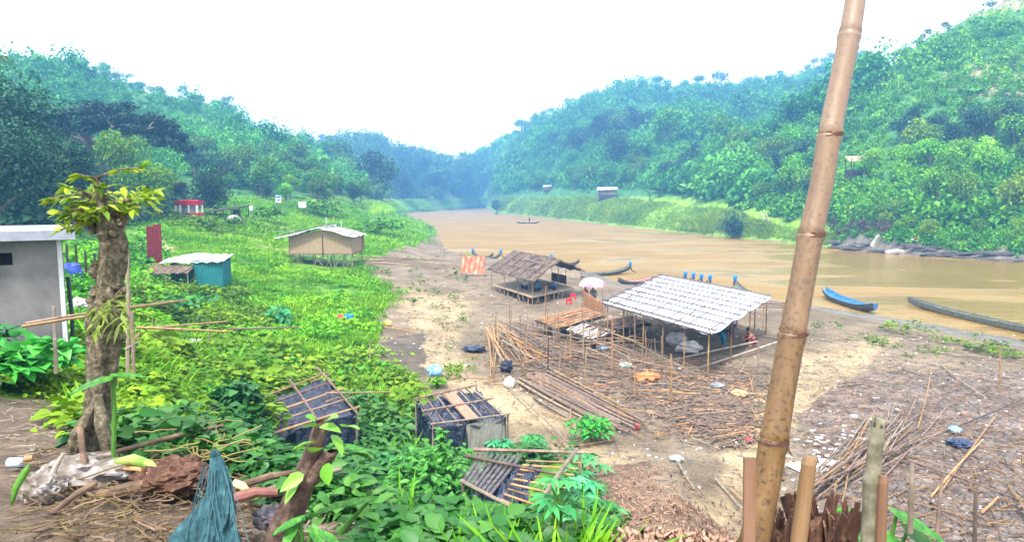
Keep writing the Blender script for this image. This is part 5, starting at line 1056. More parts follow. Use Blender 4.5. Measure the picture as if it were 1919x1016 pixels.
# ================================================================ PEOPLE
def person(loc, rz, pose, skin, top, bottom, label, s=1.0, cat='person'):
    """one continuous skinned body; clothing and hair as children"""
    P_ = {}
    if pose == 'stand': P_.update(pel=(0, 0, .9), che=(0, .01, 1.22), nec=(0, .02, 1.42), hed=(0, .04, 1.56), kn=(.09, .02, .48), an=(.1, -.02, .07), toe=(.11, .13, .03), sh=(.18, 0, 1.36), el=(.24, .02, 1.08), ha=(.24, .14, .86), hip=(.09, 0, .86))
    elif pose == 'sit': P_.update(pel=(0, 0, .12), che=(0, .04, .44), nec=(0, .08, .62), hed=(0, .12, .77), kn=(.17, .42, .3), an=(.1, .34, .05), toe=(.1, .5, .03), sh=(.18, .06, .57), el=(.24, .18, .34), ha=(.12, .4, .33), hip=(.1, .02, .12))
    elif pose == 'squat': P_.update(pel=(0, -.1, .28), che=(0, .06, .56), nec=(0, .14, .72), hed=(0, .21, .86), kn=(.16, .26, .5), an=(.12, .06, .08), toe=(.13, .22, .03), sh=(.18, .1, .68), el=(.22, .3, .5), ha=(.08, .46, .42), hip=(.1, -.1, .27))
    else: P_.update(pel=(0, -.12, .84), che=(0, .16, 1.0), nec=(0, .36, 1.06), hed=(0, .5, 1.05), kn=(.12, .04, .48), an=(.13, -.03, .07), toe=(.14, .12, .03), sh=(.18, .3, 1.04), el=(.2, .36, .76), ha=(.14, .42, .52), hip=(.1, -.1, .82))
    V = lambda k, sx=1: Vector((P_[k][0] * sx, P_[k][1], P_[k][2])) * s
    root = empty('person', loc, label, cat, rz=rz)
    def skin_obj(name, nodes, edges, m, lv=2):
        me = bpy.data.meshes.new(name); me.from_pydata([tuple(p) for p, r in nodes], edges, []); o = bpy.data.objects.new(name, me); COL.objects.link(o); me.materials.append(m)
        sk = o.modifiers.new('skin', 'SKIN'); sk.use_smooth_shade = True
        for i, (p, r) in enumerate(nodes):
            me.skin_vertices[0].data[i].radius = (r * s, r * s)
        me.skin_vertices[0].data[0].use_root = True
        o.modifiers.new('subdivision', 'SUBSURF').levels = lv; o.modifiers['subdivision'].render_levels = lv; o.parent = root; return o
    nd = [(V('pel'), .13), (V('che'), .13), (V('nec') - Vector((0, 0, .02)), .06), (V('nec') * .45 + V('hed') * .55, .062), (V('hed'), .098), (V('hed') + Vector((0, .015, .085)) * s, .075)]; ed = [(0, 1), (1, 2), (2, 3), (3, 4), (4, 5)]
    for sx in (-1, 1):
        k = len(nd); nd += [(V('sh', sx), .06), (V('el', sx), .042), (V('ha', sx), .028)]; ed += [(1, k), (k, k + 1), (k + 1, k + 2)]
        h = V('ha', sx); dr = (h - V('el', sx)).normalized()
        nd.append((h + dr * .06 * s, .03)); ed.append((k + 2, k + 3))
        for j in range(5):
            fo = Vector(((j - 2) * .016, .006, 0)) if j < 4 else Vector((-.035 * sx, .02, 0)); L = (.07, .08, .085, .075, .04)[j]; nd.append((h + (dr * (.07 + L * .55 if j < 4 else .06) + fo) * s, .009)); nd.append((h + (dr * (.075 + L) + fo + Vector((0, .015, -.005))) * s, .007)); ed += [(k + 3, k + 4 + 2 * j), (k + 4 + 2 * j, k + 5 + 2 * j)]
        k = len(nd); nd += [(V('hip', sx), .095), (V('kn', sx), .062), (V('an', sx), .04), (V('toe', sx), .033)]; ed += [(0, k), (k, k + 1), (k + 1, k + 2), (k + 2, k + 3)]
    skin_obj('body', nd, ed, skin, 1)
    face = MB(); hd = V('hed'); face.ball(hd + Vector((0, .10, .0)) * s, .02 * s, 6, 5); face.ball(hd + Vector((.095, .0, .0)) * s, (.015 * s, .025 * s, .035 * s), 6, 5); face.ball(hd + Vector((-.095, .0, .0)) * s, (.015 * s, .025 * s, .035 * s), 6, 5); face.build('ears_and_nose', skin).parent = root
    ey = MB()
    for sx in (-1, 1): ey.ball(hd + Vector((.036 * sx, .088, .03)) * s, .013 * s, 6, 5)
    ey.ball(hd + Vector((0, .092, -.045)) * s, (.026 * s, .008 * s, .008 * s), 6, 4); ey.build('eyes_and_mouth', HAIR).parent = root
    MB().ball(hd + Vector((0, -.018, .05)) * s, (.115 * s, .122 * s, .105 * s), 12, 8, .03).build('hair', HAIR, smooth=True).parent = root
    if top:
        nd = [(V('pel') + Vector((0, 0, .0)), .15), (V('che'), .155), (V('nec') - Vector((0, 0, .05)) * s, .085)]; ed = [(0, 1), (1, 2)]
        for sx in (-1, 1): k = len(nd); nd += [(V('sh', sx), .078), (V('el', sx) * .75 + V('sh', sx) * .25, .062)]; ed += [(1, k), (k, k + 1)]
        skin_obj('shirt', nd, ed, top, 1)
    if bottom:
        nd = [(V('pel'), .155)]; ed = []
        for sx in (-1, 1): k = len(nd); nd += [(V('hip', sx), .115), (V('kn', sx), .085), (V('an', sx) * .7 + V('kn', sx) * .3, .062)]; ed += [(0, k), (k, k + 1), (k + 1, k + 2)]
        skin_obj('trousers', nd, ed, bottom, 1)
    return root
cl = lambda n, c: cloth(c, n)
NAVY = cl('navy', (.02, .03, .09)); WHT = cl('white', (.55, .57, .6)); REDC = cl('red', (.45, .02, .03)); BLUC = cl('blue', (.03, .12, .45)); GREYC = cl('grey', (.12, .13, .15)); TEALC = cl('teal', (.02, .16, .25)); PINKC = cl('pink', (.55, .2, .22))
def onplat(u, v): p = SP0 + SU * u + SV * v; p.z = SP0.z + .03; return p
person(onplat(.42, .25), 2.6, 'sit', SKIN, WHT, NAVY, 'person in a white shirt sitting at the back of the thatched platform')
person(onplat(.20, .30), 3.5, 'sit', SKIN, TEALC, NAVY, 'person in teal and navy sitting near the middle of the thatched platform')
person(onplat(.10, .62), 1.4, 'sit', SKIN, BLUC, NAVY, 'person in a bright blue top sitting against the side panel of the platform')
p = onz(1112, 574, GZb); person(Vector((p.x, p.y, hz(p.x, p.y))), 3.0, 'stand', SKIN, GREYC, NAVY, 'person in grey standing under the pink umbrella', .98)
p = onz(1097, 572, GZb); person(Vector((p.x, p.y, hz(p.x, p.y))), 3.6, 'stand', SKIN, REDC, BLUC, 'person in a red shirt standing under the pink umbrella', .93)
p = g(1408, 650); person(p, 1.9, 'squat', nmat('skin_red', [(.3, .12, .08), (.38, .16, .11)], .6, 12), None, cl('maroon', (.2, .02, .05)), 'shirtless person in dark shorts squatting under the end of the canopy', 1.05)
p = g(1355, 655); person(p, -1.4, 'bend', SKIN, NAVY, TEALC, 'person in blue green trousers bending over under the canopy')
p = g(1372, 640); person(p, 2.8, 'stand', SKIN, cl('lilac', (.3, .33, .5)), GREYC, 'person in a lilac shirt standing at the front corner post of the canopy')
p = g(1458, 900); person(p, -1.2, 'stand', SKIN, WHT, cl('paleblue', (.35, .5, .62)), 'person in white and pale blue half hidden behind the thick leaning bamboo', 1.0)
def umbrella():
    c = onz(1110, 574, GZb); zc = at(1110, 536, c.y).z; root = empty('umbrella', Vector((c.x, c.y, hz(c.x, c.y))), 'open pink and white umbrella over two people on the beach', 'umbrella'); R_ = 25 * c.y / 1300; h = .62
    for k in range(8):
        a0, a1 = 2 * PI * k / 8, 2 * PI * (k + 1) / 8
        def f(u, v, a0=a0, a1=a1):
            an = a0 + (a1 - a0) * u; r = R_ * math.sin(v * PI / 2 * .98); sc_ = 1 - .05 * math.sin(PI * u) * v; return Vector((c.x + math.cos(an) * r * sc_, c.y + math.sin(an) * r * sc_, zc + h * math.cos(v * PI / 2) + .03 * math.sin(PI * u) * v))
        MB().sheet(f, 4, 8, .012).build('canopy_panel', nmat('pink_panel', [(.7, .16, .33), (.75, .25, .42)], .6) if k % 2 else nmat('white_panel', [(.7, .68, .72), (.78, .76, .8)], .6), root)
    MB().tube([(c.x, c.y, hz(c.x, c.y) + .6), (c.x, c.y, zc + h + .1)], .02, 6).build('shaft', BAMD, root)
umbrella()
def stool(px, py, label, k=0):
    b = g(px, py); root = empty('plastic_stool', b, label, 'stool'); m = REDP
    MB().sheet(lambda u, v: b + Vector((-.19 + .38 * u, -.19 + .38 * v, .46)), 4, 4, .035).build('seat', m, root)
    for sx in (-1, 1):
        for sy in (-1, 1): MB().plank(b + Vector((.2 * sx, .2 * sy, 0)), b + Vector((.155 * sx, .155 * sy, .43)), .09, .02, (0, sy, 0)).build('leg', m, root)
    MB().sheet(lambda u, v: b + Vector((-.17 + .34 * u, -.17, .27 + .14 * v)), 3, 2, .02, (0, -1, 0)).build('apron', m, root)
stool(1067, 571, 'red plastic stool nearer the lattice rack'); stool(1074, 562, 'red plastic stool behind the other, closer to the thatched shelter')

# ================================================================ BOATS
def boat(a, b, w, hull, inner, label, motor=False, benches=6, depth=.42, rise=.45, name='wooden_boat', z=0, person_=False):
    a = Vector((a[0], a[1], z)); b = Vector((b[0], b[1], z)); L = (b - a).length; dx = (b - a) / L; dn = Vector((-dx.y, dx.x, 0)); root = empty(name, a.lerp(b, .5), label, 'boat')
    def sec(u): return w / 2 * (max(0, math.sin(PI * min(1, max(0, .03 + .94 * u)))) ** .55)
    def rz_(u): return rise * (abs(2 * u - 1) ** 3.2)
    def f(off, ins):
        def q(u, v):
            an = -PI / 2 + PI * v; hw = max(.01, sec(u) - ins); return a + dx * (L * u) + dn * (hw * math.sin(an)) + Vector((0, 0, rz_(u) + depth * .75 - (depth - ins) * max(0, math.cos(an)) ** .6))
        return q
    MB().grid(f(0, 0), 30, 10).build('hull', hull, root, smooth=True); MB().grid(f(0, .035), 30, 10).build('inside', inner, root, smooth=True)
    g_ = MB()
    for sd in (-1, 1): g_.tube([a + dx * (L * i / 24) + dn * (sec(i / 24) * sd) + Vector((0, 0, rz_(i / 24) + depth * .76)) for i in range(25)], .03, 5)
    g_.build('rim', hull if inner is not BLUEB else BLUEB, root)
    for k in range(benches): u = .14 + .72 * (k + .5) / benches; c = a + dx * (L * u) + Vector((0, 0, rz_(u) + depth * .6)); MB().plank(c - dn * sec(u) * .93, c + dn * sec(u) * .93, .2, .03).build('thwart', inner, root)
    if motor:
        m = empty('outboard_motor', b + dx * .15 + Vector((0, 0, depth + rise)), label.replace('boat', 'boat motor', 1), 'motor'); bpy.data.objects.remove(m)
        t = b + dx * .12 + Vector((0, 0, depth * .75 + rise - .05)); cw = MB().tube([t + Vector((0, 0, -.05)), t + Vector((0, 0, .0)), t + Vector((0, 0, .42)), t + Vector((.02, 0, .55)), t + Vector((.02, 0, .6))], [.1, .14, .2, .19, .1], 8); mc_ = cw.build('motor_cowl', BLUEM, root, smooth=True)
        MB().tube([t, t + dx * .25 + Vector((0, 0, -.5)), t + dx * .9 + Vector((0, 0, -.75))], [.08, .06, .04], 6).build('motor_shaft', DARKT, mc_); MB().tube([t + Vector((0, 0, .1)), t - dx * .6 + Vector((0, 0, .3))], [.03, .02], 5).build('tiller', DARKT, mc_)
    return root
w0 = lambda px, py: onz(px, py, 0)
boat(w0(1050, 522), w0(1180, 513), 1.2, HULL, HULLG, 'long dark boat with a blue motor moored behind the pink umbrella', True, 6, rise=.6)
boat(w0(1158, 534), w0(1222, 531), 1.3, HULL, nmat('red_boat_inside', [(.5, .08, .07), (.6, .3, .28)], .6, 3), 'short red trimmed boat between the umbrella and the white canopy', False, 4, rise=.5)
boat(w0(1544, 556), w0(1640, 590), 1.35, HULL, BLUEB, 'open blue painted boat with its bow on the mud beyond the thick bamboo', False, 9, depth=.55, rise=.5)
boat(w0(1703, 572), w0(2010, 645), 1.0, HULLG, HULLG, 'very long grey green dugout lying at the water edge past the blue boat', False, 4, depth=.55, rise=.35)
for k, (px, py, lb) in enumerate(((1284, 532, 'nearest to the umbrella'), (1299, 534, 'second in the row'), (1314, 537, 'third in the row'), (1330, 539, 'fourth in the row'))):
    e = w0(px, py); boat(e + Vector((-3.5, -6, 0)), e, 1.2, HULL, HULLG, 'dark boat with a blue motor moored behind the canopy, ' + lb, True, 5, rise=.45)
e = w0(1378, 541); boat(e + Vector((-1, -7, 0)), e, 1.2, HULL, HULLG, 'dark boat with a blue motor moored apart from the row, past the canopy ridge', True, 5, rise=.45)
for px, py, dx_, lb in ((888, 484, 5, 'dark boat whose blue motor shows just over the orange cloth'), (938, 486, -6, 'dark boat with its motor beside the thatched roof end'), (1035, 497, 6, 'boat whose pale blue motor shows over the thatched ridge')):
    e = w0(px, py); boat(e + Vector((dx_ * .6, -1.2, 0)), e, .9, HULL, HULLG, lb, True, 4, rise=.6)
e = w0(990, 419); boat(e + Vector((-4, -1, 0)), e + Vector((4, 1, 0)), 1.3, HULL, HULLG, 'small far boat with a standing boatman in mid river', False, 4); person(e + Vector((.5, 0, .35)), .5, 'stand', SKIN, NAVY, NAVY, 'boatman in dark clothes standing in the small far boat', 1.15)
person(e + Vector((-1.5, -.3, .3)), .5, 'sit', SKIN, WHT, NAVY, 'passenger in white sitting in the small far boat', 1.15)

# ================================================================ FAR SIDE DETAILS
mini_hut(1606, 335, 36, 291, 'small hut with a pale roof on the green slope across the river', roof=MATW, legs=True)
mini_hut(1138, 374, 34, 350, 'long low grey roofed hut above the far grassy bank', roof=nmat('grey_roof', [(.32, .3, .32), (.42, .4, .42)], .7), legs=False)
mini_hut(1026, 362, 14, 347, 'tiny pale roofed hut low in the far trees', roof=nmat('grey_roof', [(.2, .19, .21), (.3, .28, .3)], .7), legs=False)
def rocks():
    RM = nmat('shelf_rock', [(.035, .03, .026), (.07, .06, .05), (.13, .11, .095)], .9, 3, bump=.8, bdist=.1, stretch=(1, 1, 3)); rr = random.Random(9)
    for k in range(40):
        px = rr.uniform(1570, 1935); u = (px - 1570) / 360; wy_ = 465 + 27 * u; py = wy_ - rr.uniform(0, 12 + 14 * u) if k % 3 else wy_ - rr.uniform(-1, 3)
        try: b = g(px, py)
        except ValueError: continue
        L = rr.uniform(1.5, 5.5); mb = MB(); an = math.radians(-22 + rr.uniform(-9, 9)); ca, sa = math.cos(an), math.sin(an); h = rr.uniform(.22, .6); wd = rr.uniform(.8, 1.8)
        def f(u_, v, L=L, h=h, wd=wd, ca=ca, sa=sa, b=b, k=k):
            th = PI * v; ph = 2 * PI * u_; x = math.copysign(abs(math.cos(ph)) ** .55, math.cos(ph)) * math.sin(th) ** .6 * L / 2; y = math.copysign(abs(math.sin(ph)) ** .6, math.sin(ph)) * math.sin(th) ** .6 * wd / 2; q = 1 + .2 * math.sin(ph * 3 + k) + .12 * math.sin(ph * 7 + k * 2); z = math.copysign(abs(math.cos(th)) ** .5, math.cos(th)) * h / 2 + .1 * math.sin(x * 2 + k)
            return b + Vector((ca * x * q - sa * y * q, sa * x * q + ca * y * q, z + .05))
        tag(mb.grid(f, 22, 8).build('shelf_rock', RM), 'flat dark rock slab in the layered shelves at the foot of the far bank', 'rock', 'rock slabs along the far waterline', 'thing')
rocks()
def log(p0, p1, r, m, label, name='log', n=9, amp=.12):
    p0 = Vector(p0); p1 = Vector(p1); mid = p0.lerp(p1, .5) + Vector((0, 0, r * .6)); pts = [p0, p0.lerp(mid, .6), mid, mid.lerp(p1, .5), p1]
    return tag(MB().tube(pts, [r * random.uniform(1 - amp, 1 + amp) * q for q in (1, 1.02, .95, .88, .7)], n).build(name, m, org=p0), label, 'log')
DRIFT = nmat('driftwood', [(.2, .17, .14), (.32, .28, .24), (.45, .4, .35)], .85, 5, stretch=(1, 1, .4), bump=.5)
b = g(1633, 460); log(b, b + Vector((1.6, .6, 2.0)), .32, DRIFT, 'pale slanting driftwood trunk on the rocks across the river')
b = g(1677, 476); log(b + Vector((-1.4, .3, .15)), b + Vector((2.2, -.5, .25)), .45, DRIFT, 'short thick pale log at the water edge below the rock shelves')
b = g(1432, 418); log(b, b + Vector((-.5, .5, 2.2)), .2, DRIFT, 'pale broken post leaning on the far grassy bank'); b = g(1442, 420); log(b, b + Vector((-.7, .5, 2.5)), .22, DRIFT, 'second pale broken post, the one nearer the thick bamboo')
try:
    b = g(1718, 455); person(b, 2.0, 'squat', SKIN, REDC, REDC, 'person in red crouching on the rocks across the river', 1.1)
    b = g(1711, 456); tag(MB().ball(b + Vector((0, 0, .3)), (.5, .4, .4), 10, 7, .1).build('white_bundle', WHT), 'white bundle beside the red clad person on the far rocks', 'bundle')
except ValueError: pass

# ================================================================ BLACK SHEETED SHEDS
def low_black_shed(name, quad, zs, label, nl, nr_, cover_uv, walls, wallmat, seed, lm=(BAMR, BAMG), over=.06, thick=.03, front=None):
    rr = random.Random(seed); c = [onz(x, y, z) for (x, y), z in zip(quad, zs)]; q = lambda u, v: c[0].lerp(c[1], u).lerp(c[3].lerp(c[2], u), v)      # u along the top edge, v down the roof
    gz = lambda p: hz(p.x, p.y); root = empty(name, Vector((c[3].x, c[3].y, gz(c[3]))), label, 'shed')
    u0, u1, v0, v1 = cover_uv
    def cv(u, v):
        U = u0 + (u1 - u0) * u; V_ = v0 + (v1 - v0) * v; n = float(fbm(np.array([U * 7. + seed]), np.array([V_ * 7.]), 4)[0]); n2 = float(fbm(np.array([U * 19. + seed]), np.array([V_ * 19.]), 3)[0]); return q(U + .02 * math.sin(V_ * 20), V_ + .03 * math.sin(U * 15)) + Vector((0, 0, -.06 + .34 * n + .17 * n2))
    rs_ = MB().sheet(cv, 46, 36, .01).build('roof_sheet', TARPK, root, smooth=True)
    for (a, b_, m) in walls:
        A, B = q(*a), q(*b_); ga, gb = gz(A) - .1, gz(B) - .1
        MB().sheet(lambda u, v: A.lerp(B, u) * (1 - v) + Vector((A.lerp(B, u).x, A.lerp(B, u).y, ga + (gb - ga) * u)) * v + Vector((.03 * math.sin(u * 23 + v * 4), .04 * math.sin(u * 17 + seed) * (1 if m is TARPK else .2), -.04)), 30, 8, .012, (0, 1, 0)).build('wall', m, root)
    for k in range(nl): u = (k + .5) / nl; bam(MB(), q(u + rr.uniform(-.03, .03), -over) + Vector((0, 0, .05)), q(u + rr.uniform(-.03, .03), 1 + over) + Vector((0, 0, .05)), thick * rr.uniform(.7, 1.1), .01).build('roof_lath', rr.choice(lm), rs_)
    for k in range(nr_): v = k / (nr_ - 1); bam(MB(), q(-over, v) + Vector((0, 0, .10)), q(1 + over, v + rr.uniform(-.02, .02)) + Vector((0, 0, .10)), thick * 1.25, .006).build('roof_rail', rr.choice(lm), root)
    for u in (0, 1):
        for v in (0, 1): p = q(u, v); bam(MB(), (p.x, p.y, gz(p) - .2), (p.x, p.y, p.z + .08), .035).build('post', BAMG, root)
    return root, q
r1_, q1 = low_black_shed('low_shed', [(478, 757), (612, 706), (668, 772), (505, 822)], (3.0, 3.15, 2.95, 2.8), 'small open lath shed half covered in black plastic, nearest the lopped stem', 0, 5, (.08, .98, .02, 1.0), [((.28, 1), (1, 1), TARPK), ((1, 0), (1, 1), TARPK)], TARPK, 3, (BAM, BAMR), .05, .032)
for u, e in ((.0, .12), (.50, .16), (.93, .2)): bam(MB(), q1(u, -e) + Vector((0, 0, .16)), q1(u + .02, 1 + e) + Vector((0, 0, .16)), .042, .004).build('roof_beam', BAMR, r1_)
for k in range(9): v = random.uniform(-.05, 1.0); u = random.choice((.0, .82)); bam(MB(), q1(u - .06, v) + Vector((0, 0, .01)), q1(u + random.uniform(.15, .3), v) + Vector((0, 0, .02)), .024).build('roof_lath', BAM, r1_)
a = q1(.8, .5); bam(MB(), a + Vector((0, 0, .14)), a + Vector((2.0, -.1, .2)), .03).build('roof_rail', BAM, r1_)
a = q1(.05, 1.05); bam(MB(), a + Vector((0, 0, .05)), a + Vector((1.0, -1.3, -.95)), .025).build('prop', BAM, r1_)
GMAT = nmat('grey_weave', [(.12, .115, .11), (.2, .19, .175), (.28, .265, .24)], .85, 14, stretch=(3, 3, .4), bump=.4)
r2_, q2 = low_black_shed('low_shed', [(780, 754), (893, 729), (952, 782), (812, 802)], (3.05, 3.15, 2.9, 2.8), 'small shed with black plastic under neat laths and a grey woven wall', 8, 3, (0, 1, 0, 1), [((0, 0), (0, 1), TARPK), ((.0, 1), (.45, 1), TARPK), ((.45, 1), (.98, .98), GMAT), ((1, 0), (1, .98), GMAT)], GMAT, 4, (BAMR, BAMR, BAMG), .03, .026)
MB().sheet(lambda u, v: q2(.45 + .16 * u, .04 + .96 * v) + Vector((0, 0, .085)), 2, 6, .03).build('roof_board', nmat('old_board', [(.25, .12, .08), (.34, .19, .13)], .8, 8), r2_)
r3_, q3 = low_black_shed('low_shed', [(893, 853), (1088, 858), (1006, 984), (868, 914)], (4.05, 4.0, 3.9, 3.95), 'collapsing lath shed sunk among palmate leaves, nearest the leaf litter slope', 0, 2, (.12, .70, .16, .99), [((.3, 1), (1, 1), TARPK), ((1, .35), (1, 1), TARPK)], TARPK, 5, (BAMG, BAMR), .03, .03)
for k in range(9): v = .1 + .1 * k; bam(MB(), q3(.5, v) + Vector((0, 0, -.01)), q3(1.06, v + .02) + Vector((0, 0, .03)), .021).build('roof_lath', BAMO if k % 3 else BAM, r3_)
for k in range(8): u = .03 + .055 * k; MB().plank(q3(u + .02, .0) + Vector((0, 0, .02)), q3(u - .05, .95) + Vector((0, 0, .04)), .065, .015).build('roof_board', nmat('grey_board', [(.03, .028, .032), (.07, .065, .07), (.13, .12, .125)], .8, 9), r3_)
bam(MB(), q3(.95, -.05) + Vector((0, 0, .1)), q3(.93, 1.03) + Vector((0, 0, .12)), .048, .003).build('roof_beam', BAMG, r3_); bam(MB(), q3(-.1, .22) + Vector((0, 0, .1)), q3(.95, .40) + Vector((0, 0, .1)), .034).build('roof_beam', BAMR, r3_)
for k in range(6): p = q3(.84 + .03 * k, 1.0 - .08 * k); bam(MB(), (p.x, p.y, p.z), (p.x, p.y, hz(p.x, p.y)), .014).build('wall_lath', BAMG, r3_)

# ================================================================ SHRUBS AND NEAR PLANTS
STEM = nmat('green_stem', [(.03, .1, .012), (.07, .19, .025)], .5, 8)
DEEP = leafmat('leaf_deep', (.012, .075, .022), (.025, .16, .035), (.07, .30, .05), .45, .22)
PALM_ = leafmat('leaf_palmate', (.02, .15, .05), (.04, .27, .08), (.09, .38, .12), .45, .25)
def bush(b, R_, H, n, leaf, m, label, w=.6, name='shrub', seed=0, lumps=9, cat='shrub', stalk=None, droop=.35):
    r = np.random.default_rng(seed); root = empty(name, b, label, cat); c = r.normal(0, 1, (lumps, 3)); c /= np.linalg.norm(c, axis=1)[:, None]; c *= .55 * r.random((lumps, 1)) ** .4
    k = r.integers(0, lumps, n); d = r.normal(0, 1, (n, 3)); d[:, 2] = np.abs(d[:, 2]) * .9; d /= np.linalg.norm(d, axis=1)[:, None]; p = c[k] + d * (.32 + .2 * r.random((n, 1))) ; p[:, 2] = np.maximum(p[:, 2] * .5 + .45, .03)
    p *= np.array([R_, R_, H]); t = d * .8 + r.normal(0, .5, (n, 3)); t[:, 2] = t[:, 2] * .5; t /= np.linalg.norm(t, axis=1)[:, None]
    if stalk:
        q = r.random((stalk[2], 1)); an = r.random(stalk[2]) * 6.28; sp = np.array([stalk[0], stalk[1], 0]) + q * np.array([0, 0, stalk[3]]) + np.array([0, 0, H * .7]); p = np.concatenate([p, sp]); t = np.concatenate([t, np.stack([np.cos(an), np.sin(an), r.normal(.1, .3, stalk[2])], 1)]); n += stalk[2]
    V, Fq = leaf2(p, t, leaf * r.uniform(.6, 1.25, n), leaf * w * r.uniform(.75, 1.2, n), r, droop); o = quads('foliage', V, Fq, m, np.repeat(np.clip(.15 + .6 * r.random(n) + .3 * (p[:, 2] / H - .5), 0, 1), 9)); o.parent = root
    mb = MB()
    for j in range(6): an = j * 1.05; mb.tube([(0, 0, -.1), (math.cos(an) * R_ * .25, math.sin(an) * R_ * .25, H * .4), (math.cos(an) * R_ * .5, math.sin(an) * R_ * .5, H * .75)], [.02, .015, .008], 5)
    if stalk: mb.tube([(stalk[0], stalk[1], 0), (stalk[0], stalk[1], H * .7 + stalk[3])], [.02, .01], 5)
    mb.build('stem', STEM).parent = root; return root
def bpx(px, py, wpx, top, leafpx, n, m, label, seed, **k):
    b = g(px, py); s = b.y / 1300; H = (py - top) * s * 1.0; return bush(b, wpx * s / 2 * 1.25, H, n, leafpx * s, m, label, seed=seed, **k)
bpx(445, 800, 80, 700, 22, 330, DEEP, 'dark broad leaved shrub close behind the black shed nearest the lopped stem', 1, w=.75)
bpx(815, 960, 200, 822, 17, 1300, NEARG, 'large dense shrub in front of the grey woven shed', 2, stalk=(.15, 0, 60, .75), w=.62)
bpx(752, 905, 120, 838, 20, 300, DEEP, 'dark shrub downhill of the large dense shrub', 3)
bpx(715, 800, 70, 755, 18, 260, NEARG, 'leafy shrub between the two upper black sheds', 4)
bpx(668, 890, 70, 850, 24, 160, PALM_, 'blue green shrub right behind the lopped leaning stem', 5)
bpx(1113, 832, 84, 775, 13, 300, NEARG, 'green creeper clump growing through the long pile of poles', 6)
bpx(823, 726, 38, 702, 8, 120, LM_lime, 'small yellow green bush beside the blue bag', 7)
bpx(50, 730, 190, 612, 34, 300, NEARG, 'broad leaved shrub against the foot of the outhouse wall', 8, w=.8)
bpx(-60, 700, 150, 580, 30, 200, DEEP, 'dark shrub at the near corner of the outhouse', 9)
bpx(330, 590, 130, 548, 15, 320, DEEP, 'dark bush in front of the thatched lean-to of the teal shed', 10)
bpx(520, 610, 60, 575, 14, 120, PALM_, 'blue green broad leaved plant in the middle of the meadow', 11, w=.8)
bpx(715, 440, 90, 405, 9, 420, LM_green, 'rounded bush where the meadow meets the river bank', 12)
bpx(500, 420, 60, 378, 8, 300, LM_green, 'rounded green bush at the foot of the blue headed sign', 13)
bpx(600, 405, 100, 372, 8, 420, LM_green, 'wide hummock of shrubs behind the wide notice board', 14)
def palmate(b, n, L_, H, label, seed, m=PALM_, name='palmate_plant'):
    r = np.random.default_rng(seed); root = empty(name, b, label, 'plant'); C = []; D = []; LL = []; mb = MB()
    for k in range(n):
        an = 2 * PI * k / n + r.uniform(-.4, .4); el = r.uniform(.1, .9); e = np.array([math.cos(an) * L_ * 1.1 * (1.2 - el), math.sin(an) * L_ * 1.1 * (1.2 - el), H * (.55 + .5 * el)])
        mb.tube([(0, 0, 0), (e[0] * .3, e[1] * .3, e[2] * .75), tuple(e)], [.012, .009, .006], 5)
        for j in range(8):
            a2 = 2 * PI * j / 8 + .2; D.append((math.cos(a2), math.sin(a2), -.12)); C.append(e); LL.append(L_ * (1.0 - .25 * abs(math.cos((a2 - an + PI) / 2))))
    C = np.array(C); D = np.array(D); D /= np.linalg.norm(D, axis=1)[:, None]; V, Fq = leaf2(C, D, np.array(LL), np.array(LL) * .30, r, .22, .1); quads('leaves', V, Fq, m, np.repeat(np.clip(np.repeat(r.random(n), 8) * .7 + r.random(n * 8) * .3, 0, 1), 9)).parent = root; mb.build('stem', STEM).parent = root
for i, (px, py, lp, n, H, lb) in enumerate(((1095, 900, 30, 7, .6, 'palmate leaved plant behind the beam of the collapsing shed'), (1000, 842, 24, 8, .4, 'palmate leaved plant at the back rail of the collapsing shed'), (1085, 960, 40, 8, .6, 'large palmate plant on the river side of the collapsing shed'), (1045, 1040, 40, 8, .4, 'palmate plant low at the picture edge beneath the collapsing shed'), (935, 1015, 40, 6, .45, 'pale palmate plant in front of the black sheet of the collapsing shed'), (1095, 1025, 36, 8, .45, 'palmate plant where the leaf litter slope begins'), (850, 935, 34, 6, .5, 'palmate plant left of the grey boards of the collapsing shed'), (1130, 985, 26, 7, .4, 'small palmate plant at the tip of the green patch'), (940, 858, 24, 6, .5, 'palmate plant tucked between the two sheds by the path'))):
    b = g(px, py); palmate(b, n, lp * b.y / 1300, H, lb, 60 + i)
def heart(mb, base, tip_dir, L_, W_, droop=.2, up=Vector((0, 0, 1))):
    d = Vector(tip_dir).normalized(); s = d.cross(up).normalized(); n = s.cross(d)
    def f(u, v):
        t = v; x = (u - .5) * 2; w = W_ / 2 * (math.sin(PI * min(1, (t * .92 + .08))) ** .7) * (1.15 - .35 * t); back = -.18 * L_ * abs(x) * (1 - t) ** 3
        return Vector(base) + d * (L_ * t + back) + s * (x * w) + n * (.06 * L_ * abs(x) + .012 * L_ * math.sin(t * 26) * abs(x)) - up * (droop * L_ * t * t)
    mb.grid(f, 8, 14)
LFB = nmat('big_leaf', [(.02, .12, .015), (.05, .22, .025), (.13, .32, .05)], .4, 30, bump=.35, trans=.35)
def taro(px, py, d, leaves, label):
    b = at(px, py, d); root = empty('taro_plant', b, label, 'plant')
    for (lx, ly, dx, dy, dz, L_, W_) in leaves:
        e = at(lx, ly, d); MB().tube([b, b.lerp(e, .5) + Vector((.01, 0, .02)), e], [.016, .013, .008], 7).build('stem', STEM, root); mb = MB(); heart(mb, e, (dx, dy, dz), L_, W_); mb.build('leaf', LFB, root, smooth=True)
taro(213, 862, 4.6, [(210, 712, -.8, -.45, -.12, .26, .20), (214, 706, .9, .2, .05, .2, .12)], 'single tall stemmed broad leaf standing in front of the lopped trunk')
taro(868, 1000, 9.5, [(858, 935, -.1, -.7, -.7, .52, .42), (885, 940, .5, -.4, -.6, .4, .3)], 'plant with one large upright heart shaped leaf at the bottom edge')
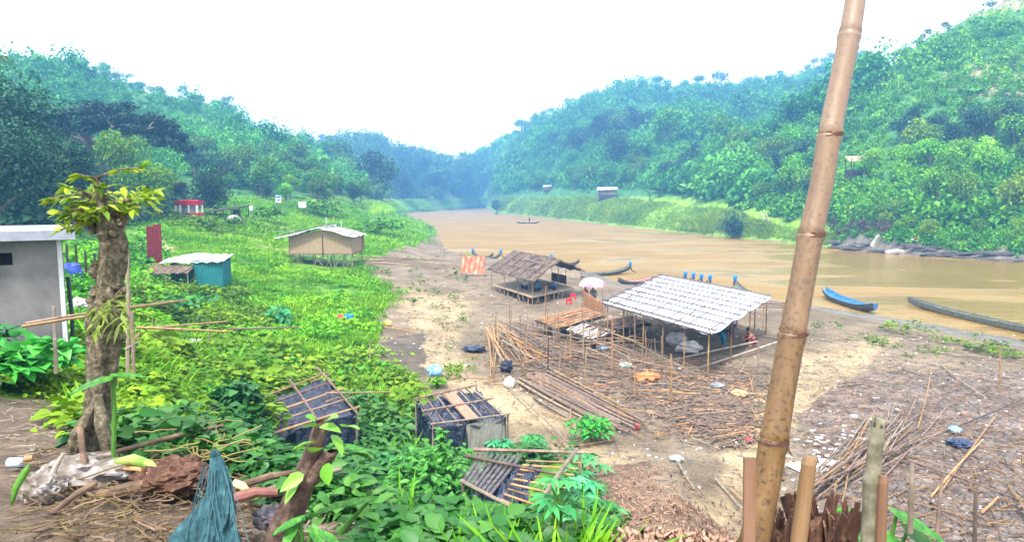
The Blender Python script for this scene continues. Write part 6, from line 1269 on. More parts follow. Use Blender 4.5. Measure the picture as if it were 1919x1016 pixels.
taro(560, 1100, 3.2, [(565, 975, -.5, -.3, -.1, .14, .07), (585, 990, .4, -.4, -.3, .13, .06), (555, 985, -.2, -.6, -.35, .12, .06), (600, 1000, .6, -.2, -.2, .12, .06)], 'small seedling with pointed leaves at the bottom edge')
taro(640, 1000, 3.9, [(690, 943, -.95, -.1, -.06, .36, .10)], 'long narrow pale leaf stretching out beside the lopped leaning stem')
taro(700, 860, 6.0, [(650, 838, .9, -.3, -.05, .22, .10), (640, 850, -.8, -.3, .1, .16, .09)], 'broad pale leaves beside the top of the lopped leaning stem')
taro(1640, 1130, 3.1, [(1610, 1000, -.8, -.3, -.1, .2, .15), (1680, 968, .7, -.3, -.25, .22, .14), (1700, 1000, .8, -.5, -.4, .24, .15), (1650, 1005, .1, -.7, -.3, .2, .14), (1625, 985, -.4, .5, .2, .18, .12), (1720, 1020, .9, -.1, -.3, .2, .12), (1590, 1020, -.9, -.4, -.2, .16, .12)], 'bright broad leaved plant behind the jagged grey green stake')
def sap(px, py, top, label):
    b = g(px, py); s = b.y / 1300
banana = leafmat('leaf_banana', (.08, .24, .02), (.16, .38, .04), (.28, .5, .08))
def banana_plant(b, H, label, group, seed):
    r = np.random.default_rng(seed); root = empty('banana_plant', b, label, 'plant', group); n = 9; an = np.arange(n) * 2.4 + r.random(); C = np.tile([0, 0, H * .5], (n, 1)); D = np.stack([np.cos(an) * .7, np.sin(an) * .7, np.full(n, .75)], 1); D /= np.linalg.norm(D, axis=1)[:, None]
    V, Fq = leaf2(C, D, np.full(n, H * .62), np.full(n, H * .17), r, .45, .05); quads('leaves', V, Fq, banana, np.repeat(r.random(n), 9)).parent = root; MB().tube([(0, 0, -.2), (0, 0, H * .52)], [H * .05, H * .035], 7).build('trunk', STEM).parent = root
rr = random.Random(77)
for k in range(9): px = rr.uniform(1215, 1330); b = g(px, rr.uniform(366, 378)); banana_plant(b, rr.uniform(5, 7), 'pale banana plant in the clump above the far grassy bank', 'banana plants above the far bank', k)
for k in range(16):
    px, py = rr.uniform(1560, 1900), rr.uniform(120, 250)
    try: b = g(px, py)
    except ValueError: continue
    banana_plant(b, rr.uniform(4, 6), 'pale banana plant scattered on the steep upper slope', 'banana plants on the steep slope', 20 + k)
def palm_top():
    b = at(-14, 330, 48); root = empty('palm_tree', (b.x, b.y, hz(b.x, b.y)), 'palm whose fronds poke into the picture high at the edge', 'tree'); t = at(-14, 100, 48); H = t.z - root.location.z
    MB().tube([(0, 0, -.5), (.3, 0, H * .5), (0, 0, H)], [.22, .16, .13], 8).build('trunk', BARK).parent = root; r = np.random.default_rng(1); C = []; D = []
    for k in range(14):
        an = 2 * PI * k / 14; 
        for j in range(16): f = j / 16; p = np.array([math.cos(an) * 1.7 * f, math.sin(an) * 1.7 * f, H + 1.0 * f - 1.5 * f * f]); C += [p, p]; D += [(math.cos(an + .9), math.sin(an + .9), -.3), (math.cos(an - .9), math.sin(an - .9), -.3)]
    D = np.array(D); D /= np.linalg.norm(D, axis=1)[:, None]; V, Fq = leaf2(np.array(C), D, np.full(len(C), .5), np.full(len(C), .06), r, .3, 0); quads('crown', V, Fq, LM_teal, np.repeat(r.random(len(C)), 9)).parent = root
palm_top()
b = g(333, 372); bush(b, 2.2, 3.6, 260, .8, leafmat('leaf_dry', (.12, .09, .05), (.3, .16, .1), (.2, .3, .06)), 'dry reddish topped plants rising behind the red kiosk', w=.18, seed=30, droop=.1)

# ================================================================ RUBBISH HEAP ON THE LEDGE
DIRTW = nmat('dirty_sack', [(.04, .03, .022), (.15, .125, .105), (.34, .32, .34)], .7, 9, bump=.7, bdist=.02, detail=7)
def crumple(name, px, py, wpx, hpx, d, m, label, seed, cat='sack', dz=0, ncell=5, amp=.28, flat=.5):
    c = at(px, py, d); s = d / 1300; rx, rz_ = wpx * s / 2, hpx * s / 2
    def f(u, v):
        th = PI * v; ph = 2 * PI * u; x, y, z = math.sin(th) * math.cos(ph), math.sin(th) * math.sin(ph), math.cos(th)
        n = float(fbm(np.array([x * ncell * .6 + seed * 3.1 + z]), np.array([y * ncell * .6 + z * ncell * .5]), 4)[0]); q = 1 + amp * 2 * n; return c + Vector((x * rx * q, y * rx * flat * q, z * rz_ * q + dz))
    o = MB().grid(f, 34, 20).build(name, m, org=c); return tag(o, label, cat)
crumple('sack', 155, 888, 170, 62, 4.5, DIRTW, 'torn dirty white sack spread over the rubbish heap', 1, flat=.8, amp=.4, ncell=8)
crumple('sack', 78, 920, 85, 70, 4.2, DIRTW, 'white and purple edged sack lying low at the near end of the heap', 2, flat=.7, amp=.4, ncell=7)
crumple('cloth_bundle', 512, 972, 75, 50, 3.75, nmat('dark_cloth', [(.02, .02, .035), (.06, .055, .07), (.14, .12, .14)], .8, 10, bump=.6), 'dark cloth bundle between the blue net and the lopped leaning stem', 3, 'bundle', amp=.45, ncell=8)
crumple('root_heap', 330, 895, 150, 66, 4.5, FIB, 'dark rotten mass of roots in the middle of the rubbish heap', 4, 'heap', amp=.45, ncell=9, flat=.8)
BLOG = nmat('dead_stem', [(.05, .03, .022), (.12, .075, .05), (.24, .16, .1)], .85, 10, stretch=(.5, .5, 1), bump=.7, bdist=.01)
L4 = lambda x0, y0, x1, y1, d0, d1, r, m, lb, name='log': log(at(x0, y0, d0), at(x1, y1, d1), r, m, lb, name)
L4(170, 935, 350, 905, 4.3, 4.4, .045, BLOG, 'thick dark rotten stem lying across the heap under the sack'); L4(210, 850, 430, 795, 4.7, 5.6, .016, BLOG, 'long thin dark branch pointing uphill from the heap', 'branch')
L4(120, 870, 225, 850, 4.7, 4.8, .03, BLOG, 'short dark stem behind the dirty white sack'); L4(450, 912, 560, 885, 4.2, 4.5, .026, BLOG, 'brown stem beyond the blue net pointing to the lopped leaning stem')
L4(485, 925, 640, 880, 4.3, 4.6, .02, nmat('grey_stick', [(.14, .11, .09), (.26, .21, .17)], .8, 9), 'grey brown stick behind the lopped leaning stem', 'branch'); L4(440, 935, 520, 925, 4.0, 4.1, .036, nmat('red_stem', [(.14, .05, .04), (.22, .1, .08)], .7, 10), 'reddish brown split stem beside the blue net')
L4(150, 800, 162, 905, 4.6, 4.35, .02, BLOG, 'upright dead stick leaning on the foot of the lopped trunk', 'branch'); L4(180, 905, 95, 965, 4.1, 3.8, .02, BLOG, 'curved dead stick in front of the dirty sack', 'branch')
L4(92, 905, 120, 850, 4.2, 4.25, .018, DRIFT, 'pale curved stick over the near end of the sack', 'branch')
PAL = nmat('banana_sheath', [(.10, .18, .02), (.22, .3, .06), (.34, .36, .12)], .45, 6, stretch=(1, 1, 1), bump=.2)
def curved(pts, r, m, label, name='banana_stalk', cat='stem'): return tag(MB().tube([at(*p) for p in pts], r, 10).build(name, m, smooth=True), label, cat)
curved([(218, 868, 4.55), (250, 862, 4.5), (280, 872, 4.45), (303, 890, 4.4)], [.03, .037, .034, .012], PAL, 'bright green peeled banana stem curving over the heap')
curved([(225, 878, 4.5), (262, 880, 4.45), (290, 892, 4.4), (315, 915, 4.35)], [.012, .016, .014, .008], nmat('peach_stem', [(.5, .2, .08), (.6, .3, .14)], .6, 8), 'thin orange strip lying under the green banana stem')
curved([(438, 905, 4.15), (455, 912, 4.15), (475, 930, 4.1)], [.022, .026, .006], nmat('cream_stem', [(.5, .42, .15), (.62, .55, .25)], .6, 8), 'cream coloured banana stem end poking out behind the blue net')
curved([(22, 948, 3.9), (30, 915, 3.95), (48, 885, 4.0), (55, 872, 4.0)], [.006, .02, .022, .006], nmat('young_leaf', [(.06, .2, .015), (.12, .28, .03)], .5, 8, trans=.3), 'fresh green leaf blade standing at the near end of the heap', 'leaf_blade', 'leaf')
def jar():
    c = at(28, 868, 4.7); root = empty('plastic_jar', c, 'pale plastic jar with a brown cap lying on the bare soil', 'jar'); m = nmat('milky_plastic', [(.4, .48, .6), (.5, .58, .68)], .3, 5)
    MB().tube([c + Vector((-.045, 0, 0)), c + Vector((-.04, 0, 0)), c + Vector((.045, 0, .004)), c + Vector((.06, 0, .006))], [.02, .034, .034, .022], 14).build('body', m, root, smooth=True); MB().tube([c + Vector((.06, .02, .02)), c + Vector((.11, .03, .025))], [.022, .02], 12).build('cap', nmat('brown_cap', [(.3, .14, .07), (.4, .2, .1)], .6), root)
jar()
def net():
    # net draped over a stake, falling in folds
    m = nmat('blue_net', [(.004, .022, .032), (.012, .055, .07), (.04, .11, .125)], .8, 26, stretch=(1, 1, .2), bump=.9, bdist=.008, detail=8); tp = at(404, 852, 3.62); bt = at(408, 1040, 3.35); H = tp.z - bt.z
    W_ = [(0, .022), (.08, .036), (.25, .052), (.45, .07), (.55, .086), (.75, .10), (.9, .125), (1, .17)]
    def f(u, v):
        an = 2 * PI * u; w = float(np.interp(v, [a_ for a_, _ in W_], [b_ for _, b_ in W_])); c = tp.lerp(bt, v); n = float(fbm(np.array([math.cos(an) * 2.2 + 5]), np.array([math.sin(an) * 2.2 + v * 4]), 4)[0]); n2 = float(fbm(np.array([math.cos(an) * 7 + 5]), np.array([math.sin(an) * 7 + v * 9]), 3)[0])
        fold = 1 + (.10 * math.sin(5 * an + 3 * v + 2 * n) + .07 * math.sin(11 * an - 4 * v)) * min(1, v * 3) + .9 * n * min(1, v * 2) + .35 * n2
        if math.cos(an - 3.0) > 0: w *= 1 + .5 * math.cos(an - 3.0) * max(0, math.sin((v - .42) * 5)) * (v < 1.05)
        return Vector((c.x + math.cos(an) * w * fold + .02 * math.sin(v * 5), c.y + math.sin(an) * w * .75 * fold, c.z + .05 * n * v))
    mb = MB().grid(f, 90, 44); mb.ball(tp + Vector((0, 0, -.005)), (.028, .026, .03), 14, 8, .08)
    root = empty('fishing_net', bt, 'blue green net draped over a stake in front of the rubbish heap', 'net'); mb.build('net', m, root, smooth=False); MB().tube([bt + Vector((0, 0, -.4)), tp + Vector((0, 0, .0))], [.02, .016], 7).build('stake', BAMD, root)
    st = MB(); rr = random.Random(3)
    for k in range(14):
        an = rr.uniform(PI, 2 * PI); p = []
        for j in range(6): v = .12 + .86 * j / 5; w = (.026 + .14 * v ** .75) * 1.06; c = tp.lerp(bt, v); p.append(Vector((c.x + math.cos(an + .15 * math.sin(j + k)) * w, c.y + math.sin(an) * w * .8, c.z)))
        st.tube(p, .0022, 3)
    st.build('cord', nmat('net_cord', [(.012, .05, .065), (.04, .10, .12)], .8, 30), root)
net()
def tangle(name, n, box, r0, r1, L0, L1, mats, seed, label, dd=(3.9, 4.8), lift=.05, curl=.6):
    rr = random.Random(seed)
    mb = MB()
    for k in range(n):
        px, py = rr.uniform(box[0], box[2]), rr.uniform(box[1], box[3])
        try: p = g(px, py)
        except ValueError: continue
        p = p + Vector((0, 0, rr.uniform(0, lift))); an = rr.uniform(0, 6.28); pts = [p]; L_ = rr.uniform(L0, L1)
        for j in range(5): an += rr.uniform(-curl, curl); p = p + Vector((math.cos(an), math.sin(an) * .8, rr.uniform(-.25, .3))) * L_ / 5; pts.append(p)
        mb.tube(pts, [rr.uniform(r0, r1)] * 6, 4, False)
    return tag(mb.build(name, mats), label, 'litter', kind='stuff')
tangle('roots', 260, (70, 850, 480, 1030), .002, .006, .12, .4, nmat('straw_roots', [(.05, .03, .02), (.11, .075, .035), (.15, .13, .04)], .8, 6), 1, 'tangled roots and stalks of the rubbish heap', lift=.12)
tangle('roots', 220, (60, 860, 500, 1040), .003, .009, .1, .35, BLOG, 2, 'dark rotten stalks of the rubbish heap', lift=.1)
tangle('straw', 120, (325, 790, 420, 930), .002, .006, .15, .45, nmat('dry_straw', [(.1, .07, .025), (.2, .15, .05), (.13, .15, .04)], .7, 6), 3, 'dry yellow stalks behind the blue net', lift=.3)
tangle('twigs', 160, (0, 740, 330, 870), .002, .006, .05, .25, nmat('pale_twigs', [(.14, .11, .09), (.28, .23, .18)], .8, 6), 4, 'twigs and scraps on the bare soil of the ledge', lift=.02)
tangle('twigs', 260, (480, 880, 800, 1030), .002, .007, .06, .3, MATS['pale_twigs'], 5, 'twigs on the soil beyond the lopped leaning stem', lift=.03)

# ================================================================ BEACH: POLES, STICKS, LITTER
MS = [BAM, BAMR, BAMR, BAMG, BAMG, BAMO]
rr = random.Random(21)
def gpole(x0, y0, x1, y1, r, m, label, group=None, z0=.05, z1=.05, name='bamboo_pole'):
    try: a, c = g(x0, y0, z0), g(x1, y1, z1)
    except ValueError: return
    return pole(a, c, r, m, label, group, name)
for k in range(26):      # pale fan of poles
    t = k / 25; x0 = 905 + 45 * rr.random(); y0 = 606 + 14 * rr.random(); a = onz(x0, y0, GZb + rr.uniform(.5, 1.1)); x1 = 925 + 120 * t + rr.uniform(-10, 10); c = g(min(x1, 1060), 706 - 34 * t + rr.uniform(-14, 8), .04); pole(a, c, rr.uniform(.03, .042), rr.choice((BAM, BAM, BAM, BAMG, BAMO)), 'pale bamboo pole in the fan leaning at the near end of the fallen frames', 'pale fan of leaning poles')
for (x0, y0, z0, x1, y1, z1, r, m, lb) in ((935, 600, 1.1, 1090, 672, .5, .045, BAMR, 'long brown rail sloping down from the top of the pale fan'), (968, 604, 1.2, 1160, 655, .6, .045, BAMR, 'reddish rail running from the fan toward the pale platform'), (962, 616, 1.0, 1085, 690, .3, .05, BAMD, 'dark rail slanting across the fallen frame'), (942, 638, .8, 1060, 706, .2, .04, BAMG, 'grey rail low across the fallen frame'), (1090, 600, 1.0, 1308, 693, .1, .05, BAMD, 'long dark pole with a tan end leaning off the pale platform'), (915, 690, .5, 1075, 668, .6, .035, BAM, 'tan cross rail over the foot of the pale fan'), (1075, 664, .6, 1230, 640, .5, .035, BAMR, 'brown cross rail leading under the canopy'), (1000, 645, .6, 1180, 700, .3, .035, BAMG, 'grey rail lying on the stick litter'), (860, 700, .05, 930, 672, .3, .035, BAM, 'tan pole lying on the mud beside the black plastic'), (842, 712, .03, 925, 680, .1, .03, BAMG, 'thin grey pole on the mud near the blue bag'), (985, 700, .1, 1130, 655, .5, .04, BAMR, 'brown pole lying toward the blue scrap'), (1130, 640, .9, 1215, 668, .3, .04, BAMR, 'brown pole crossing the canopy corner'), (1120, 650, .8, 1250, 610, .7, .03, BAMG, 'grey rail at knee height beneath the canopy'), (1240, 680, .05, 1420, 640, .4, .06, DRIFT, 'thick pale pole resting below the squatting person'), (1280, 700, .05, 1460, 640, .35, .05, DRIFT, 'second thick pale pole beneath the end of the canopy')):
    a = onz(x0, y0, GZb + z0); c = onz(x1, y1, GZb + z1); pole(a, c, r, m, lb, bend=.006)
for i, (px, py, top, m, lb) in enumerate(((1028, 706, 633, BAMD, 'black post standing in the fallen frame'), (950, 656, 584, BAMG, 'thin grey post at the far corner of the fan'), (930, 640, 586, BAM, 'thin tan post at the far edge of the fan'), (1070, 700, 610, BAM, 'tan post left of the pale platform legs'), (1094, 690, 606, BAMG, 'grey post beside the pale platform'), (975, 640, 590, BAMG, 'grey post between the fan and the thatched shelter'), (1000, 640, 600, BAMG, 'grey post behind the dark rail'), (1190, 748, 688, BAM, 'tan post standing alone among the sticks'), (1258, 760, 664, BAM, 'tan post in front of the middle of the canopy'), (1240, 700, 630, BAMG, 'grey post under the canopy front edge'), (925, 716, 640, BAM, 'pole standing at the foot of the pale fan'), (1148, 700, 590, BAMO, 'orange post between the pale platform and the canopy corner'), (1422, 690, 640, BAMG, 'grey post behind the thick bamboo'), (1874, 740, 650, BAM, 'lone tan post on the beach near the grey dugout'), (732, 700, 690, BAM, 'thin stick in the yellow green weeds'), (694, 690, 640, BAMG, 'thin grey stick at the edge of the weeds'), (1556, 640, 655, BAMG, 'tiny stake on the mud'))):
    if py <= top: continue
    try: gp(px, py, top, .04, m, lb, name='bamboo_pole')
    except ValueError: pass
for k in range(36):      # long pile
    t = rr.random(); w = rr.random(); x0 = 962 + 40 * w + 60 * t * rr.random(); y0 = 712 + 0 * w - 8 * w; L_ = rr.uniform(.7, 1.0); x1 = x0 + (205 - 20 * w) * L_; y1 = y0 + (118 - 26 * w) * L_ + 6 * rr.random(); x0 += 6 * w; y0 += 10 * (1 - w)
    gpole(x0, y0, x1, y1 - 6 * w, rr.uniform(.035, .055), rr.choice((BAMR, BAMR, BAMR, BAMG, BAM)), 'brown bamboo pole in the long pile stretching down the beach path', 'poles of the long pile', .04 + .22 * rr.random(), .04 + .18 * rr.random())
for (x0, y0, x1, y1, m, lb) in ((943, 722, 1096, 872, BAMG, 'single thin pole lying on the sand path alongside the long pile'), (1016, 778, 1066, 796, BAM, 'short tan pole below the long pile'), (1000, 752, 1060, 790, BAMD, 'dark pole at the near flank of the long pile'), (1070, 770, 1070, 808, BAM, 'short upright tan cane at the long pile'), (1032, 757, 1060, 738, BAMO, 'short orange cane lying across the long pile'), (1075, 845, 1150, 832, BAM, 'tan cane below the green creeper clump'), (835, 712, 925, 716, BAM, 'tan pole lying past the small yellow green bush'), (905, 722, 960, 712, BAM, 'tan pole leading to the white scraps'), (560, 578, 725, 594, BAM, 'long pale pole lying in the meadow by the red and blue bags'), (765, 598, 832, 603, BAMG, 'grey brown pole on the light sand'), (715, 615, 775, 625, BAMO, 'flat reddish plank on the mud by the sand'), (660, 482, 850, 492, BAM, 'long pale pole on the bank beside the stilt hut, uppermost'), (680, 488, 862, 500, BAMG, 'long grey pole on the bank beside the stilt hut'), (700, 494, 870, 503, BAM, 'long pale pole nearest the orange cloth'), (660, 492, 780, 486, BAMG, 'grey pole crossing the long poles by the stilt hut'), (1340, 905, 1390, 965, BAMG, 'grey pole on the leaf litter slope'), (1270, 872, 1300, 925, BAMG, 'thin pole at the head of the leaf litter slope'), (1370, 925, 1400, 955, BAM, 'short tan cane before the split stake'), (1525, 745, 1545, 732, BAM, 'short fat tan cane on the sandy track'), (1530, 680, 1572, 698, BAMG, 'thin grey cane on the sandy track')):
    gpole(x0, y0, x1, y1, .085 if y0 < 520 else .035, m, lb, None, .1, .12)
for k in range(34):      # heap on the stones
    t = rr.random(); x1 = 1745 + rr.uniform(-90, 90); y1 = 700 + rr.uniform(0, 110); x0 = 1560 + rr.uniform(-80, 90); y0 = 935 - (x0 - 1480) * .25 + rr.uniform(-20, 25)
    f = rr.uniform(.45, 1); gpole(x0, y0, x0 + (x1 - x0) * f, y0 + (y1 - y0) * f, rr.uniform(.016, .03), rr.choice((BAMR, BAMR, BAMG, BAMG, BAM)), 'thin brown pole in the loose heap on the stones behind the stakes', 'poles of the loose heap on the stones', .05 + .25 * rr.random(), .05 + .35 * rr.random())
for (x0, y0, x1, y1, m, lb) in ((1775, 815, 1930, 755, BAMD, 'long dark pole with torn black plastic across the stones'), (1760, 935, 1868, 790, BAM, 'tan pole standing out on the stones'), (1720, 810, 1745, 700, BAM, 'tan cane bent beside the heap on the stones'), (1700, 870, 1920, 960, BAMR, 'long reddish pole lying low across the stones'), (1860, 700, 1820, 690, BAMG, 'short grey cane near the beach post'), (1765, 690, 1850, 760, BAMG, 'grey pole pointing away from the heap'), (1745, 940, 1840, 840, BAMO, 'orange cane over the stones'), (1840, 970, 1870, 950, BAMO, 'short fat pinkish cane on the stones'), (1890, 920, 1925, 985, BAM, 'pale cane at the edge of the stones'), (1610, 900, 1640, 800, BAM, 'thin tan cane behind the jagged stake'), (1570, 880, 1560, 960, BAM, 'pale cane beyond the shredded stump'), (1590, 880, 1578, 960, BAM, 'pale cane in the little lattice beyond the shredded stump')):
    gpole(x0, y0, x1, y1, .03, m, lb, None, .12, .25)
for k in range(46):      # bare frames round the platforms
    px, py = rr.uniform(935, 1240), rr.uniform(610, 720)
    gp(px, py, py - rr.uniform(45, 80), .03, rr.choice((BAM, BAMG, BAMG, BAMR)), 'thin upright pole of the bare frames around the slatted platforms', 'upright poles of the bare frames', lean=rr.uniform(-6, 6), name='bamboo_pole')
for k in range(48):
    px, py = rr.uniform(915, 1190), rr.uniform(600, 680); z0, z1 = rr.uniform(.1, 1.2), rr.uniform(.1, 1.0); dx = rr.uniform(60, 150)
    a = onz(px, py, GZb + z0); c = onz(px + dx, py + dx * rr.uniform(-.15, .55), GZb + z1); pole(a, c, rr.uniform(.025, .04), rr.choice((BAMR, BAMR, BAMG, BAM)), 'slanting rail of the fallen frames around the slatted platforms', 'slanting rails of the fallen frames', bend=.01)
STICKZ = [[(930, 640), (1130, 640), (1240, 690), (1430, 690), (1440, 830), (1290, 820), (1150, 740), (980, 710)]]
P3, _ = sample_px(STICKZ, 95, 5, 25)
for (x, y, z) in P3:     # larger loose sticks
    an = rr.gauss(.3, .9) + (PI if rr.random() < .5 else 0); L_ = rr.uniform(.8, 2.6); a = Vector((x - math.cos(an) * L_ / 2, y - math.sin(an) * L_ / 2, 0)); c = Vector((x + math.cos(an) * L_ / 2, y + math.sin(an) * L_ / 2, 0)); a.z = hz(a.x, a.y) + rr.uniform(.03, .16); c.z = hz(c.x, c.y) + rr.uniform(.03, .16)
    pole(a, c, rr.uniform(.02, .036), rr.choice(MS), 'loose bamboo stick scattered on the ground before the white canopy', 'loose sticks before the canopy', n=5)
def sticks(name, polys, n, L0, L1, r, m, seed, label, ang=(.25, 1.0)):
    P3, _ = sample_px(polys, n, seed, 26); R_ = np.random.default_rng(seed); an = R_.normal(ang[0], ang[1], len(P3)); L_ = R_.uniform(L0, L1, len(P3)) * (P3[:, 1] / 30) ** .4; dx = np.stack([np.cos(an), np.sin(an)], 1); A = P3[:, :2] - dx * L_[:, None] / 2; B = P3[:, :2] + dx * L_[:, None] / 2
    za = ghz(A[:, 0], A[:, 1]) + R_.uniform(.01, .12, len(P3)); zb = ghz(B[:, 0], B[:, 1]) + R_.uniform(.01, .12, len(P3)); sdv = np.stack([-dx[:, 1], dx[:, 0]], 1) * (r * R_.uniform(.6, 1.4, len(P3)))[:, None]; n = len(P3)
    V = np.zeros((n, 6, 3)); 
    for j, (Q, Z) in enumerate(((A, za), (B, zb))):
        V[:, j * 3, :2] = Q - sdv; V[:, j * 3, 2] = Z; V[:, j * 3 + 1, :2] = Q; V[:, j * 3 + 1, 2] = Z + r * 1.3; V[:, j * 3 + 2, :2] = Q + sdv; V[:, j * 3 + 2, 2] = Z
    k = np.arange(n)[:, None] * 6; Fq = np.concatenate([k + [[0, 3, 4, 1]], k + [[1, 4, 5, 2]], k + [[2, 5, 3, 0]]], 1).reshape(-1, 4); return tag(quads(name, V.reshape(-1, 3), Fq, m), label, 'litter', kind='stuff')
sticks('twigs', STICKZ, 1300, .25, 1.1, .02, BAMR, 1, 'brown split sticks littering the ground before the canopy'); sticks('twigs', STICKZ, 900, .25, 1.0, .018, BAMG, 2, 'grey split sticks littering the ground before the canopy'); sticks('twigs', STICKZ, 220, .2, .9, .02, BAMO, 3, 'orange split sticks littering the ground before the canopy')
STONEZ = [[(1500, 790), (1570, 720), (1700, 690), (2000, 700), (2200, 1050), (1480, 1060)]]
sticks('twigs', STONEZ, 500, .15, 1.3, .014, BAM, 14, 'pale split bamboo strewn over the stones', (.8, 1.0)); sticks('twigs', STONEZ, 500, .12, 1.0, .014, BAMR, 4, 'sticks strewn over the stones', (.8, .6)); sticks('twigs', [[(860, 480), (1130, 520), (1180, 560), (1000, 590), (900, 590), (850, 540)], [(1450, 600), (1919, 650), (1919, 700), (1500, 700)]], 500, .2, .9, .02, BAMG, 6, 'driftwood scraps on the beach'); sticks('twigs', [litter_poly], 2600, .04, .16, .014, nmat('leaf_scraps', [(.16, .085, .06), (.28, .17, .12), (.4, .28, .2)], .9, 30), 7, 'dead leaves and chips on the slope', (0, 1.5)); sticks('twigs', sand_poly + [[(700, 540), (900, 520), (930, 640), (700, 640)]], 420, .08, .4, .014, BAMG, 8, 'scraps on the sand', (.2, 1))
def blobs(name, polys, n, r0, r1, m, seed, label, flat=.45, power=.6, nu=6):
    P3, _ = sample_px(polys, n, seed, 20); V = []; F_ = []
    mb = MB().ball((0, 0, 0), 1, nu, 4, .0); V0 = np.array(mb.v); F0 = np.array(mb.f); R_ = np.random.default_rng(seed); k = len(P3); sc = R_.uniform(r0, r1, k) * (P3[:, 1] / 20) ** power; st = R_.uniform(.6, 1.6, (k, 3)); st[:, 2] *= flat
    an = R_.random(k) * 6.28; jit = R_.uniform(.75, 1.25, (k, len(V0), 1)); A = V0[None] * jit * (st * sc[:, None])[:, None, :]; x = A[..., 0] * np.cos(an)[:, None] - A[..., 1] * np.sin(an)[:, None]; y = A[..., 0] * np.sin(an)[:, None] + A[..., 1] * np.cos(an)[:, None]
    VV = np.stack([x + P3[:, 0:1], y + P3[:, 1:2], A[..., 2] + P3[:, 2:3]], 2).reshape(-1, 3); FF = (F0[None] + (np.arange(k) * len(V0))[:, None, None]).reshape(-1, 4); return tag(quads(name, VV, FF, m, smooth=False), label, 'litter', kind='stuff')
STONE = nmat('river_stone', [(.05, .044, .04), (.11, .095, .088), (.2, .175, .165)], .8, 1.3, bump=.2, coord='Object')
BEACH = [[(830, 480), (1130, 520), (1460, 600), (1919, 640), (1919, 720), (1560, 720), (1500, 800), (1440, 900), (1250, 900), (960, 740), (870, 720), (700, 660), (740, 560), (860, 540)]]
blobs('pebbles', STONEZ, 5200, .035, .10, STONE, 1, 'grey river stones covering the ground behind the stakes'); blobs('pebbles', BEACH, 1600, .02, .07, STONE, 2, 'small stones scattered on the beach')
WL = nmat('white_litter', [(.5, .5, .52), (.7, .7, .72)], .6, 3); PL = nmat('pink_litter', [(.3, .03, .1), (.4, .06, .16)], .7, 3)
blobs('litter', STONEZ + BEACH, 800, .02, .055, WL, 3, 'white scraps of rubbish on the beach', .2); blobs('litter', [[(1500, 770), (1600, 700), (1700, 690), (1640, 720), (1540, 800)], [(1120, 660), (1430, 740), (1430, 830), (1200, 780)], [(1560, 740), (1900, 720), (1900, 900), (1600, 900)]], 420, .015, .032, PL, 4, 'pink and dark red scraps on the beach', .15); blobs('litter', STONEZ + BEACH, 90, .02, .04, BLUEM, 5, 'blue scraps of rubbish on the beach', .2)
blobs('litter', [[(1500, 820), (1600, 790), (1620, 900), (1500, 910)]], 90, .05, .11, WL, 6, 'white scraps around the torn boards', .12)
blobs('soil_clods', [[(0, 740), (140, 760), (300, 830), (480, 890), (700, 985), (740, 1040), (0, 1040)]], 1500, .008, .028, nmat('soil_clod', [(.10, .07, .05), (.2, .15, .11)], .9, 8), 7, 'soil clods and chips on the ledge', .6, 1)
# single pieces of rubbish
def scrap(name, px, py, w, h, m, label, seed, cat='bag', amp=.35, lift=0):
    b = g(px, py); return crumple(name, px, py - h / 2, w, h, b.y, m, label, seed, cat, 0, 6, amp, .8)
BB = nmat('blue_bag', [(.03, .22, .6), (.35, .55, .8)], .4, 3, bump=.4); RB = nmat('red_bag', [(.6, .02, .04), (.7, .08, .08)], .5, 3)
scrap('plastic_bag', 815, 706, 30, 22, BB, 'pale blue plastic bag on the mud above the small yellow green bush', 1); scrap('plastic_bag', 654, 606, 18, 18, BLUEM, 'blue bag in the meadow touching the red one', 2); scrap('plastic_bag', 638, 605, 16, 15, RB, 'red bag in the meadow touching the blue one', 3)
scrap('plastic_sheet', 890, 660, 42, 13, TARPK, 'crumpled black plastic lying on the mud', 4, 'plastic sheet'); scrap('plastic_sheet', 950, 700, 24, 26, TARPK, 'black plastic caught at the foot of the pale fan', 5, 'plastic sheet'); scrap('paper_scraps', 955, 728, 20, 20, WL, 'white scraps at the head of the long pile', 6, 'paper', .6)
scrap('stick_bundle', 1212, 715, 44, 16, nmat('orange_bundle', [(.4, .12, .04), (.55, .24, .1)], .8, 9, bump=.8), 'orange bundle of split sticks in front of the canopy', 7, 'bundle', .5); scrap('plywood_piece', 1386, 745, 30, 14, nmat('ply', [(.4, .24, .12), (.5, .34, .2)], .8, 7), 'tan piece of board on the stick litter', 8, 'board', .4)
scrap('plastic_bag', 1194, 806, 14, 12, RB, 'bright red scrap beside the long pile', 9); scrap('plastic_bag', 1404, 830, 14, 9, RB, 'bright red scrap touching the thick bamboo', 10); scrap('plastic_bag', 1132, 658, 18, 8, BB, 'pale blue scrap under the pale platform', 11); scrap('plastic_bag', 1268, 866, 26, 12, nmat('grey_bag', [(.3, .42, .48), (.5, .58, .6)], .6), 'pale grey and blue bag on the sandy path', 12)
scrap('sack', 1268, 650, 40, 28, nmat('grey_sack', [(.3, .31, .34), (.5, .5, .54)], .7, 4, bump=.5), 'full grey white sack under the canopy', 13, 'sack', .2); scrap('sack', 1292, 662, 48, 22, WL, 'flat white sack lying beside the full one under the canopy', 14, 'sack', .4)
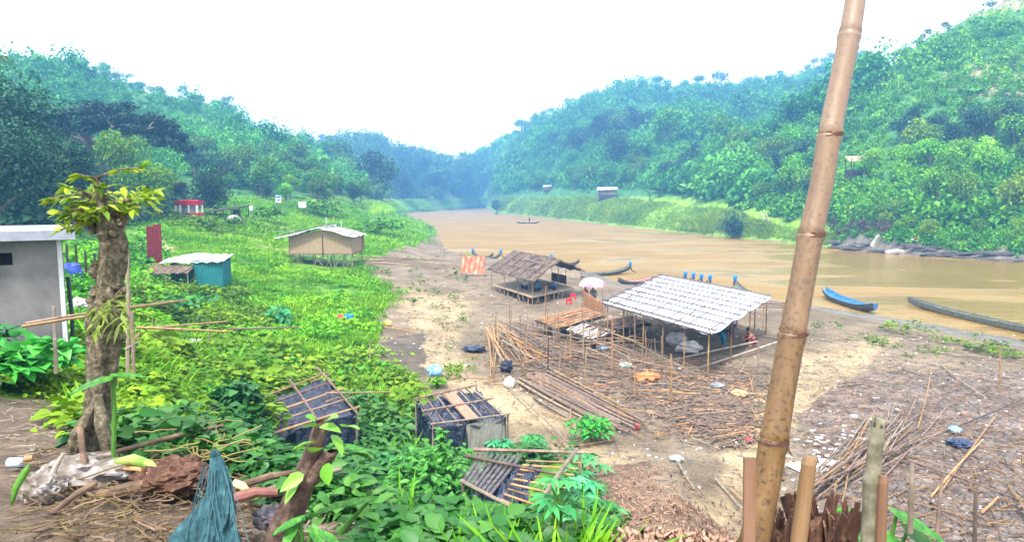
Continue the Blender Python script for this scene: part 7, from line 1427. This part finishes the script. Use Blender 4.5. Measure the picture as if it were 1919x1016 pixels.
scrap('rubbish_bag', 1172, 690, 24, 10, nmat('green_bag', [(.2, .45, .3), (.5, .6, .5)], .6), 'green and white scrap among the sticks', 15); scrap('rubbish_bag', 1345, 728, 30, 10, nmat('dark_bag', [(.05, .06, .08), (.3, .3, .34)], .6, 4), 'dark grey bag among the sticks', 16)
scrap('plastic_sheet', 1800, 838, 46, 14, nmat('navy_sheet', [(.01, .02, .05), (.03, .05, .12)], .35, 5, bump=.6), 'torn navy plastic on the stones', 17, 'plastic sheet', .5); scrap('plastic_bag', 1790, 812, 26, 12, BB, 'light blue bag beside the torn navy plastic', 18)
scrap('yellow_wrapper', 728, 612, 14, 12, nmat('yellow_paper', [(.6, .4, .1), (.7, .5, .2)], .6), 'yellow wrapper on the mud by the reddish plank', 19, 'wrapper')
def board(px, py, w, h, rz, m, label):
    b = g(px, py, .05); tag(MB().box((0, 0, 0), (w, h, .02)).build('board', m), label, 'board'); o = bpy.data.objects['board'] if False else COL.objects[-1]; o.location = b; o.rotation_euler = (.06, .04, rz)
board(1515, 880, 1.0, .75, .5, WHITEP, 'torn white board lying behind the clean cut stake'); board(1560, 872, .7, .45, -.3, WHITEP, 'smaller white board against the brown pole heap')
PLK = nmat('pale_planks', [(.3, .29, .26), (.42, .41, .37)], .8, 5)
for px, py, w, rz, m, lb in ((320, 640, 2.2, .12, PLK, 'pale concrete plank crossing the weeds below the low fence'), (345, 634, 1.3, .1, PLK, 'short pale plank end lying beside the pale concrete plank'), (512, 672, 1.9, .05, nmat('blue_grey_plank', [(.06, .08, .12), (.14, .16, .2)], .7, 6), 'dark blue grey board sunk in the yellow green weeds'), (505, 662, 2.0, .08, BAMG, 'brown board above the dark blue grey one')):
    board(px, py, w, .5, rz, m, lb)
scrap('plastic_bag', 268, 636, 16, 8, BLUEM, 'small blue bag by the posts behind the lopped trunk', 25)
scrap('rubble_heap', 150, 590, 50, 30, nmat('rubble', [(.2, .17, .15), (.5, .48, .47)], .8, 7, bump=.6), 'pale rubble between the outhouse and the lopped trunk', 26, 'heap', .5)

haze()
